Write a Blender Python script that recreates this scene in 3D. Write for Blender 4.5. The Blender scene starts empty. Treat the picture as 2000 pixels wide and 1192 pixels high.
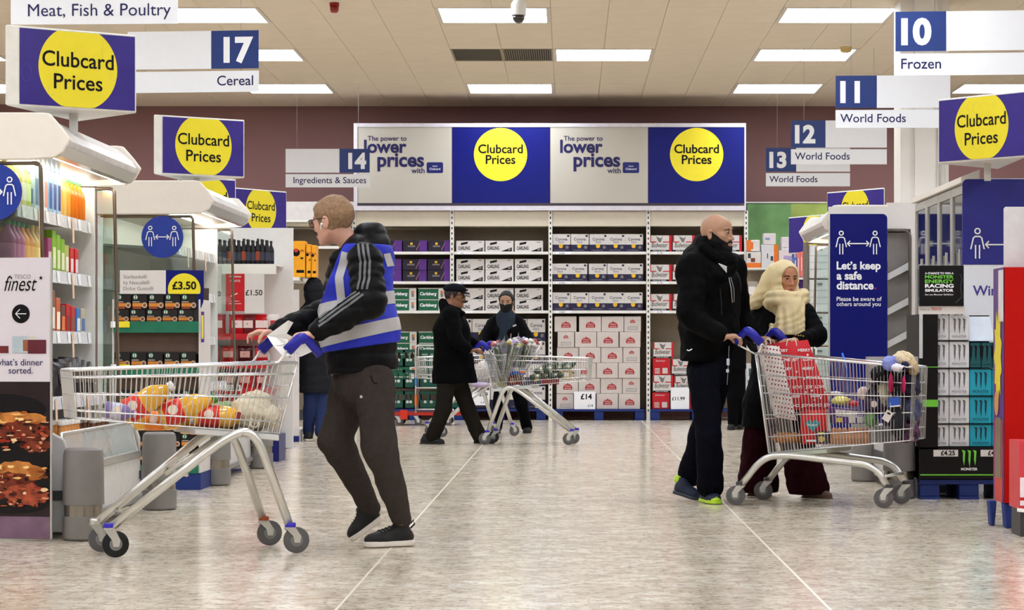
import bpy, bmesh, math, random
import numpy as np
from mathutils import Vector, Matrix
from mathutils.bvhtree import BVHTree
random.seed(7)
PI = math.pi
SC = bpy.context.scene
COL = SC.collection
# ------------------------------------------------------------------ camera, world, lamps, exposure
F = 4800.0            # focal length in pixels of the 2000 px wide frame
CX, CY = 1111.0, 680.0  # vanishing point of the shop's long axis; the camera stands 1 m above the floor
cam_d = bpy.data.cameras.new('camera'); cam = bpy.data.objects.new('camera', cam_d); COL.objects.link(cam)
cam.location = (0, 0, 1.0); cam.rotation_euler = (PI/2, 0, 0)
cam_d.sensor_width = 36.0; cam_d.lens = F/2000*36.0
cam_d.shift_x = (1000-CX)/2000; cam_d.shift_y = (CY-596)/2000
cam_d.clip_end = 200; cam_d.clip_start = .1
SC.camera = cam
SC.view_settings.view_transform = 'Standard'; SC.view_settings.look = 'None'
SC.view_settings.gamma = 1.0; SC.view_settings.use_curve_mapping = False
SC.view_settings.exposure = 0.7
LAMP = 9.0            # brightness of the ceiling diffusers
w = bpy.data.worlds.new('world'); SC.world = w; w.use_nodes = True
w.node_tree.nodes['Background'].inputs[0].default_value = (.96, .99, 1, 1)
w.node_tree.nodes['Background'].inputs[1].default_value = .25
SC.cycles.max_bounces = 6; SC.cycles.diffuse_bounces = 3; SC.cycles.glossy_bounces = 3
SC.cycles.transmission_bounces = 6; SC.cycles.transparent_max_bounces = 12
SC.cycles.sample_clamp_indirect = 6.0; SC.cycles.caustics_reflective = False; SC.cycles.caustics_refractive = False

def X(u, Y): return (u-CX)*Y/F
def Z(v, Y): return 1+(CY-v)*Y/F
def P(u, v, Y): return Vector((X(u, Y), Y, Z(v, Y)))
def V(*a): return Vector(a)

# ------------------------------------------------------------------ materials
MATS = {}
def srgb(c):
    return tuple(((x/255)/12.92 if x/255 <= .04045 else ((x/255+.055)/1.055)**2.4) for x in c)
def mat(name, c=(200, 200, 200), rough=.5, metal=0.0, var=.06, scale=14.0, bump=0.0, bscale=60.0, emit=0.0,
        spec=.3, alpha=None, coat=0.0, trans=0.0, stretch=(1, 1, 1)):
    if name in MATS: return MATS[name]
    m = bpy.data.materials.new(name); m.use_nodes = True
    nt = m.node_tree; b = nt.nodes['Principled BSDF']
    col = srgb(c)
    tc = nt.nodes.new('ShaderNodeTexCoord'); mp = nt.nodes.new('ShaderNodeMapping')
    mp.inputs['Scale'].default_value = stretch
    nt.links.new(tc.outputs['Object'], mp.inputs['Vector'])
    n = nt.nodes.new('ShaderNodeTexNoise'); n.inputs['Scale'].default_value = scale; n.inputs['Detail'].default_value = 3
    nt.links.new(mp.outputs[0], n.inputs['Vector'])
    r = nt.nodes.new('ShaderNodeValToRGB')
    r.color_ramp.elements[0].position = .3; r.color_ramp.elements[1].position = .7
    r.color_ramp.elements[0].color = tuple(max(0, x*(1-var)) for x in col)+(1,)
    r.color_ramp.elements[1].color = tuple(min(1, x*(1+var)) for x in col)+(1,)
    nt.links.new(n.outputs['Fac'], r.inputs['Fac']); nt.links.new(r.outputs[0], b.inputs['Base Color'])
    b.inputs['Roughness'].default_value = rough; b.inputs['Metallic'].default_value = metal
    b.inputs['Specular IOR Level'].default_value = spec
    b.inputs['Coat Weight'].default_value = coat
    b.inputs['Transmission Weight'].default_value = trans
    if alpha is not None: b.inputs['Alpha'].default_value = alpha
    if emit:
        b.inputs['Emission Color'].default_value = col+(1,); b.inputs['Emission Strength'].default_value = emit
    if bump:
        n2 = nt.nodes.new('ShaderNodeTexNoise'); n2.inputs['Scale'].default_value = bscale; n2.inputs['Detail'].default_value = 4
        nt.links.new(mp.outputs[0], n2.inputs['Vector'])
        bp = nt.nodes.new('ShaderNodeBump'); bp.inputs['Strength'].default_value = bump; bp.inputs['Distance'].default_value = .02
        nt.links.new(n2.outputs['Fac'], bp.inputs['Height']); nt.links.new(bp.outputs[0], b.inputs['Normal'])
    MATS[name] = m
    return m
def glassmat(name, tint=(225, 238, 232), alpha=.16, rough=.04):
    if name in MATS: return MATS[name]
    m = bpy.data.materials.new(name); m.use_nodes = True; nt = m.node_tree
    nt.nodes.clear()
    out = nt.nodes.new('ShaderNodeOutputMaterial'); mix = nt.nodes.new('ShaderNodeMixShader')
    tr = nt.nodes.new('ShaderNodeBsdfTransparent'); gl = nt.nodes.new('ShaderNodeBsdfGlossy')
    fr = nt.nodes.new('ShaderNodeFresnel'); fr.inputs[0].default_value = 1.45
    ad = nt.nodes.new('ShaderNodeMath'); ad.operation = 'ADD'; ad.inputs[1].default_value = alpha; ad.use_clamp = True
    tr.inputs[0].default_value = srgb(tint)+(1,); gl.inputs['Roughness'].default_value = rough
    nt.links.new(fr.outputs[0], ad.inputs[0]); nt.links.new(ad.outputs[0], mix.inputs[0])
    nt.links.new(tr.outputs[0], mix.inputs[1]); nt.links.new(gl.outputs[0], mix.inputs[2]); nt.links.new(mix.outputs[0], out.inputs[0])
    MATS[name] = m; return m

# ------------------------------------------------------------------ mesh builder
class MB:
    def __init__(s): s.v = []; s.f = []; s.m = []; s.mats = []
    def mi(s, m):
        if m not in s.mats: s.mats.append(m)
        return s.mats.index(m)
    def add(s, vs, fs, m):
        o = len(s.v); k = s.mi(m)
        s.v += [tuple(x) for x in vs]
        for f in fs: s.f.append(tuple(i+o for i in f)); s.m.append(k)
        return s
    def box(s, x0, x1, y0, y1, z0, z1, m):
        vs = [(x0, y0, z0), (x1, y0, z0), (x1, y1, z0), (x0, y1, z0), (x0, y0, z1), (x1, y0, z1), (x1, y1, z1), (x0, y1, z1)]
        return s.add(vs, [(3, 2, 1, 0), (4, 5, 6, 7), (0, 1, 5, 4), (1, 2, 6, 5), (2, 3, 7, 6), (3, 0, 4, 7)], m)
    def prism(s, pts, d, m):
        """closed outline pts (3-D, planar) pushed along vector d"""
        n = len(pts); pts = [Vector(p) for p in pts]; d = Vector(d)
        nrm = Vector((0, 0, 0))
        for i in range(n): nrm += pts[i].cross(pts[(i+1) % n])
        if nrm.dot(d) > 0: pts = pts[::-1]
        vs = pts+[p+d for p in pts]
        fs = [tuple(range(n)), tuple(range(2*n-1, n-1, -1))]+[(i, i+n, (i+1) % n+n, (i+1) % n) for i in range(n)]
        return s.add(vs, fs, m)
    def tube(s, pts, r, m, seg=8, closed=False, caps=True):
        pts = [Vector(p) for p in pts]; n = len(pts); rs = r if isinstance(r, (list, tuple)) else [r]*n
        vs = []; fs = []; ref = None
        for i, p in enumerate(pts):
            if closed: t = (pts[(i+1) % n]-pts[i-1])
            else: t = pts[min(i+1, n-1)]-pts[max(i-1, 0)]
            t.normalize()
            if ref is None:
                ref = Vector((0, 0, 1)) if abs(t.z) < .9 else Vector((1, 0, 0))
            a = (ref-t*ref.dot(t)).normalized(); b = t.cross(a); ref = a
            for k in range(seg):
                an = 2*PI*k/seg; vs.append(p+(a*math.cos(an)+b*math.sin(an))*rs[i])
        for i in range(n if closed else n-1):
            j = (i+1) % n
            for k in range(seg): fs.append((i*seg+k, i*seg+(k+1) % seg, j*seg+(k+1) % seg, j*seg+k))
        if caps and not closed:
            fs.append(tuple(range(seg-1, -1, -1))); fs.append(tuple(range((n-1)*seg, n*seg)))
        return s.add(vs, fs, m)
    def lathe(s, c, prof, m, seg=16, axis=(0, 0, 1)):
        """prof: list of (radius, height along axis)"""
        ax = Vector(axis).normalized(); ref = Vector((1, 0, 0)) if abs(ax.x) < .9 else Vector((0, 1, 0))
        a = (ref-ax*ref.dot(ax)).normalized(); b = ax.cross(a); c = Vector(c); vs = []; fs = []
        for r, h in prof:
            for k in range(seg):
                an = 2*PI*k/seg; vs.append(c+ax*h+(a*math.cos(an)+b*math.sin(an))*max(r, 1e-4))
        n = len(prof)
        for i in range(n-1):
            for k in range(seg): fs.append((i*seg+k, i*seg+(k+1) % seg, (i+1)*seg+(k+1) % seg, (i+1)*seg+k))
        fs.append(tuple(range(seg-1, -1, -1))); fs.append(tuple(range((n-1)*seg, n*seg)))
        return s.add(vs, fs, m)
    def poly(s, o, r, u, pts, m, off=0.0):
        """flat polygon: pts in (r,u) coordinates from origin o; normal r x u ... pushed 'off' towards the viewer"""
        o, r, u = Vector(o), Vector(r), Vector(u); nn = r.cross(u).normalized()
        return s.add([o+r*a+u*b+nn*off for a, b in pts], [tuple(range(len(pts)))], m)
    def disc(s, o, r, u, cx, cy, R, m, off=.001, seg=40, clip=None):
        pts = []
        for k in range(seg):
            a = 2*PI*k/seg; x = cx+R*math.cos(a); y = cy+R*math.sin(a)
            if clip: x = min(max(x, clip[0]), clip[1]); y = min(max(y, clip[2]), clip[3])
            pts.append((x, y))
        return s.poly(o, r, u, pts, m, off)
    def text(s, txt, o, r, u, x, y, m, h=None, w=None, bold=.0, align='L', off=.0015, shear=0.0):
        """h = height of a capital; w = fit to this width; (x,y) = baseline start/centre/end"""
        vs, fs, bb = text_geo(txt, bold, shear)
        sc = (h/.7) if h else w/(bb[1]-bb[0])
        sx = sc if not (h and w) else w/(bb[1]-bb[0])
        ww = (bb[1]-bb[0])*sx
        x0 = x-(0 if align == 'L' else ww/2 if align == 'C' else ww)
        o, r, u = Vector(o), Vector(r), Vector(u); nn = r.cross(u).normalized()
        return s.add([o+r*(x0+(a-bb[0])*sx)+u*(y+b*sc)+nn*off for a, b in vs], fs, m)

TXT = {}
def text_geo(t, bold=0.0, shear=0.0):
    k = (t, bold, shear)
    if k in TXT: return TXT[k]
    cu = bpy.data.curves.new('t', 'FONT'); cu.body = t; cu.size = 1.0; cu.offset = bold; cu.resolution_u = 4; cu.shear = shear
    cu.fill_mode = 'FRONT'
    ob = bpy.data.objects.new('t', cu)
    me = bpy.data.meshes.new_from_object(ob)
    vs = [(v.co.x, v.co.y) for v in me.vertices]; fs = [tuple(p.vertices) for p in me.polygons]
    fs2 = []
    for f in fs:
        a = sum(vs[f[i]][0]*vs[f[(i+1) % len(f)]][1]-vs[f[(i+1) % len(f)]][0]*vs[f[i]][1] for i in range(len(f)))
        fs2.append(f if a > 0 else f[::-1])
    bpy.data.objects.remove(ob); bpy.data.curves.remove(cu); bpy.data.meshes.remove(me)
    xs = [p[0] for p in vs] or [0, 1]
    TXT[k] = (vs, fs2, (min(xs), max(xs)))
    return TXT[k]

ORG = {}
def link(name, me, parent=None, world_origin=None):
    o = bpy.data.objects.new(name, me); COL.objects.link(o)
    if parent is not None: o.parent = parent; ORG[o.name] = ORG[parent.name]
    else: ORG[o.name] = Vector((0, 0, 0))
    return o
def build(mb, name, parent=None, smooth=False, bevel=0.0, kind=None, bseg=1, autos=None):
    me = bpy.data.meshes.new(name)
    org = ORG[parent.name] if parent is not None else Vector((0, 0, 0))
    vs = [(a-org.x, b-org.y, c-org.z) for a, b, c in mb.v]
    me.from_pydata(vs, [], mb.f)
    for m in mb.mats: me.materials.append(m)
    me.polygons.foreach_set('material_index', mb.m)
    if smooth: me.polygons.foreach_set('use_smooth', [True]*len(me.polygons))
    me.update()
    if autos is not None:
        bm = bmesh.new(); bm.from_mesh(me)
        for e in bm.edges:
            if len(e.link_faces) == 2 and e.calc_face_angle(0) > autos: e.smooth = False
        bm.to_mesh(me); bm.free()
    o = link(name, me, parent)
    if bevel:
        b = o.modifiers.new('bevel', 'BEVEL'); b.width = bevel; b.segments = bseg; b.limit_method = 'ANGLE'; b.angle_limit = .6
    if kind: o['kind'] = kind
    return o
def thing(name, label, cat, loc=(0, 0, 0), group=None):
    o = bpy.data.objects.new(name, None); COL.objects.link(o); o.location = loc; o.empty_display_size = .1
    o['label'] = label; o['category'] = cat
    if group: o['group'] = group
    ORG[o.name] = Vector(loc)
    return o
def struct(mb, name, **k):
    o = build(mb, name, **k); o['kind'] = 'structure'; return o
KIDS = {}
def copy_tree(o, loc=None, rz=None, scale=None, label=None, group=None, parent=None):
    c = o.copy(); COL.objects.link(c)
    if parent is not None: c.parent = parent
    if loc is not None: c.location = loc
    if rz is not None: c.rotation_euler = (0, 0, rz)
    if scale is not None: c.scale = scale
    if label: c['label'] = label
    if group: c['group'] = group
    for ch in list(o.children): copy_tree(ch, parent=c)
    return c
ORD = ['first', 'second', 'third', 'fourth', 'fifth', 'sixth', 'seventh', 'eighth', 'ninth', 'tenth', 'eleventh', 'twelfth', 'thirteenth', 'fourteenth', 'fifteenth', 'sixteenth', 'seventeenth', 'eighteenth']
def bez(p0, p1, p2, n=6):
    p0, p1, p2 = Vector(p0), Vector(p1), Vector(p2)
    return [p0*(1-t)**2+p1*2*t*(1-t)+p2*t*t for t in [i/n for i in range(n+1)]]
def path(pts, rad, n=5):
    """polyline with rounded corners"""
    pts = [Vector(p) for p in pts]; out = [pts[0]]
    for i in range(1, len(pts)-1):
        a = pts[i]+(pts[i-1]-pts[i]).normalized()*min(rad, (pts[i-1]-pts[i]).length*.49)
        b = pts[i]+(pts[i+1]-pts[i]).normalized()*min(rad, (pts[i+1]-pts[i]).length*.49)
        out += bez(a, pts[i], b, n)
    return out+[pts[-1]]

# shared materials
white = mat('white_enamel', (226, 222, 214), .35, var=.02)
white_plastic = mat('white_plastic', (232, 230, 226), .4, var=.02)
cream = mat('cream_enamel', (214, 204, 184), .45, var=.02)
chrome = mat('chrome', (225, 225, 222), .22, 1.0, var=.03)
steel = mat('zinc_steel', (205, 205, 200), .32, .85, var=.05)
greyp = mat('grey_plastic', (128, 126, 124), .5, var=.04)
darkgrey = mat('dark_grey_plastic', (60, 60, 62), .5, var=.05)
blackp = mat('black_plastic', (18, 18, 19), .45, var=.1)
rubber = mat('grey_rubber', (88, 86, 86), .6, var=.08)
navy = mat('navy_print', (18, 24, 94), .35, var=.03)
navy_ink = mat('navy_ink', (30, 26, 78), .5, var=.02)
blue_board = mat('blue_board', (30, 52, 112), .4, var=.02)
royal = mat('royal_blue_print', (9, 17, 100), .35, var=.03, spec=.2)
violet_print = mat('violet_blue_print', (56, 44, 124), .22, var=.08, scale=6)
yellow = mat('yellow_print', (226, 208, 42), .35, var=.02)
ink = mat('black_ink', (12, 9, 14), .5, var=.02, spec=.15)
white_print = mat('white_print', (238, 238, 240), .4, var=.01)
sign_white = mat('sign_white', (228, 228, 230), .4, var=.01)
red_print = mat('red_print', (196, 22, 26), .35, var=.03)
# ------------------------------------------------------------------ the setting
def floor_mat():
    m = bpy.data.materials.new('terrazzo'); m.use_nodes = True; nt = m.node_tree; b = nt.nodes['Principled BSDF']; L = nt.links.new
    tc = nt.nodes.new('ShaderNodeTexCoord')
    base = nt.nodes.new('ShaderNodeTexNoise'); base.inputs['Scale'].default_value = 1.3; base.inputs['Detail'].default_value = 2
    L(tc.outputs['Object'], base.inputs['Vector'])
    r0 = nt.nodes.new('ShaderNodeValToRGB')
    r0.color_ramp.elements[0].color = srgb((226, 212, 190))+(1,); r0.color_ramp.elements[1].color = srgb((238, 226, 206))+(1,)
    r0.color_ramp.elements[0].position = .35; r0.color_ramp.elements[1].position = .65
    L(base.outputs['Fac'], r0.inputs['Fac']); cur = r0.outputs[0]
    for sc, thr, col, amt in ((4, .5, (200, 184, 162), .5), (10, .55, (178, 156, 134), .5), (20, .6, (144, 122, 104), .5), (34, .63, (110, 96, 88), .55), (26, .6, (240, 232, 216), .5), (55, .66, (88, 76, 70), .6)):
        n = nt.nodes.new('ShaderNodeTexNoise'); n.inputs['Scale'].default_value = sc; n.inputs['Detail'].default_value = 2
        mp = nt.nodes.new('ShaderNodeMapping'); mp.inputs['Location'].default_value = (sc, thr*9, 0)
        L(tc.outputs['Object'], mp.inputs['Vector']); L(mp.outputs[0], n.inputs['Vector'])
        r = nt.nodes.new('ShaderNodeValToRGB'); r.color_ramp.elements[0].position = thr-.05; r.color_ramp.elements[1].position = thr+.04
        r.color_ramp.elements[0].color = (0, 0, 0, 1); r.color_ramp.elements[1].color = (amt, amt, amt, 1)
        mx = nt.nodes.new('ShaderNodeMixRGB'); L(n.outputs['Fac'], r.inputs['Fac']); L(r.outputs[0], mx.inputs[0]); L(cur, mx.inputs[1])
        mx.inputs[2].default_value = srgb(col)+(1,); cur = mx.outputs[0]
    L(cur, b.inputs['Base Color'])
    n = nt.nodes.new('ShaderNodeTexNoise'); n.inputs['Scale'].default_value = 3; L(tc.outputs['Object'], n.inputs['Vector'])
    mr = nt.nodes.new('ShaderNodeMapRange'); mr.inputs[3].default_value = .1; mr.inputs[4].default_value = .22
    L(n.outputs['Fac'], mr.inputs[0]); L(mr.outputs[0], b.inputs['Roughness'])
    b.inputs['Specular IOR Level'].default_value = .5
    return m
terrazzo = floor_mat()
joint = mat('pale_joint', (214, 204, 184), .35)
fl = MB()
xs = [-13, -.89, 1.0, 11]
for a, b_ in zip(xs[:-1], xs[1:]): fl.box(a+.006, b_-.006, -8, 36, -.06, 0, terrazzo)
fl.box(-13, 11, -8, 36, -.12, -.06, terrazzo)
floor = struct(fl, 'floor')
for x in xs[1:-1]:
    j = MB(); j.box(x-.0075, x+.0075, -8, 36, -.05, -.0005, joint); build(j, 'joint_strip', floor)

WY = 35.6; CZ = 4.5
tile_m = mat('ceiling_tile', (225, 212, 192), .9, var=.03, scale=3, bump=.1, bscale=120)
grid_m = mat('ceiling_void', (150, 138, 118), .9)
mauve = mat('mauve_paint', (142, 104, 101), .75, var=.05, scale=.5)
wall_white = mat('wall_white', (224, 214, 198), .7, var=.03, scale=.6)
c = MB(); c.box(-13, 11, -8, 36, CZ+.03, CZ+.1, tile_m); ceiling = struct(c, 'ceiling')
wb = MB(); wb.box(-13, 11, WY, WY+.15, 0, CZ+.03, mauve); struct(wb, 'wall_back')
wl = MB(); wl.box(-13.15, -13, -8, 36, 0, CZ+.03, wall_white); struct(wl, 'wall_left')
wr = MB(); wr.box(11, 11.15, -8, 36, 0, CZ+.03, wall_white); struct(wr, 'wall_right')
wf = MB(); wf.box(-13, 11, -8.15, -8, 0, CZ+.03, wall_white); struct(wf, 'wall_front')

# fixtures: x cells of the 0.6 m grid (line at x=-0.19), y rows 3.6 m apart
GX = -.19
diffuser_m = bpy.data.materials.new('lamp_diffuser'); diffuser_m.use_nodes = True
_b = diffuser_m.node_tree.nodes['Principled BSDF']; _b.inputs['Base Color'].default_value = (.9, .9, .88, 1)
_b.inputs['Emission Color'].default_value = (.93, 1.005, 1.12, 1); _b.inputs['Emission Strength'].default_value = LAMP
rows = {32.55: [-7.99, -4.39, -1.39, 2.21, 5.21], 28.75: [-7.99, -4.39, -.19, 2.21, 5.81], 25.25: [-7.99, -4.39, -1.39, 2.21, 5.81]}
y = 21.65
while y > -7:
    rows[y] = [-9.19, -5.59, -1.99, 1.61, 5.21]; y -= 3.6
taken = set()
fx = None; k = 0
SIGHT = {(25.25, -4.39): 'ceiling light panel in the near row above the number seventeen board',
         (25.25, -1.39): 'ceiling light panel behind the hanging dome camera',
         (25.25, 2.21): 'ceiling light panel in the near row beside the number ten board',
         (28.75, -4.39): 'ceiling light panel in the middle row half behind the number seventeen board',
         (28.75, -.19): 'ceiling light panel directly beside the dark ceiling vent',
         (28.75, 2.21): 'ceiling light panel in the middle row beside the small detector',
         (32.55, -4.39): 'ceiling light panel in the far row nearest the mauve wall, beside the cereal board',
         (32.55, -1.39): 'ceiling light panel in the far row below the dark ceiling vent',
         (32.55, 2.21): 'ceiling light panel in the far row above the number twelve board',
         (32.55, 5.21): 'ceiling light panel in the far row above the right hand disc sign'}
frame_m = mat('lamp_frame', (212, 204, 190), .5)
for y in sorted(rows, reverse=True):
    for x in rows[y]:
        lab = SIGHT.get((y, x))
        if fx is None:
            fx = thing('ceiling_light', lab or 'ceiling light panel in the far row, first from the left', 'ceiling light', (x, y, CZ), 'ceiling light panels'); r_ = fx
            a = MB()
            for q in ((0, 1.2, 0, .045), (0, 1.2, 1.155, 1.2), (0, .045, .045, 1.155), (1.155, 1.2, .045, 1.155), (.045, 1.155, .59, .61)):
                a.box(x+q[0], x+q[1], y+q[2], y+q[3], CZ-.005, CZ+.03, frame_m)
            build(a, 'frame', r_)
            for dy in (.045, .61):
                a = MB(); a.box(x+.046, x+1.154, y+dy+.002, y+dy+.543, CZ+.004, CZ+.02, diffuser_m); build(a, 'diffuser', r_)
        else:
            r_ = copy_tree(fx, (x, y, CZ), label=lab or f'ceiling light panel, {ORD[int(abs(y-32.55)/3.55)]} row forward from the mauve wall, {ORD[rows[y].index(x)]} from the left', group='ceiling light panels')
        if y > 25:
            for i in (0, 1): taken.add((round((x-GX)/.6)+i, y))
# ceiling tiles, one by one in the part of the ceiling the photograph shows
def yb(y0): return y0
ysp = [24.05, 25.25, 26.45, 27.6, 28.75, 29.95, 31.25, 32.55, 33.75, 34.7, 35.58]
vent_cells = {(-2, 28.75), (-1, 28.75)}
tproto = {}
cnt = 0
for yi in range(len(ysp)-1):
    y0, y1 = ysp[yi], ysp[yi+1]
    for k in range(-13, 11):
        x0 = GX+k*.6
        if (k, y0) in taken or (k, y0) in vent_cells: continue
        if abs(x0+.3) > .24*y1+.4 - 0 and x0 < 0 and x0 < -.2315*y1-.6: continue
        if x0 > .186*y1+.2: continue
        key = round(y1-y0, 3)
        if key not in tproto:
            a = MB(); a.box(.0015, .5985, .0008, y1-y0-.0008, 0, .03, tile_m); o = build(a, 'ceiling_tile', ceiling, bevel=.0025); tproto[key] = o
        else:
            o = tproto[key].copy(); COL.objects.link(o)
        o.location = (x0, y0, CZ+random.uniform(-.0005, .0012)); o.rotation_euler = (random.uniform(-.0004, .0004), random.uniform(-.002, .002), 0); cnt += 1
# vents
for i, (x0, lou, lab) in enumerate(((-1.39, False, 'plain dark ceiling vent panel beside the louvred one'), (-.79, True, 'dark louvred ceiling vent beside a light panel'))):
    t = thing('ceiling_vent', lab, 'vent', (x0, 28.75, CZ)); a = MB()
    dark = mat('vent_dark', (66, 60, 50), .7); edge = mat('vent_edge', (150, 140, 122), .6)
    a.box(x0+.01, x0+.59, 28.76, 29.94, CZ+.012, CZ+.03, dark); build(a, 'backing', t)
    a = MB(); x1 = x0+.6
    for q in ((x0, x0+.02, 28.75, 29.95), (x1-.02, x1, 28.75, 29.95), (x0+.02, x1-.02, 28.75, 28.77), (x0+.02, x1-.02, 29.93, 29.95)): a.box(*q, CZ-.002, CZ+.012, edge)
    build(a, 'frame', t)
    if lou:
        for j in range(21):
            a = MB(); xx = x0+.03+j*.0265; a.box(xx, xx+.006, 28.78, 29.92, CZ-.003, CZ+.011, edge); build(a, 'slat', t)
# ceiling devices
t = thing('alarm_bell', 'small red alarm beacon on the ceiling at the top edge', 'alarm', (X(653, 24.9), 24.9, CZ))
a = MB(); a.lathe((X(653, 24.9), 24.9, CZ-.105), [(.012, 0), (.035, .006), (.045, .03), (.046, .07)], mat('alarm_red', (150, 14, 18), .2, coat=.5)); build(a, 'lens', t, smooth=True)
a = MB(); a.lathe((X(653, 24.9), 24.9, CZ-.035), [(.05, 0), (.05, .035)], mat('alarm_red', (150, 14, 18))); build(a, 'base', t, smooth=True, autos=.6)
t = thing('dome_camera', 'white dome security camera with dark glass hanging from the ceiling', 'camera', (X(1013, 22), 22, CZ)); cx_, cy_ = X(1013, 22), 22
a = MB(); a.lathe((cx_, cy_, Z(30, 22)), [(.066, 0), (.068, .01), (.068, .1), (.05, .13), (.03, .15)], white_plastic); build(a, 'housing', t, smooth=True, autos=.6)
a = MB(); a.lathe((cx_, cy_, Z(46, 22)), [(.01, 0), (.035, .01), (.052, .035), (.056, .074)], mat('dark_dome', (28, 26, 30), .08, coat=1)); build(a, 'dome', t, smooth=True)
a = MB(); a.tube([(cx_, cy_, Z(30, 22)+.15), (cx_, cy_, CZ+.002)], .02, white_plastic); build(a, 'pole', t, smooth=True)
t = thing('smoke_detector', 'small yellowish detector box on the ceiling between two lights', 'detector', (X(1652, 28.6), 28.6, CZ))
a = MB(); a.lathe((X(1652, 28.6), 28.6, CZ-.06), [(.045, 0), (.066, .012), (.068, .045), (.075, .05), (.075, .06)], mat('aged_plastic', (214, 186, 120), .5)); build(a, 'housing', t, smooth=True, autos=.6)
# column
cm = mat('column_paint', (236, 230, 222), .6, var=.02, scale=1)
a = MB(); cx0, cx1 = X(1759, 24.6), X(1853, 24.6)
a.box(cx0, cx1, 24.6, 25.1, 0, CZ, cm); pil = struct(a, 'column')
a = MB(); a.box(X(1786, 24.6), X(1830, 24.6), 24.555, 24.6, 0, CZ, cm); build(a, 'pilaster', pil)
for u in (1832, 1840, 1846):
    a = MB(); a.tube([P(u, 640, 24.54), P(u, 120, 24.54)], .008, mat('conduit', (210, 206, 200), .4), 6); build(a, 'conduit', pil, smooth=True)
# ------------------------------------------------------------------ back shelving with its header and banner
YS = 34.0
backp = mat('shelf_back', (166, 150, 130), .6, var=.03)
slotm = mat('slot_dark', (34, 30, 30), .8)
def SX(u): return X(u, YS)
def SZ(v): return Z(v, YS)
bays = [('narrow cream shelving bay beyond the blue vested man', 555, 692), ('shelving bay stocked with purple and green cases', 692, 883),
        ('shelving bay of white cases behind the masked man', 883, 1075), ('shelving bay above the pallet of white cases', 1075, 1266), ('shelving bay behind the bald man', 1266, 1457)]
for bi, (lab, u0, u1) in enumerate(bays):
    x0, x1 = SX(u0), SX(u1); t = thing('shelving_bay', lab, 'shelving', (x0, YS, 0), 'shelving bays along the back wall')
    a = MB(); a.box(x0+.02, x1-.02, YS+.62, YS+.66, .12, SZ(413), backp); build(a, 'back_panel', t)
    a = MB(); a.box(x0+.028, x1-.005, YS-.02, YS+.02, SZ(442), SZ(413), cream)
    a.box(x0+.028, x1-.005, YS+.02, YS+.6, SZ(442), SZ(442)+.02, cream); build(a, 'header_panel', t)
    for s, uu in enumerate((u0, u1) if bi == 4 else (u0,)):
        a = MB(); xx = SX(uu); a.box(xx-.026, xx+.026, YS-.04, YS+.02, 0, SZ(412), white); a.box(xx-.02, xx+.02, YS+.02, YS+.64, 0, SZ(412), backp); up = build(a, 'upright', t)
        a = MB(); z = .12
        while z < SZ(416): a.box(xx-.008, xx+.008, YS-.0425, YS-.0395, z, z+.032, slotm); z += .072
        build(a, 'slot_row', up, kind='stuff')
    if bi == 0: a = MB(); a.box(x0+.02, x1-.02, YS+.05, YS+.62, 0, .13, darkgrey); build(a, 'plinth', t)
    for v in ((492, 550, 607) if bi else (481,)):
        a = MB(); a.box(x0+.03, x1-.03, YS-.03, YS+.6, SZ(v+2), SZ(v), white); a.box(x0+.03, x1-.03, YS-.045, YS-.03, SZ(v+5.5), SZ(v), white); sh = build(a, 'shelf', t, bevel=.003)
        a = MB()
        if bi: a.box(x0+.07, x0+.07+.22, YS-.048, YS-.045, SZ(v+5), SZ(v+.8), white_print); a.text({1: '£10', 2: '£12', 3: '£10.00', 4: '£11.99'}[bi], (x0+.12, YS-.048, SZ(v+4.3)), (1, 0, 0), (0, 0, 1), 0, 0, ink, h=.02, off=.001); build(a, 'price_ticket', sh)
# header banner, four posters
t = thing('promotional_banner', 'long header banner of alternating white and blue posters above the shelves', 'banner', (SX(692), YS-.06, SZ(410)))
fr = mat('banner_frame', (206, 200, 206), .45)
yb0 = YS-.1
a = MB(); a.box(SX(692), SX(1456), yb0, YS-.02, SZ(412), SZ(403), fr); a.box(SX(692), SX(1456), yb0, YS-.02, SZ(249.5), SZ(242), fr)
a.box(SX(692), SX(699), yb0, YS-.02, SZ(403), SZ(249.5), fr); a.box(SX(1453), SX(1456), yb0, YS-.02, SZ(403), SZ(249.5), fr); build(a, 'banner_frame', t, kind='stuff')
a = MB(); a.box(SX(700), SX(1446), yb0+.01, YS-.03, SZ(403), SZ(397.5), mat('banner_rail', (60, 50, 58), .5)); build(a, 'dark_rail', t)
poster_white = mat('poster_white', (180, 173, 160), .5, var=.02, scale=2)
R3, U3 = (1, 0, 0), (0, 0, 1)
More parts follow.
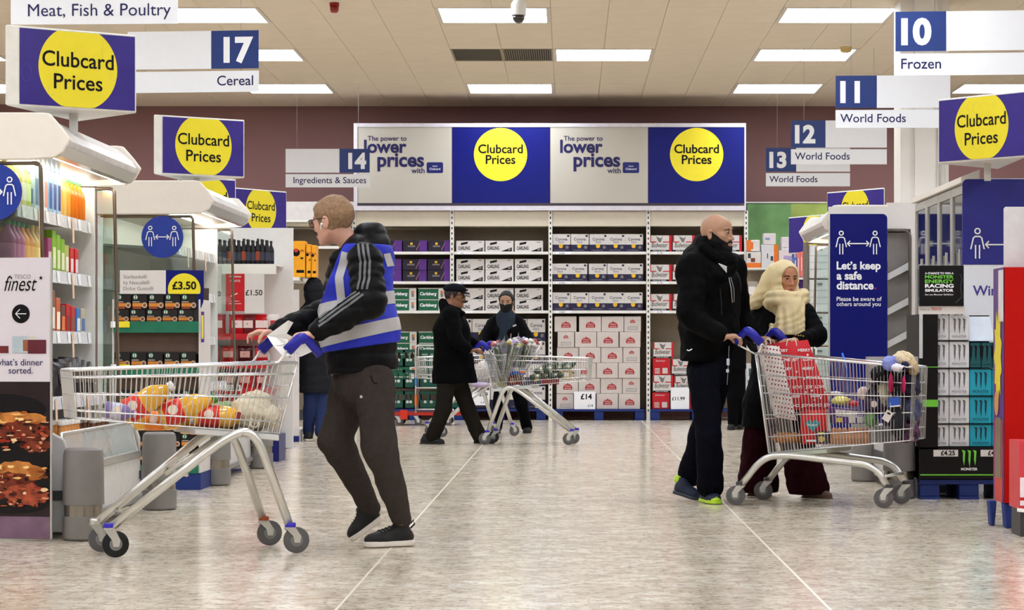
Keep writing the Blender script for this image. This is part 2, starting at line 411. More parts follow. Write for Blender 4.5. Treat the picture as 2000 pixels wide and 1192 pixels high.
for i in range(4):
    u0, u1 = 692+i*191+(7 if i == 0 else 1), 692+(i+1)*191-(2 if i == 3 else 0)
    blue = i % 2; yp = yb0+.012
    a = MB(); a.box(SX(u0), SX(u1), yp, yp+.02, SZ(397.5), SZ(249.5), royal if blue else poster_white); pn = build(a, 'poster', t)
    pn['label'] = 'blue poster with yellow disc' if blue else 'white poster with navy lettering'
    o = (SX(692+i*191), yp, SZ(397.5)); k = YS/F
    def at(du, v): return du*k, (397.5-v)*k
    if blue:
        a = MB(); cxx, cyy = at(95, 303); a.disc(o, R3, U3, cxx, cyy, 52*k, yellow, .002, 48); d_ = build(a, 'printed_disc', pn)
        a = MB(); x, y = at(95, 300); a.text('Clubcard', o, R3, U3, x, y, ink, w=87*k, bold=.02, align='C', off=.004)
        x, y = at(95, 321); a.text('Prices', o, R3, U3, x, y, ink, w=58*k, bold=.02, align='C', off=.004); build(a, 'lettering', pn)
    else:
        a = MB()
        for s, du, v, ww, bd, al in (('The power to', 27, 276, 76, .012, 'L'), ('lower', 20, 299, 83, .03, 'L'), ('prices', 46, 326, 91, .03, 'L'), ('with', 138, 339, 26, .015, 'R')):
            x, y = at(du, v); a.text(s, o, R3, U3, x, y, navy_ink, w=ww*k, bold=bd, align=al, off=.003)
        build(a, 'lettering', pn)
        a = MB(); x0_, z0_ = at(142, 339); x1_, z1_ = at(174, 318)
        pts = []
        for (cx2, cz2, a0) in ((x1_-.02, z1_-.02, 0), (x0_+.02, z1_-.02, 90), (x0_+.02, z0_+.02, 180), (x1_-.02, z0_+.02, 270)):
            for q in range(4): an = math.radians(a0+q*30); pts.append((cx2+.02*math.cos(an), cz2+.02*math.sin(an)))
        a.poly(o, R3, U3, pts, navy, .002)
        x, y = at(158, 333); a.text('Clubcard', o, R3, U3, x, y, white_print, w=21*k, align='C', off=.004); x, y = at(158, 327); a.text('TESCO', o, R3, U3, x, y, white_print, w=10*k, align='C', off=.004)
        build(a, 'card_emblem', pn)

# green panel and left hand header on the wall
gm = mat('green_print', (118, 162, 100), .5, var=.3, scale=2.2); gy = mat('yellow_green_print', (172, 190, 96), .5, var=.25, scale=2.5)
t = thing('green_wall_panel', 'leafy green printed panel on the mauve wall beside the banner', 'wall panel', (X(1460, 35.3), 35.3, 0))
a = MB(); a.box(X(1459, 35.3), X(1545, 35.3), 35.3, 35.4, Z(560, 35.3), Z(397, 35.3), gm); build(a, 'panel', t)
a = MB(); a.box(X(1545, 35.3), X(1640, 35.3), 35.3, 35.4, Z(560, 35.3), Z(397, 35.3), gy); build(a, 'panel', t)
a = MB(); a.box(X(1457, 35.3), X(1641, 35.3), 35.28, 35.4, Z(397, 35.3), Z(394.5, 35.3), white); build(a, 'edge_trim', t)
t = thing('blank_header_board', 'pale grey blank header panel left of the long banner', 'panel', (X(545, 33.9), 33.9, 0))
a = MB(); a.box(X(545, 33.9), X(691, 33.9), 33.9, 33.96, Z(430, 33.9), Z(394, 33.9), mat('pale_grey_enamel', (206, 200, 194), .5)); a.box(X(545, 33.9), X(691, 33.9), 33.885, 33.97, Z(434, 33.9), Z(430, 33.9), white); build(a, 'panel', t)

# ------------------------------------------------------------------ cased drinks
def case(name, cat, label, w_, h_, d_, body, decor):
    r = thing(name, label, cat, (0, 0, 0)); a = MB(); a.box(0, w_, 0, d_, 0, h_, body); build(a, 'carton', r, bevel=.004)
    a = MB(); decor(a, w_, h_, d_); build(a, 'print', r, kind=None)
    return r
O0 = (0, 0, 0)
def rect(a, x0, x1, z0, z1, m, off=.0008, o=O0, r=R3, u=U3): a.poly(o, r, u, [(x0, z0), (x1, z0), (x1, z1), (x0, z1)], m, off)
darkcase = mat('black_purple_card', (34, 26, 42), .4); purple = mat('purple_card', (86, 42, 124), .4); green = mat('green_card', (24, 92, 62), .4)
whitecard = mat('white_card', (208, 202, 197), .5, var=.02); navycard = mat('navy_card', (34, 30, 62), .45); gold = mat('gold_print', (226, 178, 40), .4)
stella_red = mat('emblem_red', (170, 36, 40), .4); greyprint = mat('grey_print', (120, 112, 110), .5); orangep = mat('orange_print', (226, 132, 40), .45)
budred = mat('crimson_card', (188, 24, 34), .4); cardsh = mat('warm_white_card', (202, 191, 184), .5, var=.04)
def d_purple(a, w, h, d):
    rect(a, w*.68, w, 0, h, purple, .0008); rect(a, w*.2, w*.5, h*.42, h*.56, greyprint, .0016); rect(a, w*.3, w*.4, h*.62, h*.82, gold, .0016)
    for i in range(5): rect(a, w*(.56+.03*i), w*(.575+.03*i), h*(.1+.14*i), h*(.3+.13*i), mat('pink_print', (196, 120, 170), .5), .0016)
def d_green(a, w, h, d):
    rect(a, w*.74, w, 0, h, whitecard, .0008); rect(a, w*.82, w*.92, h*.2, h*.75, greyprint, .0016); rect(a, w*.86, w*.93, h*.5, h*.7, orangep, .002)
    rect(a, 0, w*.72, h*.93, h, whitecard, .0008); a.text('Carlsberg', O0, R3, U3, w*.37, h*.36, white_print, w=w*.62, bold=.03, align='C', shear=.2)
def d_carl(a, w, h, d):
    a.text('CARLING', O0, R3, U3, w*.07, h*.18, ink, w=w*.42, bold=.03, h=h*.3)
    a.poly(O0, R3, U3, [(w*.16, h*.6), (w*.4, h*.72), (w*.42, h*.92), (w*.17, h*.8)], ink, .001)
    a.poly(O0, R3, U3, [(w*.55, h*.02), (w*.94, h*.02), (w*.94, h*.4)], ink, .001); rect(a, w*.8, w*.9, h*.1, h*.32, greyprint, .0016); rect(a, w*.78, w*.9, h*.84, h*.9, greyprint)
def d_corona(a, w, h, d):
    rect(a, 0, w, 0, h*.4, navycard, .0008); a.text('Corona', O0, R3, U3, w*.5, h*.64, navy_ink, w=w*.66, bold=.01, align='C'); a.text('Extra', O0, R3, U3, w*.5, h*.5, navy_ink, w=w*.3, align='C')
    a.disc(O0, R3, U3, w*.47, h*.32, w*.12, gold, .0016, 14); a.disc(O0, R3, U3, w*.82, h*.25, w*.09, greyprint, .0016, 12); rect(a, w*.12, w*.75, h*.07, h*.1, greyprint, .0016)
    rect(a, w*.82, w*.94, h*.84, h*.95, navycard, .0016); a.poly((w+.0008, 0, 0), (0, 1, 0), U3, [(0, 0), (d, 0), (d, h*.4), (0, h*.4)], navycard)
def emblem(a, cx, cz, s):
    pts = [(-1, -.42), (-.85, -.62), (.85, -.62), (1, -.42), (.92, .1), (.6, .5), (.2, .55), (0, .85), (-.2, .55), (-.6, .5), (-.92, .1)]
    a.poly(O0, R3, U3, [(cx+p*s, cz+q*s) for p, q in pts], stella_red, .001)
    a.text('STELLA', O0, R3, U3, cx, cz+.02*s, whitecard, w=1.3*s, align='C', off=.002, bold=.01); a.text('ARTOIS', O0, R3, U3, cx, cz-.48*s, whitecard, w=1.4*s, align='C', off=.002, bold=.01)
def d_stella(a, w, h, d): emblem(a, w*.52, h*.45, w*.22)
def d_stella_s(a, w, h, d):
    emblem(a, w*.5, h*.68, w*.15); rect(a, w*.22, w*.8, h*.12, h*.34, greyprint); rect(a, w*.25, w*.77, h*.15, h*.31, whitecard, .0012)
    for i in range(9): rect(a, w*(.29+.05*i), w*(.31+.05*i), h*.18, h*.28, greyprint, .0018)
def d_bud(a, w, h, d):
    rect(a, w*.88, w, 0, h, budred); rect(a, 0, w*.06, h*.6, h, budred); a.text('Budweiser', O0, R3, U3, w*.45, h*.26, ink, w=w*.74, align='C', shear=.35, h=h*.3)
    a.poly(O0, R3, U3, [(w*.28, h*.95), (w*.4, h*.6), (w*.5, h*.55), (w*.6, h*.95), (w*.5, h*.82)], greyprint, .001); rect(a, w*.03, w*.3, h*.56, h*.62, budred); rect(a, w*.6, w*.88, h*.56, h*.62, budred)
    rect(a, 0, w*.88, h*0, h*.1, ink, .0009); a.text('KING OF BEERS', O0, R3, U3, w*.44, h*.02, white_print, w=w*.6, align='C', off=.002, h=h*.06)
def d_budr(a, w, h, d):
    a.text('Budweiser', O0, R3, U3, w*.45, h*.8, whitecard, w=w*.55, align='C', shear=.3); rect(a, w*.12, w*.4, h*.08, h*.4, cardsh); rect(a, w*.55, w*.85, h*.08, h*.42, cardsh)
    for i in range(4): rect(a, w*(.15+.065*i), w*(.18+.065*i), h*.12, h*.36, budred, .0016)
k34 = YS/F
CASES = {'purple': case('drinks_case', 'drinks case', '', 47*k34, 21.5*k34, .4, darkcase, d_purple), 'green': case('drinks_case', 'drinks case', '', 53*k34, 21.5*k34, .4, green, d_green),
         'carl': case('drinks_case', 'drinks case', '', 55*k34, 21.3*k34, .42, whitecard, d_carl), 'corona': case('drinks_case', 'drinks case', '', 35*k34, 34*k34, .3, whitecard, d_corona),
         'stella': case('drinks_case', 'drinks case', '', 42*k34, 30*k34, .28, cardsh, d_stella), 'stella_s': case('drinks_case', 'drinks case', '', 33*k34, 30*k34, .4, cardsh, d_stella_s),
         'bud': case('drinks_case', 'drinks case', '', 42*k34, 32*k34, .28, whitecard, d_bud), 'budr': case('drinks_case', 'drinks case', '', 35*k34, 31*k34, .4, budred, d_budr)}
DIM = {'purple': (47, 21.5), 'green': (53, 21.5), 'carl': (55, 21.3), 'corona': (35, 34), 'stella': (42, 30), 'stella_s': (33, 30), 'bud': (42, 32), 'budr': (35, 31)}
first = dict.fromkeys(CASES, True)
def put(kind, u0, u1, v0, v1, label, group, dy=0.0):
    w_, h_ = DIM[kind]; loc = (SX(u0), YS+dy, SZ(v1)); sc = ((u1-u0)/w_, 1, (v1-v0)/h_)
    if first[kind]:
        o = CASES[kind]; o.location = loc; o.scale = sc; o['label'] = label; o['group'] = group; first[kind] = False
    else: o = copy_tree(CASES[kind], loc, scale=sc, label=label, group=group)
    o.rotation_euler.z = 0
    return o
# a stacked pair is told apart as upper and lower
for r, (v0, v1, nm) in enumerate(((470, 491.7, 'top shelf'),)):
    for i, u in enumerate((738, 787, 836)): put('purple', u, u+47, v0, v1, f'dark purple case, {ORD[i]} from the blue vest on the top shelf', 'purple cases on the back shelves', random.uniform(0, .03))
for i, u in enumerate((737, 786, 835)):
    for j, (v0, v1, nm) in enumerate(((506, 527.6, 'upper'), (527.9, 549.6, 'lower'))): put('purple', u, u+47, v0, v1, f'dark purple case, {ORD[i]} from the blue vest, {nm} on the second shelf', 'purple cases on the back shelves', random.uniform(0, .03))
for i, u in enumerate((760, 817)):
    for j, (v0, v1, nm) in enumerate(((563, 584.5, 'upper'), (585, 606.6, 'lower'))): put('green', u, u+53, v0, v1, f'green case, {nm} of the {"pair nearest the blue vest" if i == 0 else "pair nearest the flat cap"} on the third shelf', 'green cases on the back shelves')
for i, u in enumerate((760, 817)):
    for j in range(5): put('green', u, u+53, 648+j*22, 669.5+j*22, f'green case, {ORD[j]} down in the floor stack {"beside the blue vest" if i == 0 else "behind the long coat"}', 'green cases in the floor stack', .1)
for i, u in enumerate((891, 948, 1005.5)):
    put('carl', u, u+55, 470.5, 491.8, f'flat white case, {ORD[i]} of three alone on the top shelf', 'flat white cases with black lettering')
    for sh, (va, ) in (('second', (506,)), ('third', (563,))):
        for j, nm in enumerate(('upper', 'lower')): put('carl', u, u+55, va+j*22, va+21.7+j*22, f'flat white case, {nm} row, {ORD[i]} of three on the {sh} shelf', 'flat white cases with black lettering', random.uniform(0, .02))
for r, (v0, v1, us) in enumerate(((457.5, 491.7, (1079, 1115, 1151.5, 1186, 1221)), (515, 549.5, (1077, 1112, 1150, 1186, 1221)), (571.5, 606.5, (1079, 1114.5, 1150, 1185, 1220)))):
    for i, u in enumerate(us): put('corona', u, u+35, v0, v1, f'white and navy case with gold disc, {ORD[i]} of five on the {("top", "second", "third")[r]} shelf', 'white and navy cases with gold discs')
for r in range(4):
    for i, u in enumerate((886, 922, 958, 994, 1030)): put('corona', u, u+35, 623+r*44, 666.5+r*44, f'tall white and navy case, {ORD[r]} row down, {ORD[i]} of five, stacked behind the masked man', 'tall white and navy cases stacked on the floor pallet', .06)
ST = [((1083, 1126, 0), (1131, 1174, 0), (1175, 1218, 0), (1219, 1252, 1)), ((1089, 1121.5, 1), (1123, 1165, 0), (1166, 1208, 0), (1210, 1251, 0)), ((1088, 1130, 0), (1131, 1173, 0), (1174, 1216, 0), (1217, 1250, 1)),
      ((1087, 1120, 1), (1122, 1164, 0), (1165, 1207, 0), (1208, 1250, 0)), ((1087, 1129, 0), (1130, 1172, 0), (1173, 1215, 0), (1216, 1250, 1)), ((1087, 1120, 1), (1121, 1163, 0), (1165, 1207, 0), (1208, 1250, 0))]
for r, row in enumerate(ST):
    for i, (u0, u1, s) in enumerate(row):
        put('stella_s' if s else 'stella', u0, u1, 618.5+r*30.2, 648.3+r*30.2, f'white case with red emblem, {ORD[r]} row down and {ORD[i]} of four on the pallet', 'white cases with red emblems on the pallet', random.uniform(0, .02)-.02)
for r, (v0, v1) in enumerate(((460, 491.5), (517, 549.4), (574.5, 606.3))):
    for i, u in enumerate((1269, 1314, 1360, 1406)): put('bud', u, u+43, v0, v1, f'white and crimson case, {ORD[i]} of four on the {("top", "second", "third")[r]} shelf behind the bald man', 'white and crimson cases on the shelves')
for u0, u1, v0, v1, kd, lab in ((1276, 1316, 669, 699.5, 'bud', 'white case on top of the crimson column beside the pallet of white cases'), (1275, 1309, 700, 732.5, 'budr', 'solid crimson case, upper one in the column under the shelves'),
                             (1275, 1315, 733, 766.5, 'bud', 'white and crimson case between two solid crimson cases'), (1274, 1308, 767, 799, 'budr', 'solid crimson case at the bottom of the column'),
                             (1312, 1350, 702, 733, 'bud', 'white case on top of the second column beside the bald man'), (1317, 1357, 735, 766, 'bud', 'white case in the second column just above the price card'), (1311, 1350, 767, 799, 'bud', 'case hidden behind the £11.99 price card'),
                             (1352, 1394, 735, 767, 'bud', 'white case behind the legs of the bald man, upper'), (1358, 1400, 768, 799, 'bud', 'white case behind the legs of the bald man, lower')):
    put(kd, u0, u1, v0, v1, lab, 'white and crimson cases on the floor pallet', -.02)
# price cards
def card(name, label, u0, u1, v0, v1, Y, lines, m=white_print, cat='price card', thick=.006):
    t = thing(name, label, cat, (X(u0, Y), Y, Z(v1, Y))); a = MB(); a.box(X(u0, Y), X(u1, Y), Y, Y+thick, Z(v1, Y), Z(v0, Y), m); build(a, 'card', t)
    if lines:
        a = MB()
        for s, u, v, ww, mm, al, bd in lines: a.text(s, (X(u, Y), Y, Z(v, Y)), R3, U3, 0, 0, mm, w=ww*Y/F, align=al, bold=bd, off=.001)
        build(a, 'lettering', t)
    return t
card('price_card', 'white £14 price card on the bottom row of white cases', 1121, 1163, 765, 799.5, YS-.06, [('£14', 1145, 780, 22, ink, 'C', .03), ('£14', 1153, 795, 10, ink, 'C', .01)])
card('price_card', 'white £11.99 price card in front of the crimson cases', 1310, 1346, 757, 799.5, YS-.08, [('£11.99', 1325, 782, 25, ink, 'C', .02)])
card('price_card', 'white £12.99 price card behind the crossed trolley legs', 922, 956, 764, 792, YS-.05, [('£12.99', 939, 774, 28, ink, 'C', .02), ('£14.50', 945, 788, 12, ink, 'C', .01)])
# pallets
pal_blue = mat('pallet_blue', (24, 44, 108), .6, var=.12)
def pallet(label, x0, x1, y0, y1, h=.155):
    t = thing('pallet', label, 'pallet', (x0, y0, 0)); w_ = x1-x0
    for f in (0, .5, 1):
        a = MB(); bw = .13; xx = x0+(w_-bw)*f; a.box(xx, xx+bw, y0+.01, y1-.01, .02, h-.03, pal_blue); build(a, 'block', t, bevel=.004)
    for i in range(5):
        a = MB(); d = (y1-y0-.1)/4; a.box(x0, x1, y0+i*d, y0+i*d+.1, h-.03, h, pal_blue); build(a, 'deck_board', t)
    for f in (0, .5, 1):
        a = MB(); bw = .13; xx = x0+(w_-bw)*f; a.box(xx, xx+bw, y0, y1, 0, .02, pal_blue); build(a, 'runner', t)
    return t
pallet('blue pallet under the stack of white emblem cases', SX(1081), SX(1258), YS-.08, YS+.5)
pallet('blue pallet under the crimson and white cases', SX(1270), SX(1450), YS-.1, YS+.5)
pallet('blue pallet under the tall white and navy cases', SX(886), SX(1066), YS-.02, YS+.5)
pallet('blue pallet under the floor stack of green cases', SX(745), SX(872), YS+.0, YS+.6)
# ------------------------------------------------------------------ hanging aisle boards
wire_m = mat('thin_wire', (150, 148, 150), .4, .6)
def aisle_sign(num, text, u, Y, side, label, rz):
    """u = pixel column of the outer number edge; side +1: number at the left end"""
    W = 1.115; sgn = side
    x0 = X(u, Y); zb = Z({10: 148, 11: 250, 12: 321, 13: 364, 14: 366, 17: 179, 18: 46}[num], Y)
    t = thing('aisle_sign', label, 'sign', (x0, Y, zb), 'hanging aisle number boards')
    c_, s_ = math.cos(rz), math.sin(rz); r = Vector((c_, s_, 0)); o = Vector((x0, Y, zb))
    if side < 0: o = o-r*W
    def bar(a, b, z0, z1, m, name, parent=t):
        q = MB(); p = [o+r*a+Vector((0, 0, z0)), o+r*b+Vector((0, 0, z0)), o+r*b+Vector((0, 0, z1)), o+r*a+Vector((0, 0, z1))]
        q.prism(p, Vector((-s_, c_, 0))*.012, m); return build(q, name, parent)
    lo = bar(0, W, 0, .175, sign_white, 'name_panel')
    sq = (0, .4) if side > 0 else (W-.4, W); bl = (.402, W) if side > 0 else (0, W-.402)
    npn = bar(*sq, .195, .51, blue_board, 'number_panel'); bar(*bl, .195, .51, sign_white, 'blank_panel')
    a = MB(); a.text(text, o, r, U3, (.045 if side > 0 else W-.045), .055, navy_ink, h=.082, w=None, bold=0.0 if text[0] == 'M' else .008, align='L' if side > 0 else 'R', off=.002); build(a, 'lettering', lo)
    a = MB(); a.text(str(num), o, r, U3, (.045 if side > 0 else W-.045), .255, white_print, h=.195, bold=.045, align='L' if side > 0 else 'R', off=.002); build(a, 'number', npn)
    for q in (.15, W-.15):
        a = MB(); p = o+r*q+Vector((-s_, c_, 0))*.006; a.tube([p+V(0, 0, .17), p+V(0, 0, .2)], .0025, wire_m, 4); a.tube([p+V(0, 0, .505), (p.x, p.y, CZ)], .0018, wire_m, 4); build(a, 'hanging_wire', t, kind='stuff')
    return t
aisle_sign(10, 'Frozen', 1749, 19.6, 1, 'hanging aisle board numbered 10, frozen', math.radians(-5))
aisle_sign(11, 'World Foods', 1632, 24.0, 1, 'hanging aisle board numbered 11 in front of the white column', math.radians(-2))
aisle_sign(12, 'World Foods', 1545, 28.6, 1, 'hanging aisle board numbered 12 on the mauve wall side', 0)
aisle_sign(13, 'World Foods', 1496, 32.6, 1, 'hanging aisle board numbered 13, farthest on the right side', 0)
aisle_sign(14, 'Ingredients & Sauces', 722, 32.6, -1, 'hanging aisle board numbered 14, ingredients and sauces', 0)
aisle_sign(17, 'Cereal', 505, 20.4, -1, 'hanging aisle board numbered 17, cereal', math.radians(-6))
aisle_sign(18, 'Meat, Fish & Poultry', 347, 16.2, -1, 'hanging aisle board for meat, fish and poultry at the top edge', math.radians(-3))

# ------------------------------------------------------------------ box signs with yellow discs on top of the coolers
sign_box = mat('sign_box', (222, 218, 208), .45)
swirl = mat('swirl_print', (80, 66, 160), .22, var=.15, scale=4)
def disc_sign(p0, p1, apex, z0, z1, label, post=.12, txt=True, inset=0.0):
    """face from p0 (left in view) to p1 (right in view), third corner apex; all (x, y)"""
    a0, a1, ap = [Vector((q[0], q[1], z0)) for q in (p0, p1, apex)]
    t = thing('disc_sign', label, 'sign', tuple((a0+a1+ap)/3), 'three sided signs with yellow discs')
    a = MB(); a.prism([a0, a1, ap], (0, 0, z1-z0), sign_box); build(a, 'box', t, bevel=.006)
    r = (a1-a0); W = r.length; r.normalize(); H = z1-z0
    a = MB(); a0b = a0; ins = inset*W; rect(a, .012+ins, W-.012, .012, H-.012, violet_print, .003, a0, r, U3); po = build(a, 'poster', t); xc = W*.5+ins*.5
    a = MB()
    for k in range(6):
        cx_, cz_, rr = random.uniform(.12, W-.08), random.uniform(.06, H-.06), random.uniform(.02, .05)
        pts = [(cx_+rr*math.cos(q)*.6, cz_+rr*math.sin(q)) for q in [i*2*PI/20 for i in range(20)]]
        p3 = [a0+r*x+Vector((0, 0, z))+r.cross(Vector(U3)).normalized()*.0035 for x, z in pts if .02 < x < W-.02 and .02 < z < H-.02]
        if len(p3) > 6: a.tube(p3, .0015, swirl, 3)
    if a.v: build(a, 'swirl_pattern', po, kind='stuff')
    a = MB(); a.disc(a0, r, U3, xc, H*.52, H*.535, yellow, .0045, 56, clip=(0, W, .012, H-.012)); build(a, 'printed_disc', po)
    if txt:
        a = MB(); a.text('Clubcard', a0, r, U3, xc, H*.53, ink, w=H*.97, bold=.012, align='C', off=.006, h=H*.19); a.text('Prices', a0, r, U3, xc, H*.25, ink, w=H*.66, bold=.012, align='C', off=.006, h=H*.19); build(a, 'lettering', po)
    # other two faces carry posters too
    for q0, q1 in ((a1, ap), (ap, a0)):
        rr = q1-q0; w2 = rr.length; rr.normalize(); a = MB(); rect(a, .012, w2-.012, .012, H-.012, violet_print, .003, q0, rr, U3)
        a.disc(q0, rr, U3, w2*.5, H*.52, H*.49, yellow, .0045, 40, clip=(.012, w2-.012, .012, H-.012)); build(a, 'poster', t)
    if post:
        cxy = (a0+a1+ap)/3; a = MB(); a.box(cxy.x-.02, cxy.x+.02, cxy.y-.02, cxy.y+.02, max(0, z0-post), z0, steel); build(a, 'post', t)
    return t
disc_sign((X(14, 13.1), 13.05), (X(267, 13.5), 13.5), (X(150, 14.0), 14.0), 2.29, 2.72, 'largest disc sign, above the drinks cooler at the left edge', inset=.09)
disc_sign((X(300, 18.35), 18.35), (X(478, 18.8), 18.8), (X(372, 19.3), 19.3), 2.30, 2.745, 'disc sign above the cooler behind the coffee display', inset=.08)
disc_sign((X(347, 22.2), 22.2), (X(461, 22.6), 22.6), (X(400, 23.1), 23.1), 2.12, 2.55, 'disc sign mostly hidden behind the cooler canopy', 3)
disc_sign((X(457, 25.7), 25.7), (X(560, 26.4), 26.4), (X(500, 26.9), 26.9), 2.225, 2.68, 'disc sign standing above the orange tall boxes', 3)
disc_sign((X(1832, 16.8), 16.8), (X(2006, 16.2), 16.2), (X(1950, 17.3), 17.3), 2.26, 2.70, 'disc sign under the number ten board')
disc_sign((X(1615, 27.0), 27.0), (X(1728, 26.2), 26.2), (X(1690, 27.6), 27.6), 2.27, 2.71, 'disc sign behind the top of the white cooler near the column', 3)
disc_sign((X(1540, 30.3), 30.3), (X(1640, 29.3), 29.3), (X(1600, 30.9), 30.9), 2.16, 2.61, 'disc sign in front of the green wall panel', 3)

# ------------------------------------------------------------------ coolers
can_m = mat('canopy_enamel', (230, 222, 210), .4, var=.02); in_white = mat('liner_white', (226, 226, 222), .5, var=.02)
slate = mat('shelf_grey', (176, 176, 172), .45); glass = glassmat('cooler_glass', (240, 248, 245), .05)
rail_m = mat('ticket_rail', (216, 218, 222), .25, var=.12, scale=40)
led = bpy.data.materials.new('cooler_lamp'); led.use_nodes = True
_b = led.node_tree.nodes['Principled BSDF']; _b.inputs['Emission Color'].default_value = (1, .93, .82, 1); _b.inputs['Emission Strength'].default_value = 12
def cooler(side, xf, y0, y1, label, depth=.86, lowx=None, zt=2.24, chest=True):
    """side -1: stands on the left and opens towards +x; xf = front face of the low part"""
    s = -side; t = thing('open_cooler', label, 'cooler', (xf, y0, 0), 'open display coolers')
    def x(d): return xf-s*d            # d metres behind the front
    cx_ = x(.02)
    # end profile of the canopy, swept along the cooler
    prof = [(x(depth), 1.99), (x(.22), 1.99), (x(.08), 2.0), (x(.03), 2.03), (x(-.01), 2.10), (x(.035), 2.16), (x(.1), zt-.005), (x(.14), zt), (x(depth), zt)]
    for ya, yb_ in ((y0-.03, y0), (y1, y1+.03)):
        a = MB(); a.prism([(px, ya, pz) for px, pz in prof], (0, yb_-ya, 0), can_m); build(a, 'canopy_end', t, bevel=.008, bseg=2)
    a = MB(); pr2 = [(x(depth), zt-.02), (x(.14), zt-.02), (x(.05), 2.15), (x(.015), 2.10), (x(.03), 2.06), (x(.06), 2.06), (x(.05), 2.1), (x(.14), zt-.04), (x(depth), zt-.04)]
    a.prism([(px, y0, pz) for px, pz in pr2], (0, y1-y0, 0), mat('canopy_front', (224, 220, 216), .25)); build(a, 'canopy', t)
    a = MB(); a.prism([(x(.015), y0, 2.062), (x(.06), y0, 2.058), (x(.09), y0, 2.005), (x(.05), y0, 2.01)], (0, y1-y0, 0), chrome); build(a, 'canopy_rail', t)
    a = MB(); a.prism([(x(.095), y0+.02, 2.03), (x(.12), y0+.02, 2.03), (x(.13), y0+.02, 2.015), (x(.1), y0+.02, 2.015)], (0, y1-y0-.04, 0), led); build(a, 'lamp_tube', t); a = MB(); a.prism([(x(.3), y0+.05, 2.02), (x(.35), y0+.05, 2.018), (x(.35), y0+.05, 2.0), (x(.3), y0+.05, 2.0)], (0, y1-y0-.1, 0), led); build(a, 'lamp_tube', t)
    a = MB(); a.prism([(x(.14), y0, 2.05), (x(depth), y0, 2.0), (x(depth), y0, 1.985), (x(.14), y0, 2.035)], (0, y1-y0, 0), mat('canopy_under', (150, 138, 124), .35, .4)); build(a, 'canopy_lining', t)
    # back wall, far end wall, floor of the liner
    a = MB(); a.box(min(x(depth), x(depth-.04)), max(x(depth), x(depth-.04)), y0, y1, 0, 2.0, in_white); build(a, 'back_wall', t)
    a = MB(); a.box(*sorted((x(.27), x(depth))), y1-.03, y1, .1, 1.98, in_white); build(a, 'end_wall', t)
    # glass ends with metal edge
    fm = mat('end_frame', (120, 108, 94), .3, .7)
    for yy in (y0, y1):
        a = MB(); a.box(*sorted((x(.165), x(depth-.02 if yy == y0 else .27))), yy+.004, yy+.012, .56, 1.975, glass); g = build(a, 'glass_end', t)
        a = MB(); xe = x(.155); a.tube(path([(x(depth-.02), yy+.008, 1.975), (x(.155), yy+.008, 1.975), (x(.125), yy+.008, .55)], .03), .011, fm, 6); build(a, 'edge_frame', g, smooth=True)
    # shelves with ticket rails
    for i, z in enumerate((1.755, 1.43, 1.085, .72)):
        dd = .29 if i < 3 else .2
        a = MB(); a.prism([(x(dd), y0+.02, z-.03), (x(depth-.04), y0+.02, z+.0), (x(depth-.04), y0+.02, z+.02), (x(dd), y0+.02, z-.01)], (0, y1-y0-.07, 0), slate); sh = build(a, 'shelf', t)
        a = MB(); a.prism([(x(dd-.012), y0+.02, z-.06), (x(dd), y0+.02, z-.06), (x(dd), y0+.02, z+.012), (x(dd-.004), y0+.02, z+.012)], (0, y1-y0-.07, 0), rail_m); build(a, 'ticket_rail', sh)
        n = int((y1-y0)/.3)
        for k in range(n):
            a = MB(); yk = y0+.12+k*.3; a.prism([(x(dd-.016), yk, z-.055), (x(dd-.014), yk, z-.055), (x(dd-.008), yk, z+.008), (x(dd-.01), yk, z+.008)], (0, .07, 0), white_print)
            if k % 3 == 1: a.prism([(x(dd-.02), yk+.1, z-.14), (x(dd-.018), yk+.1, z-.14), (x(dd-.014), yk+.1, z+.0), (x(dd-.016), yk+.1, z+.0)], (0, .05, 0), mat('peach_ticket', (230, 196, 170), .5))
            build(a, 'price_ticket', sh, kind='stuff')
    # low chest
    a = MB(); a.prism([(x(.0), y0, .1), (x(.0), y0, .33), (x(.02), y0, .36), (x(.06), y0, .36), (x(.06), y0, .14)], (0, y1-y0, 0), mat('chest_front', (206, 204, 200), .35, .1)); build(a, 'front_panel', t)
    a = MB(); a.prism([(x(-.012), y0, .335), (x(-.012), y0, .375), (x(.03), y0, .375), (x(.0), y0, .335)], (0, y1-y0, 0), steel); build(a, 'front_rail', t)
    a = MB(); a.prism([(x(.012), y0+.02, .375), (x(.018), y0+.02, .375), (x(.058), y0+.02, .54), (x(.052), y0+.02, .54)], (0, y1-y0-.04, 0), mat('frosted_glass', (206, 212, 208), .15, alpha=.5)); g = build(a, 'front_glass', t)
    a = MB(); a.tube(path([(x(.01), y0+.02, .37), (x(.055), y0+.02, .545), (x(.055), y1-.02, .545), (x(.01), y1-.02, .37)], .04), .011, steel, 6)
    build(a, 'glass_frame', g, smooth=True); a = MB(); ym = (y0+y1)/2+.2; a.tube([(x(.01), ym, .37), (x(.055), ym, .545)], .008, steel, 6); build(a, 'glass_frame', g)
    a = MB(); a.prism([(x(.03), y0, .1), (x(.03), y0, .13), (x(depth), y0, .13), (x(depth), y0, .1)], (0, y1-y0, 0), slate); a.box(*sorted((x(.06), x(depth-.04))), y0+.02, y1-.02, .3, .33, slate); build(a, 'chest_base', t, kind='stuff')
    a = MB(); a.prism([(x(-.02), y0, .07), (x(-.02), y0, .1), (x(.07), y0, .12), (x(.07), y0, .03)], (0, y1-y0, 0), greyp); build(a, 'kick_bumper', t)
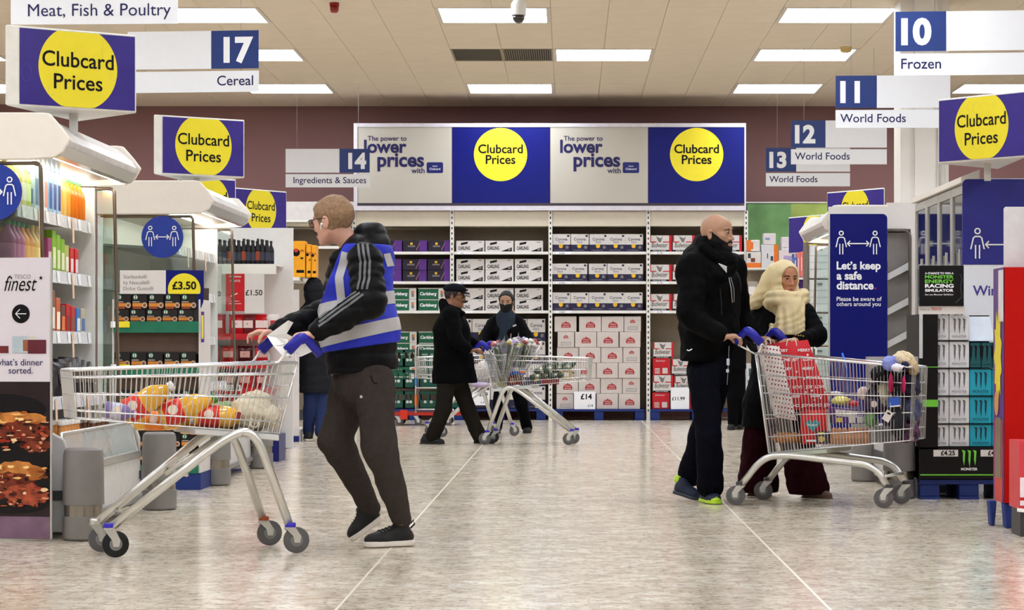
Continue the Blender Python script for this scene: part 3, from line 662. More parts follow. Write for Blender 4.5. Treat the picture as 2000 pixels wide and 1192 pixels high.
    for ya in (y0-.04, y1):
        a = MB(); pts = [(x(.0), ya, .03)]+[(x(.0), ya, .45)]+[(x(.025), ya, .52), (x(.09), ya, .555), (x(depth), ya, .555), (x(depth), ya, .03)]
        a.prism(pts, (0, .04, 0), mat('chest_end', (186, 184, 180), .45)); e = build(a, 'chest_end_panel', t, bevel=.006)
        a = MB(); a.box(*sorted((x(-.012), x(depth))), ya-.012, ya, .2, .25, darkgrey); build(a, 'bumper_strip', e)
    return t
def bumper(xc, yc, label, h=.475):
    t = thing('bumper_post', label, 'bumper post', (xc, yc, 0), 'grey bumper posts at cooler corners')
    gm_ = mat('bumper_grey', (122, 118, 114), .5)
    a = MB(); a.lathe((xc, yc, .004), [(.1, 0), (.108, .01), (.108, .12), (.103, .122)], gm_, 24); a.lathe((xc, yc, .004), [(.103, .18), (.108, .182), (.104, .44), (.098, .465), (.085, h)], gm_, 24); build(a, 'post', t, smooth=True, autos=.6, kind='stuff')
    a = MB(); a.lathe((xc, yc, .004), [(.1, .12), (.1, .182)], mat('brushed_band', (150, 144, 136), .25, .9), 24); build(a, 'metal_band', t, smooth=True, autos=.6)
    return t
cooler(-1, -2.63, 12.95, 15.05, 'near open drinks cooler at the left with juices on its shelves')
cooler(-1, -2.63, 18.2, 20.3, 'open cooler behind the coffee display with a round blue sticker')
bumper(X(163, 12.8), 12.8, 'grey bumper post beside the tall food advert'); bumper(X(311, 15.2), 15.2, 'grey bumper post in front of the coffee display')
bumper(X(422, 17.9), 17.9, 'grey bumper post seen under the front trolley basket'); bumper(X(508, 20.4), 20.4, 'dark grey bumper post at the far end of the second left cooler', .44)

# stickers
ICO = [0]
def person_icon(a, o, cx, cy, s, m, r=R3, u=U3):
    nn = Vector(r).cross(Vector(u)).normalized()
    def P3(x, y): return Vector(o)+Vector(r)*x+Vector(u)*y+nn*(.004+.00012*(ICO[0] % 9))
    def ln(q, w_, closed=False):
        for i in range(len(q)-1):
            ICO[0] += 1; p0, p1 = Vector(q[i]+(0,)), Vector(q[i+1]+(0,)); d = (p1-p0).normalized(); n = Vector((-d.y, d.x, 0))*w_/2; e = d*w_*.3
            c4 = [p0-n-e, p1-n+e, p1+n+e, p0+n-e]; a.add([P3(c.x, c.y) for c in c4], [(0, 1, 2, 3)], m)
    w_ = .055*s; n = 22; R0, R1 = .105*s-w_/2, .105*s+w_/2; vs = []
    for R_ in (R0, R1): vs += [Vector(o)+Vector(r)*(cx+R_*math.cos(2*PI*i/n))+Vector(u)*(cy+.8*s+R_*math.sin(2*PI*i/n))+nn*.004 for i in range(n)]
    a.add(vs, [(i, n+i, n+(i+1) % n, (i+1) % n) for i in range(n)], m)
    ln([(cx-.27*s, cy+.08*s), (cx-.17*s, cy+.52*s), (cx-.1*s, cy+.58*s), (cx+.1*s, cy+.58*s), (cx+.17*s, cy+.52*s), (cx+.27*s, cy+.08*s)], w_)
    ln([(cx-.08*s, cy+.22*s), (cx-.08*s, cy-.3*s)], w_); ln([(cx+.08*s, cy+.22*s), (cx+.08*s, cy-.3*s)], w_)
    return ln
def distance_icons(a, o, cx, cy, s, m, gap):
    ln = person_icon(a, o, cx-gap, cy-.25*s, s, m); person_icon(a, o, cx+gap, cy-.25*s, s, m)
    g = gap-.33*s; w_ = .055*s; ln([(cx-g, cy), (cx+g, cy)], w_); ln([(cx-g+.12*s, cy+.13*s), (cx-g, cy), (cx-g+.12*s, cy-.13*s)], w_); ln([(cx+g-.12*s, cy+.13*s), (cx+g, cy), (cx+g-.12*s, cy-.13*s)], w_)
stk = mat('sticker_blue', (34, 58, 148), .3)
for (u, v, R, Y, lab) in ((-13, 375, 56, 12.93, 'round blue distancing sticker on the near cooler glass, cut by the left edge'), (317, 463, 41, 18.17, 'round blue distancing sticker on the second cooler glass')):
    t = thing('distancing_sticker', lab, 'sticker', tuple(P(u, v, Y)), 'round blue distancing stickers'); a = MB(); k = Y/F
    a.lathe((X(u, Y), Y+.003, Z(v, Y)), [(R*k, 0), (R*k, .003)], stk, 40, axis=(0, 1, 0)); build(a, 'disc', t)
    a = MB(); distance_icons(a, tuple(P(u, v, Y)), 0, 0, R*.78*k, white_print, R*.57*k); build(a, 'icon_print', t)
# ------------------------------------------------------------------ goods in the near cooler
glossc = {}
def cm_(c, r=.35, **k):
    key = 'goods_%02x%02x%02x' % c
    return mat(key, c, r, **k)
clearp = glassmat('clear_plastic', (238, 240, 240), .12, .1)
def bottle(label, x, y, z, h, r, body, capc, lab_c=None, group='bottles in the near cooler', name='juice_bottle', seg=14, neck=.35, kindc='bottle'):
    t = thing(name, label, kindc, (x, y, z), group); a = MB()
    a.lathe((x, y, z), [(r*.9, 0), (r, h*.03), (r, h*.55), (r*.92, h*.66), (r*neck*1.1, h*.82), (r*neck, h*.9)], body, seg); build(a, 'body', t, smooth=True, autos=.8)
    a = MB(); a.lathe((x, y, z), [(r*neck*1.25, h*.9), (r*neck*1.25, h*.985), (r*neck*1.1, h)], capc, seg); build(a, 'cap', t, smooth=True, autos=.8)
    if lab_c is not None: a = MB(); a.lathe((x, y, z), [(r*1.015, h*.15), (r*1.015, h*.5)], lab_c, seg); build(a, 'label_band', t, smooth=True, autos=.8)
    return t
def carton(label, x, y, z, w_, d_, h, body, accent, group='cartons in the near cooler', gable=True, name='drink_carton', cat='carton'):
    t = thing(name, label, cat, (x, y, z), group); a = MB(); a.box(x-w_/2, x+w_/2, y-d_/2, y+d_/2, z, z+h*(.84 if gable else 1), body)
    if gable: a.prism([(x-w_/2, y-d_/2, z+h*.84), (x-w_/2, y+d_/2, z+h*.84), (x-w_/2, y+.004, z+h*.96), (x-w_/2, y+.004, z+h), (x-w_/2, y-.004, z+h), (x-w_/2, y-.004, z+h*.96)], (w_, 0, 0), body)
    build(a, 'body', t, bevel=.003, kind=None)
    a = MB(); rect(a, -w_*.38, w_*.38, h*.12, h*.4, accent, .001, (x, y-d_/2, z)); rect(a, -w_*.2, w_*.2, h*.5, h*.72, accent, .001, (x, y-d_/2, z))
    a.poly((x+w_/2, y, z), (0, 1, 0), U3, [(-d_*.4, h*.1), (d_*.4, h*.1), (d_*.4, h*.6), (-d_*.4, h*.6)], accent, .001); build(a, 'print', t)
    return t
XF = -2.63
zs = [1.757, 1.432, 1.087]
# top shelf: juices, cartons, amber bottles at the far end. columns along the depth of the shop
def sx(d): return XF-d
seq = [(13.05, 'b', (232, 208, 120), (214, 60, 50)), (13.16, 'b', (236, 216, 130), (214, 60, 50)), (13.27, 'b', (226, 220, 160), (236, 232, 220)), (13.38, 'b', (206, 222, 120), (240, 236, 220)),
       (13.5, 'c', (196, 212, 226), (96, 130, 180)), (13.62, 'c', (206, 220, 232), (110, 140, 190)), (13.74, 'c', (228, 236, 240), (236, 150, 130)), (13.86, 'c', (176, 206, 232), (54, 88, 160)),
       (13.98, 'c', (170, 204, 236), (60, 80, 150)), (14.1, 'c', (186, 214, 238), (50, 70, 140)), (14.22, 'b', (240, 190, 96), (240, 240, 236)), (14.33, 'b', (238, 196, 110), (240, 240, 236)),
       (14.44, 'b', (232, 170, 70), (60, 140, 70)), (14.55, 'b', (222, 120, 20), (52, 140, 60)), (14.66, 'b', (220, 116, 20), (52, 140, 60)), (14.77, 'b', (214, 112, 22), (52, 140, 60)), (14.88, 'b', (214, 120, 30), (52, 140, 60))]
names_ = {'b': 'bottle', 'c': 'carton'}
for i, (yy, kd, c1, c2) in enumerate(seq):
    for row, dd in enumerate((.34, .45, .56)):
        if row and i > 8: continue
        h = .27 if i < 13 else .25; where = ('front', 'middle', 'back')[row]
        if kd == 'b': bottle(f'{"red capped pale" if i < 2 else "white capped" if i < 13 and c2[0] > 230 else "green capped amber"} juice bottle, {ORD[i]} from the near end, {where} row of top shelf', sx(dd), yy, zs[0]+.0, h, .042, cm_(c1, .2), cm_(c2), cm_((min(255, c1[0]+14), min(255, c1[1]+20), min(255, c1[2]+60))) if i < 4 else None)
        else: carton(f'pale blue milk drink carton, {ORD[i]} from the near end, {where} row of top shelf', sx(dd), yy, zs[0], .095, .085, h+.02, cm_(c1), cm_(c2))
seq2 = [(13.04, (150, 76, 118), 1), (13.15, (158, 82, 124), 1), (13.26, (166, 88, 130), 1), (13.38, (230, 150, 70), 1), (13.5, (232, 156, 78), 1), (13.62, (222, 178, 90), 0), (13.73, (220, 180, 96), 0)]
for i, (yy, c1, g) in enumerate(seq2):
    for row, dd in enumerate((.35, .47)):
        bottle(f'{"purple" if i < 3 else "orange" if i < 5 else "golden"} smoothie bottle, {ORD[i]} from the near end, {("front", "back")[row]} row of second shelf', sx(dd), yy, zs[1], .25, .046, cm_(c1, .2), cm_((46, 140, 104) if g else (220, 190, 120)), cm_(tuple(min(255, q+34) for q in c1)))
for i, (yy, c1, c2) in enumerate(((13.9, (150, 60, 110), (230, 200, 210)), (14.02, (128, 176, 46), (230, 240, 190)), (14.14, (136, 184, 50), (230, 240, 190)), (14.26, (130, 180, 44), (236, 240, 200)), (14.38, (190, 200, 110), (240, 240, 220)), (14.52, (204, 30, 36), (240, 220, 220)), (14.66, (206, 32, 38), (240, 220, 220)))):
    carton(f'{("magenta", "lime green", "lime green", "lime green", "pale green", "bright red", "bright red")[i]} upright pack, {ORD[i]} past the smoothies on the second shelf', sx(.35), yy, zs[1], .09, .1, (.19, .24, .22, .2, .17, .16, .16)[i], cm_(c1), cm_(c2), group='upright packs on the second shelf', gable=False, name='drink_pack', cat='pack')
for i, (yy, c1, c2) in enumerate(((13.5, (96, 62, 56), (230, 210, 190)), (13.64, (200, 120, 60), (240, 220, 190)), (13.78, (110, 70, 60), (240, 230, 220)), (13.92, (140, 90, 70), (240, 230, 210)), (14.06, (186, 90, 50), (250, 240, 220)), (14.2, (104, 60, 50), (230, 120, 60)), (14.34, (190, 30, 40), (120, 60, 40)), (14.48, (196, 36, 44), (140, 80, 50)), (14.64, (66, 120, 190), (230, 236, 240)), (14.78, (196, 178, 150), (80, 120, 180)))):
    carton(f'small {("brown", "orange", "brown", "brown", "orange", "dark brown", "red", "red", "blue", "beige")[i]} pack, {ORD[i]} from the near end of the third shelf', sx(.34), yy, zs[2], .1, .11, (.2, .18, .22, .24, .2, .16, .17, .16, .15, .15)[i], cm_(c1), cm_(c2), group='small packs on the third shelf', gable=False, name='snack_pack', cat='pack')
def pouch(label, c, w_, h, d_, m, mtop, rz=0, tilt=0.0, group=None, cat='pouch', name='food_pouch'):
    """pillow-like bag standing up; c = centre of its base"""
    t = thing(name, label, cat, c, group); a = MB(); n = 7; mm = 6; vs = []; fs = []
    for s in (1, -1):
        for j in range(mm+1):
            for i in range(n+1):
                x_ = (i/n-.5)*w_; z_ = j/mm*h; b = math.sin(PI*i/n)**.6*math.sin(PI*min(1, (j/mm)*.96+.0))**.55 if 0 < i < n and 0 < j < mm else 0
                if j == 0: b = .35*math.sin(PI*i/n)
                b *= 1+.25*math.sin(i*2.7+j*1.9+c[0]*9+s)
                vs.append(Vector((x_*(1-.06*math.sin(PI*j/mm)), s*-b*d_/2, z_)))
    M_ = Matrix.Rotation(rz, 3, 'Z') @ Matrix.Rotation(tilt, 3, 'X'); vs = [M_ @ v+Vector(c) for v in vs]; o = (n+1)*(mm+1)
    for j in range(mm):
        for i in range(n):
            q = j*(n+1)+i; fs.append((q, q+1, q+n+2, q+n+1)); fs.append((o+q, o+q+n+1, o+q+n+2, o+q+1))
    k1 = [f for f in fs]; a.add(vs, k1, m); ob = build(a, 'bag', t, smooth=True)
    a = MB(); p = [M_ @ Vector((sx_*w_*.32, -d_*.5-.004, z_*h))+Vector(c) for sx_, z_ in ((-1, .3), (1, .3), (1, .68), (-1, .68))]; a.add(p, [(0, 1, 2, 3)], mtop); build(a, 'label_print', t)
    return t
foilk = cm_((44, 40, 42), .25)
for i, (yy, hh) in enumerate(((14.1, .2), (14.25, .22), (14.4, .23), (14.55, .21), (14.72, .2))):
    pouch(f'dark shiny salad pouch, {ORD[i]} from the near end on the lowest shelf', (sx(.26), yy, .725), .17, hh, .07, foilk, cm_((70, 56, 50)), rz=.9, tilt=-.25, group='dark pouches on the lowest shelf')
for i in range(6):
    for j in range(4):
        bottle(f'small orange labelled milk bottle in the chest, {ORD[i]} along, {ORD[j]} row back', sx(.16+j*.075), 13.5+i*.085, .335, .265, .033, cm_((222, 150, 84), .2), cm_((226, 222, 214)), cm_((232, 132, 50)), group='small bottles in the low chest', name='milk_bottle', seg=10, neck=.5)
for i in range(4):
    for j in range(2):
        bottle(f'small brown milkshake bottle in the chest, {ORD[i]} past the orange ones, {("front", "back")[j]} row', sx(.16+j*.08), 14.4+i*.14, .335, .25, .033, cm_((120, 78, 56), .2), cm_((200, 190, 180)), cm_((206, 120, 70)), group='small bottles in the low chest', name='milk_bottle', seg=10, neck=.5)

# ------------------------------------------------------------------ tall advert panel at the left edge
YA = 12.7
t = thing('advert_panel', 'tall white and dark food advert panel at the left edge', 'advert', (X(-80, YA), YA, 0)); k = YA/F
a = MB(); a.prism([(X(-150, YA), YA+.12, .012), (X(98, YA), YA, .012), (X(98, YA), YA, Z(503, YA)), (X(-150, YA), YA+.12, Z(503, YA))], (0, .02, 0), mat('advert_white', (214, 206, 212), .4, var=.02)); build(a, 'panel', t)
oA = Vector((X(98, YA), YA, .0)); rA = (Vector((X(98, YA), YA, 0))-Vector((X(-150, YA), YA+.12, 0))); WA = rA.length; rA.normalize()
def ax(u): return (u-98)*k
def az(v): return Z(v, YA)
dkplate = mat('advert_dark', (38, 26, 30), .3, var=.3, scale=5)
a = MB(); rect(a, -WA, 0, .012, az(746), dkplate, .001, oA, rA); ph = build(a, 'photo_print', t)
food = mat('meat_print', (112, 46, 28), .3, var=.5, scale=22); food2 = mat('bread_print', (196, 124, 56), .4, var=.35, scale=16); cloth = mat('cloth_print', (120, 92, 112), .5, var=.15); platem = mat('plate_print', (14, 12, 18), .25)
a = MB()
def blob(cx, cy, rx, ry, m, off, wob=.12, n=28, clipx=0.0, seed=1):
    rnd = random.Random(seed); pts = []
    for i in range(n):
        q = 2*PI*i/n; w_ = 1+rnd.uniform(-wob, wob); pts.append((min(ax(cx+rx*w_*math.cos(q)), clipx-.001), az(cy-ry*w_*math.sin(q))))
    a.poly(oA, rA, U3, pts, m, off)
blob(20, 930, 130, 75, platem, .002, .0); blob(0, 800, 90, 30, platem, .0025, 0)
rect(a, -WA, -.001, .013, az(1010), cloth, .0022, oA, rA); blob(15, 945, 105, 58, platem, .0028, 0)
blob(30, 818, 62, 13, food2, .0035, .1, seed=3); blob(45, 842, 58, 20, food, .004, .15, seed=4); blob(70, 872, 34, 12, food, .0042, .2, seed=5)
blob(30, 922, 56, 20, food2, .0045, .12, seed=6); blob(12, 948, 62, 26, food, .005, .15, seed=7); blob(48, 968, 50, 22, mat('meat_print_light', (164, 74, 48), .3, var=.45, scale=26), .0055, .2, seed=8)
for i in range(150):
    rnd = random.Random(i); u, v = rnd.uniform(-40, 92), rnd.choice((rnd.uniform(824, 884), rnd.uniform(925, 992)))
    blob(u, v, rnd.uniform(1.5, 9), rnd.uniform(1, 4), rnd.choice((mat('crumb_a', (220, 150, 110), .4), mat('crumb_b', (70, 20, 14), .3), mat('crumb_c', (140, 40, 24), .3), mat('crumb_d', (236, 200, 150), .4), mat('crumb_e', (30, 12, 10), .3), mat('crumb_f', (176, 84, 52), .3))), .006+.0001*i, .3, 7, seed=i)
for i in range(26):
    rnd = random.Random(i+500); u, v = rnd.uniform(-20, 92), rnd.choice((rnd.uniform(806, 826), rnd.uniform(906, 936))); blob(u, v, rnd.uniform(4, 14), rnd.uniform(1.5, 4), rnd.choice((mat('crust_a', (232, 178, 104), .4), mat('crust_b', (160, 86, 30), .4), mat('crust_c', (244, 208, 140), .4), mat('crust_d', (110, 52, 18), .4))), .022+.0001*i, .25, 9, seed=i)
build(a, 'dish_print', ph, kind='stuff')
a = MB(); a.text('finest', oA, rA, U3, ax(3), az(568), ink, w=68*k, off=.002, shear=.35, h=30*k); a.text('TESCO', oA, rA, U3, ax(24), az(544), greyprint, w=34*k, off=.002); a.poly(oA, rA, U3, [(ax(79)+(5.2 if q_ % 2 == 0 else 1.9)*k*math.sin(PI*q_/5), az(543)+(5.2 if q_ % 2 == 0 else 1.9)*k*math.cos(PI*q_/5)) for q_ in range(9, -1, -1)], ink, .002)
a.text('what\u2019s dinner', oA, rA, U3, ax(83), az(714), navy_ink, w=98*k, align='R', off=.002, bold=.005); a.text('sorted.', oA, rA, U3, ax(37), az(730), navy_ink, w=50*k, align='C', off=.002, bold=.005); build(a, 'lettering', t)
a = MB(); a.disc(oA, rA, U3, ax(37.5), az(613), 18.5*k, ink, .002); ln = person_icon(MB(), oA, 0, 0, 0, ink)
o_ = oA+rA.cross(Vector(U3)).normalized()*.001
def arrow(a, pts, w_, m):
    for p0, p1 in zip(pts[:-1], pts[1:]):
        p0, p1 = Vector(p0+(0,)), Vector(p1+(0,)); d = (p1-p0).normalized(); n = Vector((-d.y, d.x, 0))*w_/2
        a.poly(oA, rA, U3, [((p0-n).x, (p0-n).y), ((p1-n).x, (p1-n).y), ((p1+n).x, (p1+n).y), ((p0+n).x, (p0+n).y)], white_print, .004)
arrow(a, [(ax(49), az(613)), (ax(27), az(613))], 1.6*k, None); arrow(a, [(ax(36), az(604)), (ax(27), az(613)), (ax(36), az(622))], 1.6*k, None); build(a, 'arrow_emblem', t)
a = MB()
for u0, u1, v0, v1, c in ((-20, 12, 676, 690, (110, 40, 44)), (20, 50, 657, 690, (176, 190, 196)), (42, 52, 664, 686, (150, 90, 60)), (52, 90, 664, 691, (96, 36, 48)), (56, 69, 657, 690, (200, 196, 180))): rect(a, ax(u0), ax(u1), az(v1), az(v0), cm_(c), .002+.0002*(u0 % 5), oA, rA)
build(a, 'pack_print', t)
a = MB(); a.box(X(98, YA), X(98, YA)+.008, YA-.002, YA+.024, .012, Z(503, YA), steel); build(a, 'edge_trim', t)
a = MB(); a.box(X(-150, YA), X(98, YA)-.02, YA+.05, YA+.11, 0, .012, steel); build(a, 'foot', t)

# ------------------------------------------------------------------ coffee display in front of the second cooler
YD = 17.3; kd_ = YD/F
def DX(u): return X(u, YD)
def DZ(v): return Z(v, YD)
coffee_blk = mat('coffee_black', (26, 22, 22), .4, var=.1); coffee_green = mat('tray_green', (28, 104, 78), .4); kraft = mat('brown_board', (84, 66, 56), .8)
t = thing('display_stand', 'cardboard display stand of black coffee boxes with green tray fronts', 'display stand', (DX(300), YD, 0))
a = MB(); a.box(DX(388), DX(391), YD, YD+.5, .12, DZ(585), whitecard); build(a, 'side_panel', t); a = MB(); a.box(DX(219), DX(222), YD, YD+.5, .12, DZ(585), whitecard); build(a, 'side_panel', t)
a = MB(); a.box(DX(222), DX(388), YD+.47, YD+.5, .12, DZ(560), kraft); build(a, 'back_panel', t)
a = MB()
for v0_, v1_ in ((650, 692), (735, 772), (836, 862)): a.box(DX(222), DX(388), YD+.05, YD+.07, DZ(v1_), DZ(v0_), kraft)
build(a, 'gap_filler', t, kind='stuff')  # brown filler boards added near the front, as the deep gaps get no light
for z in (640, 724, 826, 915):
    a = MB(); a.box(DX(222), DX(388), YD, YD+.47, DZ(z)-.01, DZ(z), kraft); sh = build(a, 'tray', t)
    a = MB(); a.box(DX(222), DX(388), YD-.01, YD, DZ(z+10), DZ(z-12 if z == 640 else z-6), coffee_green); build(a, 'tray_front', sh)
    a = MB(); a.box(DX(217), DX(232), YD-.02, YD-.012, DZ(z-3 if z != 640 else 640), DZ(z-12 if z != 640 else 628), white_print); a.box(DX(232.2), DX(254), YD-.02, YD-.012, DZ(z-3 if z != 640 else 640), DZ(z-12 if z != 640 else 628), yellow); build(a, 'price_ticket', sh, kind='stuff')
a = MB(); a.box(DX(222), DX(388), YD, YD+.02, .12, DZ(915)-.01, mat('dark_green', (18, 60, 46), .5)); a.disc((DX(360), YD, DZ(895)), R3, U3, 0, 0, 13*kd_, whitecard, .002, 20); build(a, 'base_panel', t, kind='stuff')
a = MB(); a.box(DX(218), DX(392), YD, YD+.5, 0, .12, pal_blue); build(a, 'base', t)
def d_coffee(a, w, h, d):
    a.disc(O0, R3, U3, w*.24, h*.78, w*.16, coffee_green, .0009, 18); a.disc(O0, R3, U3, w*.24, h*.78, w*.12, whitecard, .0014, 18); rect(a, w*.21, w*.27, h*.64, h*.9, coffee_green, .0018)
    rect(a, w*.04, w*.66, h*.16, h*.4, mat('amber_print', (206, 128, 50), .4), .0009); rect(a, w*.06, w*.5, h*.46, h*.5, whitecard); rect(a, w*.06, w*.6, h*.02, h*.12, mat('rust_print', (150, 70, 40), .5))
    a.disc(O0, R3, U3, w*.82, h*.26, w*.17, mat('cup_print', (196, 168, 142), .4), .0012, 14); a.disc(O0, R3, U3, w*.82, h*.26, w*.1, mat('cup_print2', (120, 76, 52), .4), .0018, 12)
cb = case('coffee_box', 'coffee box', '', 30.5*kd_, 28*kd_, .13, coffee_blk, d_coffee); fst = True
for r, (v1, h, us, nm) in enumerate(((604, 30, (224, 256, 288, 320, 352), 'topmost row'), (630, 26, (220, 252, 284, 315, 346), 'second row'), (718, 30, (222, 254, 286, 319, 351), 'third row'), (818, 30, (222, 254, 286, 319, 351), 'fourth row'), (790, 28, (226, 258, 290, 322, 354), 'fourth row, upper layer'), (690, 0, (), ''), (903, 28, (222, 254, 286, 319, 351), 'bottom row, lower layer'), (875, 28, (224, 256, 288, 320, 352), 'bottom row, upper layer'))):
    for i, u in enumerate(us):
        lab = f'black coffee box with amber band, {ORD[i]} from the left in the {nm}'; loc = (DX(u), YD+.03+(.0 if nm != 'topmost row' else .0), DZ(v1)); sc = (1, 1, h/28)
        if fst: cb['label'] = lab; cb['group'] = 'coffee boxes on the display'; cb.location = loc; cb.scale = sc; fst = False
        else: copy_tree(cb, loc, scale=sc, label=lab, group='coffee boxes on the display')
t = thing('header_card', 'white and blue £3.50 header card above the coffee boxes', 'header card', (DX(233), YD, DZ(572)))
a = MB(); a.box(DX(233), DX(323), YD+.02, YD+.03, DZ(574), DZ(528), whitecard); build(a, 'card', t)
a = MB(); a.box(DX(323), DX(397), YD+.02, YD+.03, DZ(574), DZ(528), royal); a.prism([(DX(384), YD+.02, DZ(574)), (DX(397), YD+.02, DZ(574)), (DX(396), YD+.02, DZ(590)), (DX(392), YD+.02, DZ(601)), (DX(384), YD+.02, DZ(606))], (0, .01, 0), royal); b2 = build(a, 'blue_card', t, kind='stuff')
a = MB(); oD = (DX(323), YD+.02, DZ(574)); a.disc(oD, R3, U3, 36*kd_, 8*kd_, 32*kd_, yellow, .001, 40, clip=(0, 1, 0, 1)); build(a, 'printed_disc', b2)
a = MB(); a.text('£3.50', oD, R3, U3, 36*kd_, 9*kd_, ink, w=47*kd_, bold=.03, align='C', off=.002); build(a, 'lettering', b2)
a = MB()
for i, s in enumerate(('Starbucks®', 'by Nescafé®', 'Dolce Gusto®')): a.text(s, (DX(240), YD+.02, DZ(544+i*11.5)), R3, U3, 0, 0, greyprint, h=7*kd_, off=.001)
build(a, 'lettering', t)
# ticket strip
t = thing('ticket_strip', 'narrow yellow and purple ticket strip on the display edge', 'label strip', (DX(394), YD, DZ(670))); a = MB(); a.box(DX(393), DX(399), YD-.01, YD-.004, DZ(669), DZ(609), purple); build(a, 'strip', t); a = MB(); rect(a, 0, 4*kd_, 0, 46*kd_, cm_((220, 206, 90)), .001, (DX(394), YD-.01, DZ(662))); build(a, 'print', t)

# ------------------------------------------------------------------ red confectionery end display with £1.50 cards
YR = 21.6; kr = YR/F
def RX(u): return X(u, YR)
def RZ(v): return Z(v, YR)
t = thing('end_shelving', 'white end of aisle shelving with red pouches and £1.50 cards', 'shelving', (RX(460), YR, 0))
a = MB(); a.box(RX(388), RX(560), YR+.5, YR+.53, .1, RZ(440), white_plastic); build(a, 'back_panel', t)
a = MB(); a.box(RX(388), RX(396), YR, YR+.5, 0, RZ(600), white); build(a, 'side_panel', t)
for v, u1 in ((516, 540), (652, 530), (708, 530), (758, 535), (806, 540)):
    a = MB(); a.box(RX(396), RX(u1), YR-.02, YR+.5, RZ(v+3), RZ(v), white if v < 600 else cm_((170, 26, 34))); a.box(RX(396), RX(u1), YR-.03, YR-.02, RZ(v+(12 if v > 600 else 20)), RZ(v), white if v < 600 else cm_((176, 28, 36))); build(a, 'shelf', t)
a = MB(); a.box(RX(396), RX(545), YR, YR+.5, 0, RZ(850), navy); build(a, 'plinth', t)
# black bottles on its top shelf
for i in range(12):
    for j in range(2):
        u = 420+i*9.2; bottle(f'dark soft drink bottle, {ORD[i]} in the {("front", "back")[j]} row above the £1.50 cards', RX(u)+j*.02, YR+.04+j*.1, RZ(516), .225-.008*(i % 3), .027, cm_((24, 22, 26), .15), cm_((30, 28, 30)), cm_((60, 62, 78) if i % 3 else (150, 70, 50)), group='dark bottles on the white shelf', name='cola_bottle', seg=8, kindc='bottle')
for i, (u0, u1, c, rot) in enumerate(((405, 440, (180, 30, 40), 0), (446, 478, (186, 24, 34), .1), (470, 500, (120, 40, 46), -.1), (492, 530, (200, 20, 26), 0), (518, 545, (206, 196, 190), .5))):
    w_ = (u1-u0)*kr; pouch(f'{("dark red", "crimson", "maroon", "bright red", "white and red")[i]} sweets pouch, {ORD[i]} along the upper red tray', (RX((u0+u1)/2), YR+.05, RZ(652)), w_, 38*kr, .07, cm_(c, .22), cm_((226, 200, 196) if i != 4 else (180, 40, 50)), rz=rot, group='sweets pouches on the red trays')
for r, v in enumerate((708, 758, 806)):
    for i in range(4):
        u = 412+i*33; c = ((150, 26, 32), (176, 24, 30), (70, 20, 22), (190, 40, 44))[(i+r) % 4]
        pouch(f'red sweets pouch, {ORD[i]} along the {("second", "third", "lowest")[r]} red tray', (RX(u), YR+.05, RZ(v)), 30*kr, 32*kr, .06, cm_(c, .22), cm_((200, 150, 140)), group='sweets pouches on the red trays')
def ccard(name, lab, u0, u1, v0, v1, Y, m, tx):
    t = thing(name, lab, 'price card', (X(u0, Y), Y, Z(v1, Y))); a = MB(); a.box(X(u0, Y), X(u1, Y), Y, Y+.006, Z(v1, Y), Z(v0, Y), m); build(a, 'card', t)
    a = MB(); tx(a, (X(u0, Y), Y, Z(v1, Y)), Y/F); build(a, 'lettering', t); return t
ccard('price_card', 'white £1.50 card nearest the coffee display', 399, 432, 520, 612, YR-.037, whitecard, lambda a, o, k: a.text('£1.50', o, R3, U3, 17*k, 33*k, ink, w=30*k, bold=.015, align='C'))
ccard('price_card', 'white £1.50 card beside the red poster', 478, 516, 535, 612, YR-.037, whitecard, lambda a, o, k: a.text('£1.50', o, R3, U3, 18*k, 35*k, ink, w=33*k, bold=.015, align='C'))
def rp(a, o, k):
    a.text('Valentines', o, R3, U3, 18*k, 66*k, whitecard, w=24*k, align='C', bold=.02); a.text('TREATS', o, R3, U3, 18*k, 57*k, whitecard, w=20*k, align='C', bold=.02)
    rect(a, 6*k, 30*k, 14*k, 15*k, whitecard, .001, o); rect(a, 10*k, 26*k, 19*k, 20*k, whitecard, .001, o); a.poly(o, R3, U3, [(9*k, 30*k), (22*k, 36*k), (24*k, 34*k), (10*k, 28*k)], cm_((230, 190, 170)), .001)
ccard('poster_card', 'narrow red poster card between the two £1.50 cards', 441, 477.5, 535, 608, YR-.037, cm_((188, 22, 32)), rp)
ccard('price_card', 'small 3.50 shelf card above the canvas bag', 436, 470, 752, 764, YR-.037, whitecard, lambda a, o, k: a.text('3.50', o, R3, U3, 22*k, 2.5*k, ink, w=18*k, bold=.03, align='C'))
# tall orange boxes further back on a shelf
YO = 26.2; ko = YO/F
t = thing('aisle_shelving', 'white shelving end with blank board behind the vested man', 'shelving', (X(560, YO), YO, 0))
a = MB(); a.box(X(527, YO), X(584, YO), YO, YO+.03, Z(852, YO), Z(566, YO), mat('blank_board', (206, 200, 198), .5, var=.02)); build(a, 'end_board', t)
a = MB(); a.box(X(527, YO), X(584, YO), YO-.02, YO+.03, 0, Z(852, YO), navy); build(a, 'plinth', t)
a = MB(); a.box(X(526, YO), X(584, YO), YO+.03, YO+1.2, 0.0, .12, white); a.box(X(526, YO), X(584, YO), YO+.03, YO+1.2, Z(548, YO), Z(541, YO), white); build(a, 'shelf', t, kind='stuff')
a = MB(); a.box(X(526, YO), X(540, YO), YO+.05, YO+1.2, .1, Z(541, YO), white); build(a, 'side_panel', t)
a = MB(); a.box(X(548, YO), X(554, YO), YO-.04, YO-.02, Z(572, YO), Z(536, YO), white); a.box(X(534, YO), X(574, YO), YO-.04, YO-.02, Z(560, YO), Z(556, YO), white); build(a, 'card_holder', t, kind='stuff')
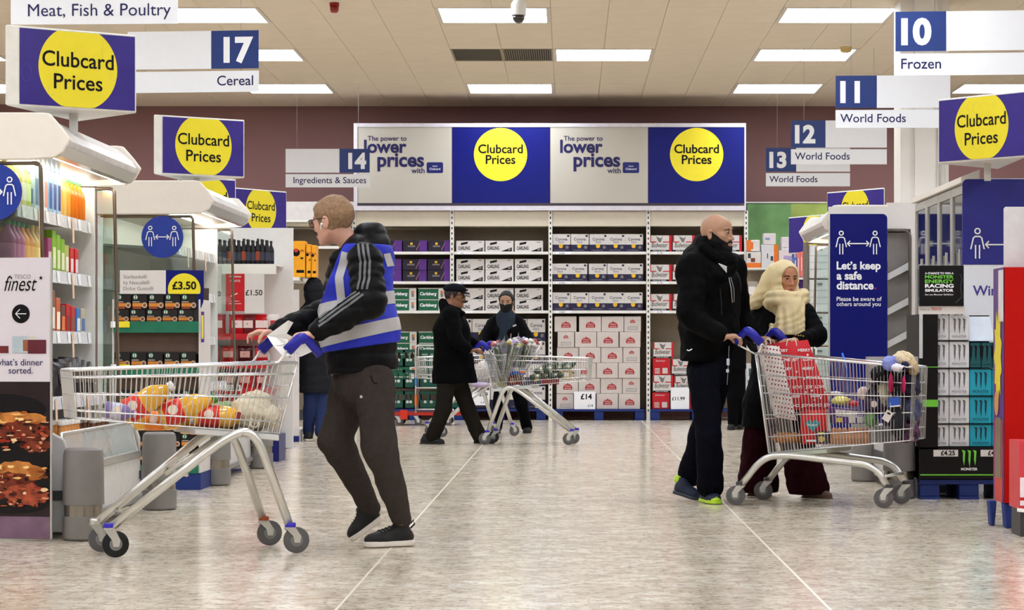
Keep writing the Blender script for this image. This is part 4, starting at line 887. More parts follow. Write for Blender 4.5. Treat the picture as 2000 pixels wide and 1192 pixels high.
for i, (u0, u1, v0, v1) in enumerate(((547, 568, 471, 514), (569, 594, 470, 536), (595, 605, 476, 540), (605, 615, 478, 541))):
    tt = thing('cereal_box', f'tall orange box, {ORD[i]} from the black bottles', 'box', (X(u0, YO), YO+.1+.1*i, Z(541, YO)), 'tall orange boxes on the white shelf'); yy = YO+.1+.02*i
    a = MB(); a.box(X(u0, YO), X(u1, YO)-.004, yy, yy+.25, Z(541, YO), Z(v0, YO), cm_((240, 166, 30))); build(a, 'carton', tt, bevel=.003); a = MB(); o = (X(u0, YO), yy, Z(541, YO)); w_ = (u1-u0)*ko; h_ = (541-v0)*ko
    a.disc(o, R3, U3, w_*.28, h_*.68, w_*.3, ink, .001, 18); a.disc(o, R3, U3, w_*.28, h_*.74, w_*.16, cm_((200, 60, 50)), .002, 12); rect(a, w_*.6, w_*.9, h_*.7, h_*.76, cm_((190, 100, 30)), .001, o); rect(a, w_*.62, w_*.84, h_*.5, h_*.55, ink, .001, o); rect(a, w_*.3, w_*.9, h_*.12, h_*.2, ink, .001, o); build(a, 'print', tt)
for i, (u0, u1, c) in enumerate(((520, 534, (112, 150, 70)), (535, 546, (196, 176, 60)), (546, 562, (60, 96, 80)))):
    carton(f'small {("green", "yellow", "teal")[i]} tin pack above the orange boxes', X((u0+u1)/2, 26.6), 26.6, Z(541, 26.6), (u1-u0)*26.6/F, .1, (541-452)*26.6/F, cm_(c), cm_((40, 40, 60)), group='small packs behind the orange boxes', gable=False, name='tea_pack', cat='pack')
t = thing('cardboard_tray', 'dark blue cardboard tray with ticket on the floor by the aisle end', 'tray', (X(545, 24.4), 24.4, 0)); k = 24.4/F
a = MB(); a.prism([(X(532, 24.4), 24.4, 0), (X(560, 24.4), 24.4, 0), (X(558, 24.4), 24.4, Z(832, 24.4)), (X(543, 24.4), 24.4, Z(836, 24.4))], (0, .35, 0), cm_((40, 36, 92))); build(a, 'tray', t)
a = MB(); a.prism([(X(531, 24.4), 24.38, Z(866, 24.4)), (X(557, 24.4), 24.38, Z(856, 24.4)), (X(557, 24.4), 24.38, Z(846, 24.4)), (X(531, 24.4), 24.38, Z(855, 24.4))], (0, .006, 0), whitecard); build(a, 'price_ticket', t)
# white storage board strip behind the glass on the second cooler: open bins seen through the glass
for i, (u, v, c) in enumerate(((436, 545, (206, 214, 220)), (410, 505, (214, 200, 196)))):
    pass
# ------------------------------------------------------------------ figures: signed distance fields turned into one skin each
def axis_pts(lo, hi, h, fine):
    out = [lo]; x = lo
    while x < hi:
        s = h
        for a, b, hf in fine:
            if a-1e-6 <= x < b: s = min(s, hf)
        x += s; out.append(x)
    return np.array(out, dtype=np.float64)
class Fld:
    def __init__(s, lo, hi, h=.012, fine=()):
        """fine: boxes (lo3, hi3, step)"""
        s.ax = [axis_pts(lo[i], hi[i], h, [(f[0][i], f[1][i], f[2]) for f in fine]) for i in range(3)]
        s.D = np.full([len(a) for a in s.ax], .2, dtype=np.float64)
    def sub(s, lo, hi):
        sl = []
        for i in range(3):
            a = np.searchsorted(s.ax[i], lo[i]); b = np.searchsorted(s.ax[i], hi[i]); 
            if b-a < 1: return None, None
            sl.append(slice(a, b))
        g = np.stack(np.meshgrid(s.ax[0][sl[0]], s.ax[1][sl[1]], s.ax[2][sl[2]], indexing='ij'), -1)
        return tuple(sl), g
    def put(s, lo, hi, fn, k=.01, op='add', m=.05):
        sl, g = s.sub([x-m for x in lo], [x+m for x in hi])
        if sl is None: return
        d = fn(g); c = s.D[sl]
        if op == 'add':
            h = np.clip(.5+.5*(c-d)/k, 0, 1); s.D[sl] = c*(1-h)+d*h-k*h*(1-h)
        elif op == 'cut':    # remove d
            d = -d; h = np.clip(.5-.5*(c-d)/k, 0, 1); s.D[sl] = c*(1-h)+d*h+k*h*(1-h)
        elif op == 'and':
            s.D[sl] = np.maximum(c, d)
    def all(s, fn):
        g = np.stack(np.meshgrid(*s.ax, indexing='ij'), -1); s.D = fn(g, s.D)
    # primitives
    def cone(s, a, b, ra, rb, k=.01, op='add', wob=None):
        a, b = np.array(a, float), np.array(b, float); ab = b-a; L2 = (ab@ab)+1e-12; R = max(ra, rb)
        def fn(g):
            p = g-a; t = np.clip(p@ab/L2, 0, 1); r = ra+(rb-ra)*t
            if wob: r = r*(1+wob[0]*np.abs(np.sin(t*wob[1]+wob[2])))
            return np.linalg.norm(p-t[..., None]*ab, axis=-1)-r
        s.put(np.minimum(a, b)-R, np.maximum(a, b)+R, fn, k, op)
    def ell(s, c, r, R=None, k=.01, op='add'):
        c = np.array(c, float); r = np.array(r, float); m_ = np.eye(3) if R is None else np.array(R)
        def fn(g):
            q = (g-c)@m_; k0 = np.linalg.norm(q/r, axis=-1); k1 = np.linalg.norm(q/(r*r), axis=-1)+1e-9; return k0*(k0-1)/k1
        e = max(r); s.put(c-e, c+e, fn, k, op)
    def econe(s, a, b, ra, rb, side, k=.02, op='add'):
        """elliptical limb; ra/rb = (half width along side, half depth)"""
        a, b = np.array(a, float), np.array(b, float); ab = b-a; L = np.linalg.norm(ab); u = ab/L; sd = np.array(side, float); sd = sd-u*(sd@u); sd /= np.linalg.norm(sd); f = np.cross(u, sd); R = max(*ra, *rb)
        def fn(g):
            p = g-a; tt = p@u; t = np.clip(tt/L, 0, 1); ex = tt-t*L; x = p@sd; y = p@f; rx = ra[0]+(rb[0]-ra[0])*t; ry = ra[1]+(rb[1]-ra[1])*t; m_ = np.minimum(rx, ry)
            q = np.sqrt((x/rx)**2+(y/ry)**2+(ex/m_)**2); return (q-1)*m_
        s.put(np.minimum(a, b)-R, np.maximum(a, b)+R, fn, k, op)
    def half(s, p, n, k=.004):
        """keep the side where (x-p).n < 0"""
        p, n = np.array(p, float), np.array(n, float); n /= np.linalg.norm(n)
        def fn(g, D): return np.maximum(D, (g-p)@n)
        s.all(fn)
    def noise(s, amp, freq, seed=0, aniso=(1, 1, 1)):
        rnd = np.random.RandomState(seed); W = rnd.normal(size=(6, 3)); W /= np.linalg.norm(W, axis=1)[:, None]; W = W*freq*(.6+.9*rnd.rand(6, 1))*np.array(aniso); ph = rnd.rand(6)*6.28
        def fn(g, D):
            n = 0
            for w_, p_ in zip(W, ph): n = n+np.sin(g@w_+p_+1.3*np.sin(g@np.roll(w_, 1)*.5+p_))
            return D+amp*n/2.4
        s.all(fn)
    def mesh(s):
        D = s.D; S = D < 0; nx, ny, nz = D.shape
        c = S[:-1, :-1, :-1].astype(np.int8)
        for dx, dy, dz in ((1, 0, 0), (0, 1, 0), (0, 0, 1), (1, 1, 0), (1, 0, 1), (0, 1, 1), (1, 1, 1)):
            c = c+S[dx:nx-1+dx, dy:ny-1+dy, dz:nz-1+dz]
        act = np.argwhere((c > 0) & (c < 8)); ids = np.full(c.shape, -1, np.int32); ids[tuple(act.T)] = np.arange(len(act))
        pos = np.zeros((len(act), 3)); cnt = np.zeros(len(act)); X_, Y_, Z_ = s.ax
        cr = [(i, j, k) for i in (0, 1) for j in (0, 1) for k in (0, 1)]
        for p in cr:
            for ax_ in range(3):
                if p[ax_] == 1: continue
                q = list(p); q[ax_] = 1
                i0 = act+np.array(p); i1 = act+np.array(q); d0 = D[tuple(i0.T)]; d1 = D[tuple(i1.T)]; m_ = (d0 < 0) != (d1 < 0)
                t = np.where(m_, d0/np.where(m_, d0-d1, 1), 0); P0 = np.stack([X_[i0[:, 0]], Y_[i0[:, 1]], Z_[i0[:, 2]]], 1); P1 = np.stack([X_[i1[:, 0]], Y_[i1[:, 1]], Z_[i1[:, 2]]], 1)
                pos += np.where(m_[:, None], P0+(P1-P0)*t[:, None], 0); cnt += m_
        pos /= np.maximum(cnt, 1)[:, None]; faces = []
        for ax_ in range(3):
            sl0 = [slice(None)]*3; sl1 = [slice(None)]*3; sl0[ax_] = slice(0, -1); sl1[ax_] = slice(1, None); A = S[tuple(sl0)]; B = S[tuple(sl1)]
            e = np.argwhere(A != B); o1, o2 = [(1, 2), (2, 0), (0, 1)][ax_]; ok = (e[:, o1] > 0) & (e[:, o2] > 0)
            lim = [nx-1, ny-1, nz-1]; ok &= (e[:, o1] < lim[o1]) & (e[:, o2] < lim[o2]); e = e[ok]; ins = A[tuple(e.T)]
            def cid(d1, d2): q = e.copy(); q[:, o1] += d1; q[:, o2] += d2; return ids[tuple(q.T)]
            f = np.stack([cid(-1, -1), cid(0, -1), cid(0, 0), cid(-1, 0)], 1); f[~ins] = f[~ins][:, ::-1]; faces.append(f)
        f = np.concatenate(faces); f = f[(f >= 0).all(1)]
        return pos, f
def fobj(fld, name, m, parent, smooth_it=1, keep=None, solid=None):
    pos, f = fld.mesh(); org = np.array(ORG[parent.name]) if parent else np.zeros(3)
    me = bpy.data.meshes.new(name); me.from_pydata((pos-org).tolist(), [], f.tolist())
    me.polygons.foreach_set('use_smooth', [True]*len(me.polygons))
    for q in (m if isinstance(m, list) else [m]): me.materials.append(q)
    if smooth_it:
        bm = bmesh.new(); bm.from_mesh(me)
        for _ in range(smooth_it): bmesh.ops.smooth_vert(bm, verts=bm.verts, factor=.5, use_axis_x=True, use_axis_y=True, use_axis_z=True)
        bm.to_mesh(me); bm.free()
    me.update(); o = link(name, me, parent); return o
def bvh(o):
    me = o.data; org = ORG[o.name]; return BVHTree.FromPolygons([v.co+org for v in me.vertices], [tuple(p.vertices) for p in me.polygons])
def ribbon(tree, pts, w_, m, name, parent, off=.003, dirn=(0, 1, 0), n=30, nrm_w=None):
    """strip that follows the surface below a polyline seen along dirn"""
    d = Vector(dirn).normalized(); pts = [Vector(p) for p in pts]; seg = [0]
    for a, b in zip(pts[:-1], pts[1:]): seg.append(seg[-1]+(b-a).length)
    out = []
    def at(t):
        for i in range(len(pts)-1):
            if t <= seg[i+1] or i == len(pts)-2: f = (t-seg[i])/(seg[i+1]-seg[i]); return pts[i].lerp(pts[i+1], f), (pts[i+1]-pts[i]).normalized()
    for i in range(n+1):
        p, tg = at(seg[-1]*i/n); sd = tg.cross(d).normalized(); row = []
        for s_ in (-1, 0, 1):
            h = tree.ray_cast(p+sd*s_*w_/2-d*.6, d)
            if h[0] is None: row = None; break
            row.append(h[0]+h[1]*off if h[1].dot(d) < 0 else h[0]-d*off)
        out.append(row)
    a = MB(); vs = []; fs = []; prev = None
    for row in out:
        if row is None: prev = None; continue
        i = len(vs); vs += row
        if prev is not None: fs += [(prev, prev+1, i+1, i), (prev+1, prev+2, i+2, i+1)]
        prev = i
    if fs: a.add(vs, fs, m); return build(a, name, parent, smooth=True)
def basis(fwd, up):
    f = Vector(fwd).normalized(); u = Vector(up); u = (u-f*u.dot(f)).normalized(); l = u.cross(f)   # l = the person's left
    return f, l, u
class Head:
    def __init__(s, c, fwd, up, sc=1.0): s.c = Vector(c); s.f, s.l, s.u = basis(fwd, up); s.s = sc; s.M = np.array([s.f, s.l, s.u]).T
    def p(s, f, l, u): return s.c+(s.f*f+s.l*l+s.u*u)*s.s
    def shape(s, F_, inf=0.0, ears=True, face=True, female=False):
        k = s.s; E = lambda c, r, kk=.012, op='add': F_.ell(s.p(*c), [(x+inf)*k for x in r], s.M, kk, op); C = lambda a, b, ra, rb, kk=.01, op='add': F_.cone(s.p(*a), s.p(*b), (ra+inf)*k, (rb+inf)*k, kk, op)
        j = .9 if female else 1.0
        E((-.014, 0, .026), (.096, .0765, .09)); E((.026, 0, -.03), (.064, .058*j, .084), .02); E((.04, 0, .045), (.05, .058, .045), .02)
        for q in (-1, 1): C((-.012, q*.053*j, -.05), (.058, q*.02, -.095), .019, .018, .025); E((.052, q*.04, -.02), (.026, .022, .022), .02)
        E((.074, 0, -.098), (.018, .018, .016), .018)
        if face:
            C((.078, -.032, .02), (.078, .032, .02), .0095, .0095, .012); C((.086, 0, .008), (.106, 0, -.032), .0065, .0095, .01)
            E((.1, 0, -.037), (.013, .009, .009), .006)
            for q in (-1, 1): E((.093, q*.012, -.038), (.01, .0085, .008), .006)
            if inf == 0:
                for q in (-1, 1): E((.1, q*.031, -.001), (.02, .018, .0125), .01, 'cut')
            for q in (-1, 1): E((.078, q*.031, -.001), (.0135, .0165, .0125), .003)
            C((.0865, -.02, -.066), (.0865, .02, -.066), .0055, .0055, .006); C((.0935, -.009, -.064), (.0935, .009, -.064), .0045, .0045, .006)
            C((.085, -.017, -.076), (.085, .017, -.076), .006, .006, .006); C((.091, -.008, -.076), (.091, .008, -.076), .0045, .0045, .006)
            if inf == 0: C((.101, -.022, -.0705), (.101, .022, -.0705), .0035, .0035, .004, 'cut')
        if ears:
            for q in (-1, 1):
                R = (Matrix.Rotation(-.25, 3, 'Y') @ Matrix.Rotation(0, 3, 'X')); M2 = s.M@np.array(Matrix.Rotation(q*.35, 3, 'Z'))
                F_.ell(s.p(-.012, q*.079, -.012), [.019*k, .008*k, .032*k], M2, .006); 
                if inf == 0: F_.ell(s.p(-.005, q*.089, -.008), [.012*k, .0095*k, .021*k], M2, .003, 'cut')
        return F_
    def eyes(s, parent, iris, gaze=(1, 0, 0)):
        for q in (-1, 1):
            a = MB(); c = s.p(.0815, q*.031, -.002); ax = (s.f*gaze[0]+s.l*gaze[1]+s.u*gaze[2]).normalized(); r = .0102*s.s
            a.lathe(c, [(r*math.sin(t), -r*math.cos(t)) for t in np.linspace(.05, PI-.62, 9)], mat('eye_white', (206, 198, 192), .15), 16, axis=ax)
            e = build(a, 'eye', parent, smooth=True); a = MB(); a.lathe(c, [(r*math.sin(t), -r*math.cos(t)+.0003) for t in np.linspace(PI-.64, PI-.05, 5)], iris, 16, axis=ax); build(a, 'iris', e, smooth=True)
            a = MB(); a.tube([s.p(.0845, q*.0165, .0015), s.p(.0925, q*.024, .0055), s.p(.0925, q*.034, .0065), s.p(.0835, q*.045, .001)], [.0016, .0024, .0024, .0016], mat('lash_line', (34, 22, 18), .6), 6); build(a, 'eyelid_line', parent, smooth=True)
    def brows(s, parent, m, up=.0185):
        for q in (-1, 1):
            a = MB(); a.tube([s.p(.0885, q*.012, up), s.p(.089, q*.024, up+.005), s.p(.083, q*.038, up+.004), s.p(.073, q*.049, up-.002)], [.003, .0044, .0038, .002], m, 6); build(a, 'eyebrow', parent, smooth=True)
def hand(F_, w, d, pal, th, curl=(.5, .6, .5), sc=1.0, spread=.12, thumb=(.55, .5)):
    """w wrist point; d towards the knuckles; pal = direction the palm faces; th = thumb side"""
    w = Vector(w); d = Vector(d).normalized(); n = Vector(pal); n = (n-d*n.dot(d)).normalized(); s_ = d.cross(n)
    if s_.dot(Vector(th)) < 0: s_ = -s_
    k = sc; M_ = np.array([d, s_, n]).T; F_.ell(w+d*.045*k, [.05*k, .04*k, .0155*k], M_, .01); F_.ell(w+d*.072*k, [.025*k, .041*k, .013*k], M_, .01)
    for i, (o, L, r) in enumerate(((.029, .078, .0088), (.0095, .086, .009), (-.0105, .08, .0086), (-.029, .064, .0078))):
        p = w+d*(.082-.004*abs(i-1))*k+s_*o*k; dd = (d+s_*o*spread*10).normalized(); an = 0
        for j, (fr_, cu) in enumerate(zip((.46, .3, .24), curl)):
            an += cu; q = (dd*math.cos(an)+n*math.sin(an)); e = p+q*L*fr_*k; F_.cone(p, e, r*(1-.1*j)*k, r*(.9-.1*j)*k, .004); p = e
    p = w+d*.02*k+s_*.028*k; dd = (d*.7+s_*.75+n*.25).normalized(); e = p+dd*.038*k; F_.cone(p, e, .013*k, .011*k, .01); p = e; dd = (d*math.cos(thumb[0])+s_*.25+n*math.sin(thumb[0])).normalized(); e = p+dd*.03*k; F_.cone(p, e, .011*k, .0095*k, .005); p = e
    dd = (d*math.cos(thumb[0]+thumb[1])+n*math.sin(thumb[0]+thumb[1])).normalized(); F_.cone(p, p+dd*.024*k, .0095*k, .0085*k, .005)
def shoe(parent, heel, toe, w_, m_up, m_sole, z0=0.0, ankle=None, top=.1, extra=None, sole_t=.022):
    """heel, toe: ground points (z used for a lifted heel)"""
    heel, toe = Vector(heel), Vector(toe); d = (toe-heel); L = d.length; u = d.normalized(); side = u.cross(Vector((0, 0, 1))).normalized(); up = side.cross(u)
    lo = [min(heel[i], toe[i])-.08 for i in range(3)]; hi = [max(heel[i], toe[i])+.08 for i in range(3)]; hi[2] += .1
    M_ = np.array([u, side, up]).T
    q = MB(); out = [(0, .75), (.04, .95), (.2, 1), (.45, .92), (.7, 1.12), (.86, 1.05), (.96, .7), (1, .3)]
    pts = [heel+u*L*a+side*w_*b for a, b in out]+[heel+u*L*a-side*w_*b for a, b in out[::-1]]
    q.prism([p+up*.004 for p in pts], up*sole_t, m_sole); so = build(q, 'sole', parent, bevel=.006, bseg=2, smooth=True, autos=1.2)
    F_ = Fld(lo, hi, .006); b = sole_t
    F_.ell(heel+u*L*.7+up*(b+.012), [L*.3, w_*1.08, .038], M_, .01); F_.ell(heel+u*L*.3+up*(b+.02), [L*.32, w_*.95, .05], M_, .02); F_.cone(heel+u*L*.2+up*(b+.03), heel+u*L*.24+up*(top), w_*.85, w_*.8, .02); F_.cone(heel+u*L*.3+up*(b+.05), heel+u*L*.62+up*(b+.02), w_*.75, w_*.7, .03)
    F_.half(heel+up*(b-.003), -up); F_.half(heel+up*(top+.012), up)
    o = fobj(F_, 'shoe', m_up, parent, 1); so.parent = o; ORG[so.name] = ORG[o.name]; return o, (heel, u, side, up, L)
skin_pale = mat('skin_fair', (206, 158, 138), .5, var=.08, scale=18); skin_tan = mat('skin_tan', (170, 130, 104), .5, var=.08, scale=18); skin_brown = mat('skin_brown', (124, 82, 58), .5, var=.08, scale=18); skin_warm = mat('skin_warm', (178, 122, 92), .5, var=.07, scale=18)
irisd = mat('iris_dark', (30, 20, 16), .1)
def limbs(F_, J, arms=(.05, .04, .03), legs=(.085, .055, .038), inf=0.0, k=.02):
    for s in 'LR':
        if 'sh'+s in J:
            F_.cone(J['sh'+s], J['el'+s], arms[0]+inf, arms[1]+inf, k); F_.cone(J['el'+s], J['wr'+s], arms[1]+inf, arms[2]+inf, k)
        if 'hp'+s in J:
            F_.cone(J['hp'+s], J['kn'+s], legs[0]+inf, legs[1]+inf, k); F_.cone(J['kn'+s], J['an'+s], legs[1]+inf, legs[2]+inf, k)
def bodyskin(J, head, hands, root, m, hh=.0045, female=False, extra=None):
    pts = [Vector(p) for p in J.values()]+[head.c]
    lo = [min(p[i] for p in pts)-.16 for i in range(3)]; hi = [max(p[i] for p in pts)+.16 for i in range(3)]; lo[2] = max(lo[2], -.02)
    fine = [([c-.14 for c in head.c], [c+.14 for c in head.c], hh)]
    for h in hands: fine.append(([c-.1 for c in h[0]], [c+.1 for c in h[0]], .005))
    F_ = Fld(lo, hi, .016, fine); head.shape(F_, female=female)
    F_.cone(head.p(-.022, 0, -.05), J['neck'], .05*head.s, .056, .02)
    sd = np.array(Vector(J['shL'])-Vector(J['shR'])); F_.econe(J['neck'], J['chest'], (.1, .07), (.14, .1), sd, .04); F_.econe(J['chest'], J['pelvis'], (.14, .1), (.13, .095), sd, .04); F_.cone(J['shL'], J['shR'], .05, .05, .04)
    limbs(F_, J)
    for s in 'LR': F_.ell(Vector(J['an'+s])+V(0, 0, -.02), [.04, .04, .03])
    for h in hands: hand(F_, *h[:4], **(h[4] if len(h) > 4 else {}))
    return fobj(F_, 'body', m, root, 1)
def bounds(pts, m=.2): pts = [Vector(p) for p in pts]; return [min(p[i] for p in pts)-m for i in range(3)], [max(p[i] for p in pts)+m for i in range(3)]
def person(label, loc): return thing('person', label, 'person', loc)
def trousers(J, root, m, rad, z_top, cuff=None, k=.03, amp=.003, h=.011, seed=1, name='trousers', side=None, waist=.15, flare=None):
    pts = [J[q] for q in ('hpL', 'hpR', 'knL', 'knR', 'anL', 'anR', 'pelvis')]; lo, hi = bounds(pts, .16); lo[2] = max(lo[2], .0); F_ = Fld(lo, hi, h)
    sd = np.array(Vector(J['shL'])-Vector(J['shR'])); pv = Vector(J['pelvis']); top = pv+V(0, 0, .12)
    F_.econe(top, pv-V(0, 0, .02), (waist*.95, waist*.72), (waist*1.05, waist*.85), sd, .04)
    for s in 'LR':
        F_.cone(J['hp'+s], J['kn'+s], rad[0], rad[1], k, wob=(.03, 9, 1)); F_.cone(J['kn'+s], J['an'+s], rad[1], rad[2], k*.7, wob=(.04, 14, 2))
    F_.noise(amp, 34, seed, (1, 1, .6)); F_.noise(amp*.6, 80, seed+3, (1, 1, .5))
    F_.half((0, 0, z_top), (0, 0, 1))
    for s in 'LR': pass
    F_.half((0, 0, .03), (0, 0, -1))
    return fobj(F_, name, m, root, 1)
# ------------------------------------------------------------------ cooler on the right with the tall blue distancing board
cooler(1, 2.19, 21.3, 23.3, 'white cooler beyond the tall blue distancing board', depth=.95)
YB = 20.9; kb = YB/F
def tall_board():
    t = thing('distancing_board', 'tall blue board asking shoppers to keep a safe distance', 'sign', (X(1676, YB), YB, 0)); x0, x1 = X(1621, YB), X(1733, YB); zt_ = Z(418, YB); rr = 9*kb
    pts = [(x0, YB, .3), (x1, YB, .3), (x1, YB, zt_-rr)]+[(x1-rr+rr*math.cos(q), YB, zt_-rr+rr*math.sin(q)) for q in (0.3, .8, 1.25, PI/2)]+[(x0, YB, zt_)]
    a = MB(); a.prism(pts, (0, .012, 0), mat('board_blue', (12, 17, 100), .4, var=.02, spec=.15)); build(a, 'board', t)
    a = MB(); a.box(x0-.012, x0, YB-.004, YB+.02, .0, zt_-.05, steel); a.box(x0-.03, x1, YB+.012, YB+.22, 0, .02, steel); build(a, 'stand_frame', t, kind='stuff')
    a = MB(); distance_icons(a, (X(1676, YB), YB, Z(476, YB)), 0, 0, 37*kb, white_print, 33*kb); build(a, 'icon_print', t)
    a = MB(); o = (X(1634, YB), YB, 0)
    for s, v, w_, bd in (('Let\u2019s keep', 526, 86, .03), ('a safe', 546, 49, .03), ('distance', 565, 72, .03), ('Please be aware of', 588, 88, .008), ('others around you', 598, 86, .008)): a.text(s, o, R3, U3, 0, Z(v, YB), white_print, w=w_*kb, bold=bd, off=.002)
    a.text('.', o, R3, U3, 74*kb, Z(565, YB), red_print, w=3.5*kb, off=.002); build(a, 'lettering', t)
tall_board()
# white surround of the right cooler end
a = MB(); t = thing('end_surround', 'white rounded end surround around a dark cooler opening', 'panel', (X(1790, 21.15), 21.15, 0)); ys_ = 21.15
sm = mat('surround_white', (226, 220, 214), .45, var=.02)
a.box(X(1733, ys_), X(1800, ys_), ys_, ys_+.06, Z(447, ys_), Z(396, ys_), sm); a.box(X(1779, ys_), X(1800, ys_), ys_, ys_+.06, .1, Z(447, ys_), sm); a.box(X(1619, ys_), X(1733, ys_), ys_, ys_+.06, Z(430, ys_), Z(404, ys_), sm); build(a, 'surround', t, kind='stuff')
a = MB(); a.tube(path([(X(1733, ys_), ys_-.01, Z(450, ys_)), (X(1777, ys_), ys_-.01, Z(450, ys_)), (X(1777, ys_), ys_-.01, .3)], .07), .014, mat('seal_frame', (110, 104, 98), .35, .5), 6); build(a, 'seal', t, smooth=True)
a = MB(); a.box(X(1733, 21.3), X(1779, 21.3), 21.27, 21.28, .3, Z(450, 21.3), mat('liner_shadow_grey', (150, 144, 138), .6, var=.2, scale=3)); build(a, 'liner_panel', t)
for v in (540, 608, 672, 740):
    a = MB(); a.prism([(X(1733, 21.25), 21.2, Z(v+8, 21.25)), (X(1777, 21.25), 21.2, Z(v-15, 21.25)), (X(1777, 21.25), 21.2, Z(v-29, 21.25)), (X(1733, 21.25), 21.2, Z(v-5, 21.25))], (0, .05, 0), white_plastic); build(a, 'shelf_bracket', t)
# chest with bumpers in front of tall door cabinet
YC0, YC1 = 17.35, 19.9
t = thing('door_cabinet', 'tall glass door freezer cabinet behind the energy drink display', 'freezer', (2.8, YC0, 0)); xd = 2.8
a = MB(); a.box(xd+.05, xd+.8, YC0+.02, YC1, 0, 2.2, in_white); build(a, 'body', t)
a = MB(); a.prism([(xd-.03, YC0, 2.17), (xd-.03, YC0, 2.21), (xd+.1, YC0, 2.26), (xd+.1, YC0, 2.17)], (0, YC1-YC0, 0), can_m); build(a, 'top_trim', t)
mir = mat('door_reflection_glass', (96, 98, 92), .06, .85, var=.5, scale=1.6)
for i in range(4):
    ya = YC0+.02+i*.63; a = MB()
    for q in ((ya, ya+.05, .5, 2.16), (ya+.57, ya+.62, .5, 2.16), (ya+.05, ya+.57, .5, .56), (ya+.05, ya+.57, 2.1, 2.16)): a.box(xd, xd+.04, *q, mat('door_frame', (196, 194, 186), .3, .3))
    d_ = build(a, 'door', t); a = MB(); a.box(xd+.01, xd+.03, ya+.05, ya+.57, .56, 2.1, mir); build(a, 'pane', d_)
    a = MB(); a.tube([(xd-.03, ya+.03, 1.2), (xd-.03, ya+.03, 1.7)], .01, steel, 6); build(a, 'handle', d_)
t = thing('low_chest', 'low grey chest freezer behind the loaded trolley', 'freezer', (2.25, 16.95, 0))
a = MB(); a.prism([(2.27, 16.95, .05), (2.27, 16.95, .38), (2.31, 16.95, .44), (2.79, 16.95, .44), (2.79, 16.95, .05)], (0, 1.35, 0), mat('chest_front', (206, 204, 200), .35)); build(a, 'body', t, bevel=.01)
a = MB(); a.box(2.255, 2.27, 16.95, 18.3, .2, .25, darkgrey); build(a, 'bumper_strip', t); a = MB(); a.box(2.29, 2.79, 16.95, 18.3, 0, .05, darkgrey); build(a, 'plinth', t)
bumper(X(1692, 18.4), 18.45, 'grey bumper post seen under the loaded trolley basket'); bumper(X(1756, 16.35), 16.35, 'dark grey bumper post beside the energy drink display')
# upper right blue sign and window panel
YW = 17.1; kw = YW/F
t = thing('freezer_header_sign', 'blue header sign with distancing figure above the energy drinks', 'sign', (X(1880, YW), YW, Z(517, YW))); x0, x1 = X(1880, YW), X(2120, YW); z0, z1 = Z(517, YW), Z(350, YW); rr = 9*kw
a = MB(); a.prism([(x0, YW, z0), (x1, YW, z0), (x1, YW, z1)]+[(x0+rr-rr*math.sin(q), YW, z1-rr+rr*math.cos(q)) for q in (0, .5, 1.05, PI/2)], (0, .02, 0), mat('board_blue2', (38, 40, 128), .35, var=.04, scale=3)); build(a, 'board', t)
a = MB(); distance_icons(a, (X(1967, YW), YW, Z(478, YW)), 0, 0, 48*kw, white_print, 58*kw); build(a, 'icon_print', t)
t = thing('window_panel', 'white panel with purple lettering partly hidden by the red display', 'sign', (X(1880, YW), YW, 0)); a = MB(); a.box(X(1881, YW), X(2100, YW), YW, YW+.02, .0, Z(518, YW), mat('panel_white', (222, 224, 230), .4, var=.02)); build(a, 'panel', t)
a = MB(); a.text('Wines', (X(1900, YW), YW, Z(577, YW)), R3, U3, 0, 0, mat('violet_ink', (70, 56, 140), .5), h=19*kw, bold=.02); build(a, 'lettering', t)
# ------------------------------------------------------------------ energy drink display
YM = 16.2; km = YM/F
def MX(u): return X(u, YM)
def MZ(v): return Z(v, YM)
mblack = mat('display_black', (8, 8, 9), .4, spec=.2); lime = mat('lime_print', (110, 196, 60), .4)
t = thing('display_stand', 'black energy drink display stand with green stripes', 'display stand', (MX(1870), YM, 0))
a = MB(); a.box(MX(1796), MX(1832), YM, YM+.03, MZ(878), MZ(614), mblack); pn = build(a, 'front_side_panel', t)
a = MB(); a.box(MX(1795), MX(1800), YM+.03, YM+.6, .13, MZ(614), mblack); build(a, 'side_panel', t); a = MB(); a.box(MX(1795), MX(1802), YM-.004, YM, MZ(700), MZ(614), cm_((190, 190, 192))); build(a, 'edge_trim', t)
a = MB(); rect(a, 0, 31*km, 0, 14*km, lime, .002, (MX(1801), YM, MZ(795))); rect(a, 0, 31*km, 0, 1.5*km, lime, .002, (MX(1801), YM, MZ(718))); build(a, 'green_stripe', pn)
a = MB(); a.box(MX(1795), MX(1960), YM, YM+.6, MZ(936), MZ(874), mblack); bs = build(a, 'base_panel', t)
a = MB(); rect(a, 0, 160*km, 0, 2.2*km, lime, .002, (MX(1797), YM, MZ(929))); build(a, 'green_stripe', bs)
def claw(a, o, s, m):
    for dx, l0, l1 in ((-.34, 0, .95), (0, -.12, 1.15), (.34, 0, .95)):
        a.poly(o, R3, U3, [((dx-.12)*s, .5*s), ((dx+.1)*s, .44*s), ((dx+.06)*s, -.2*s), ((dx+.02)*s, (-.5*l1)*s), ((dx-.05)*s, -.1*s), ((dx-.04)*s, .3*s)], m, .002)
a = MB(); claw(a, (MX(1893), YM, MZ(895)), 32*km, lime); build(a, 'claw_emblem', bs)
a = MB(); a.text('MONSTER', (MX(1893), YM, MZ(919)), R3, U3, 0, 0, white_print, w=32*km, align='C', bold=.02); build(a, 'lettering', bs)
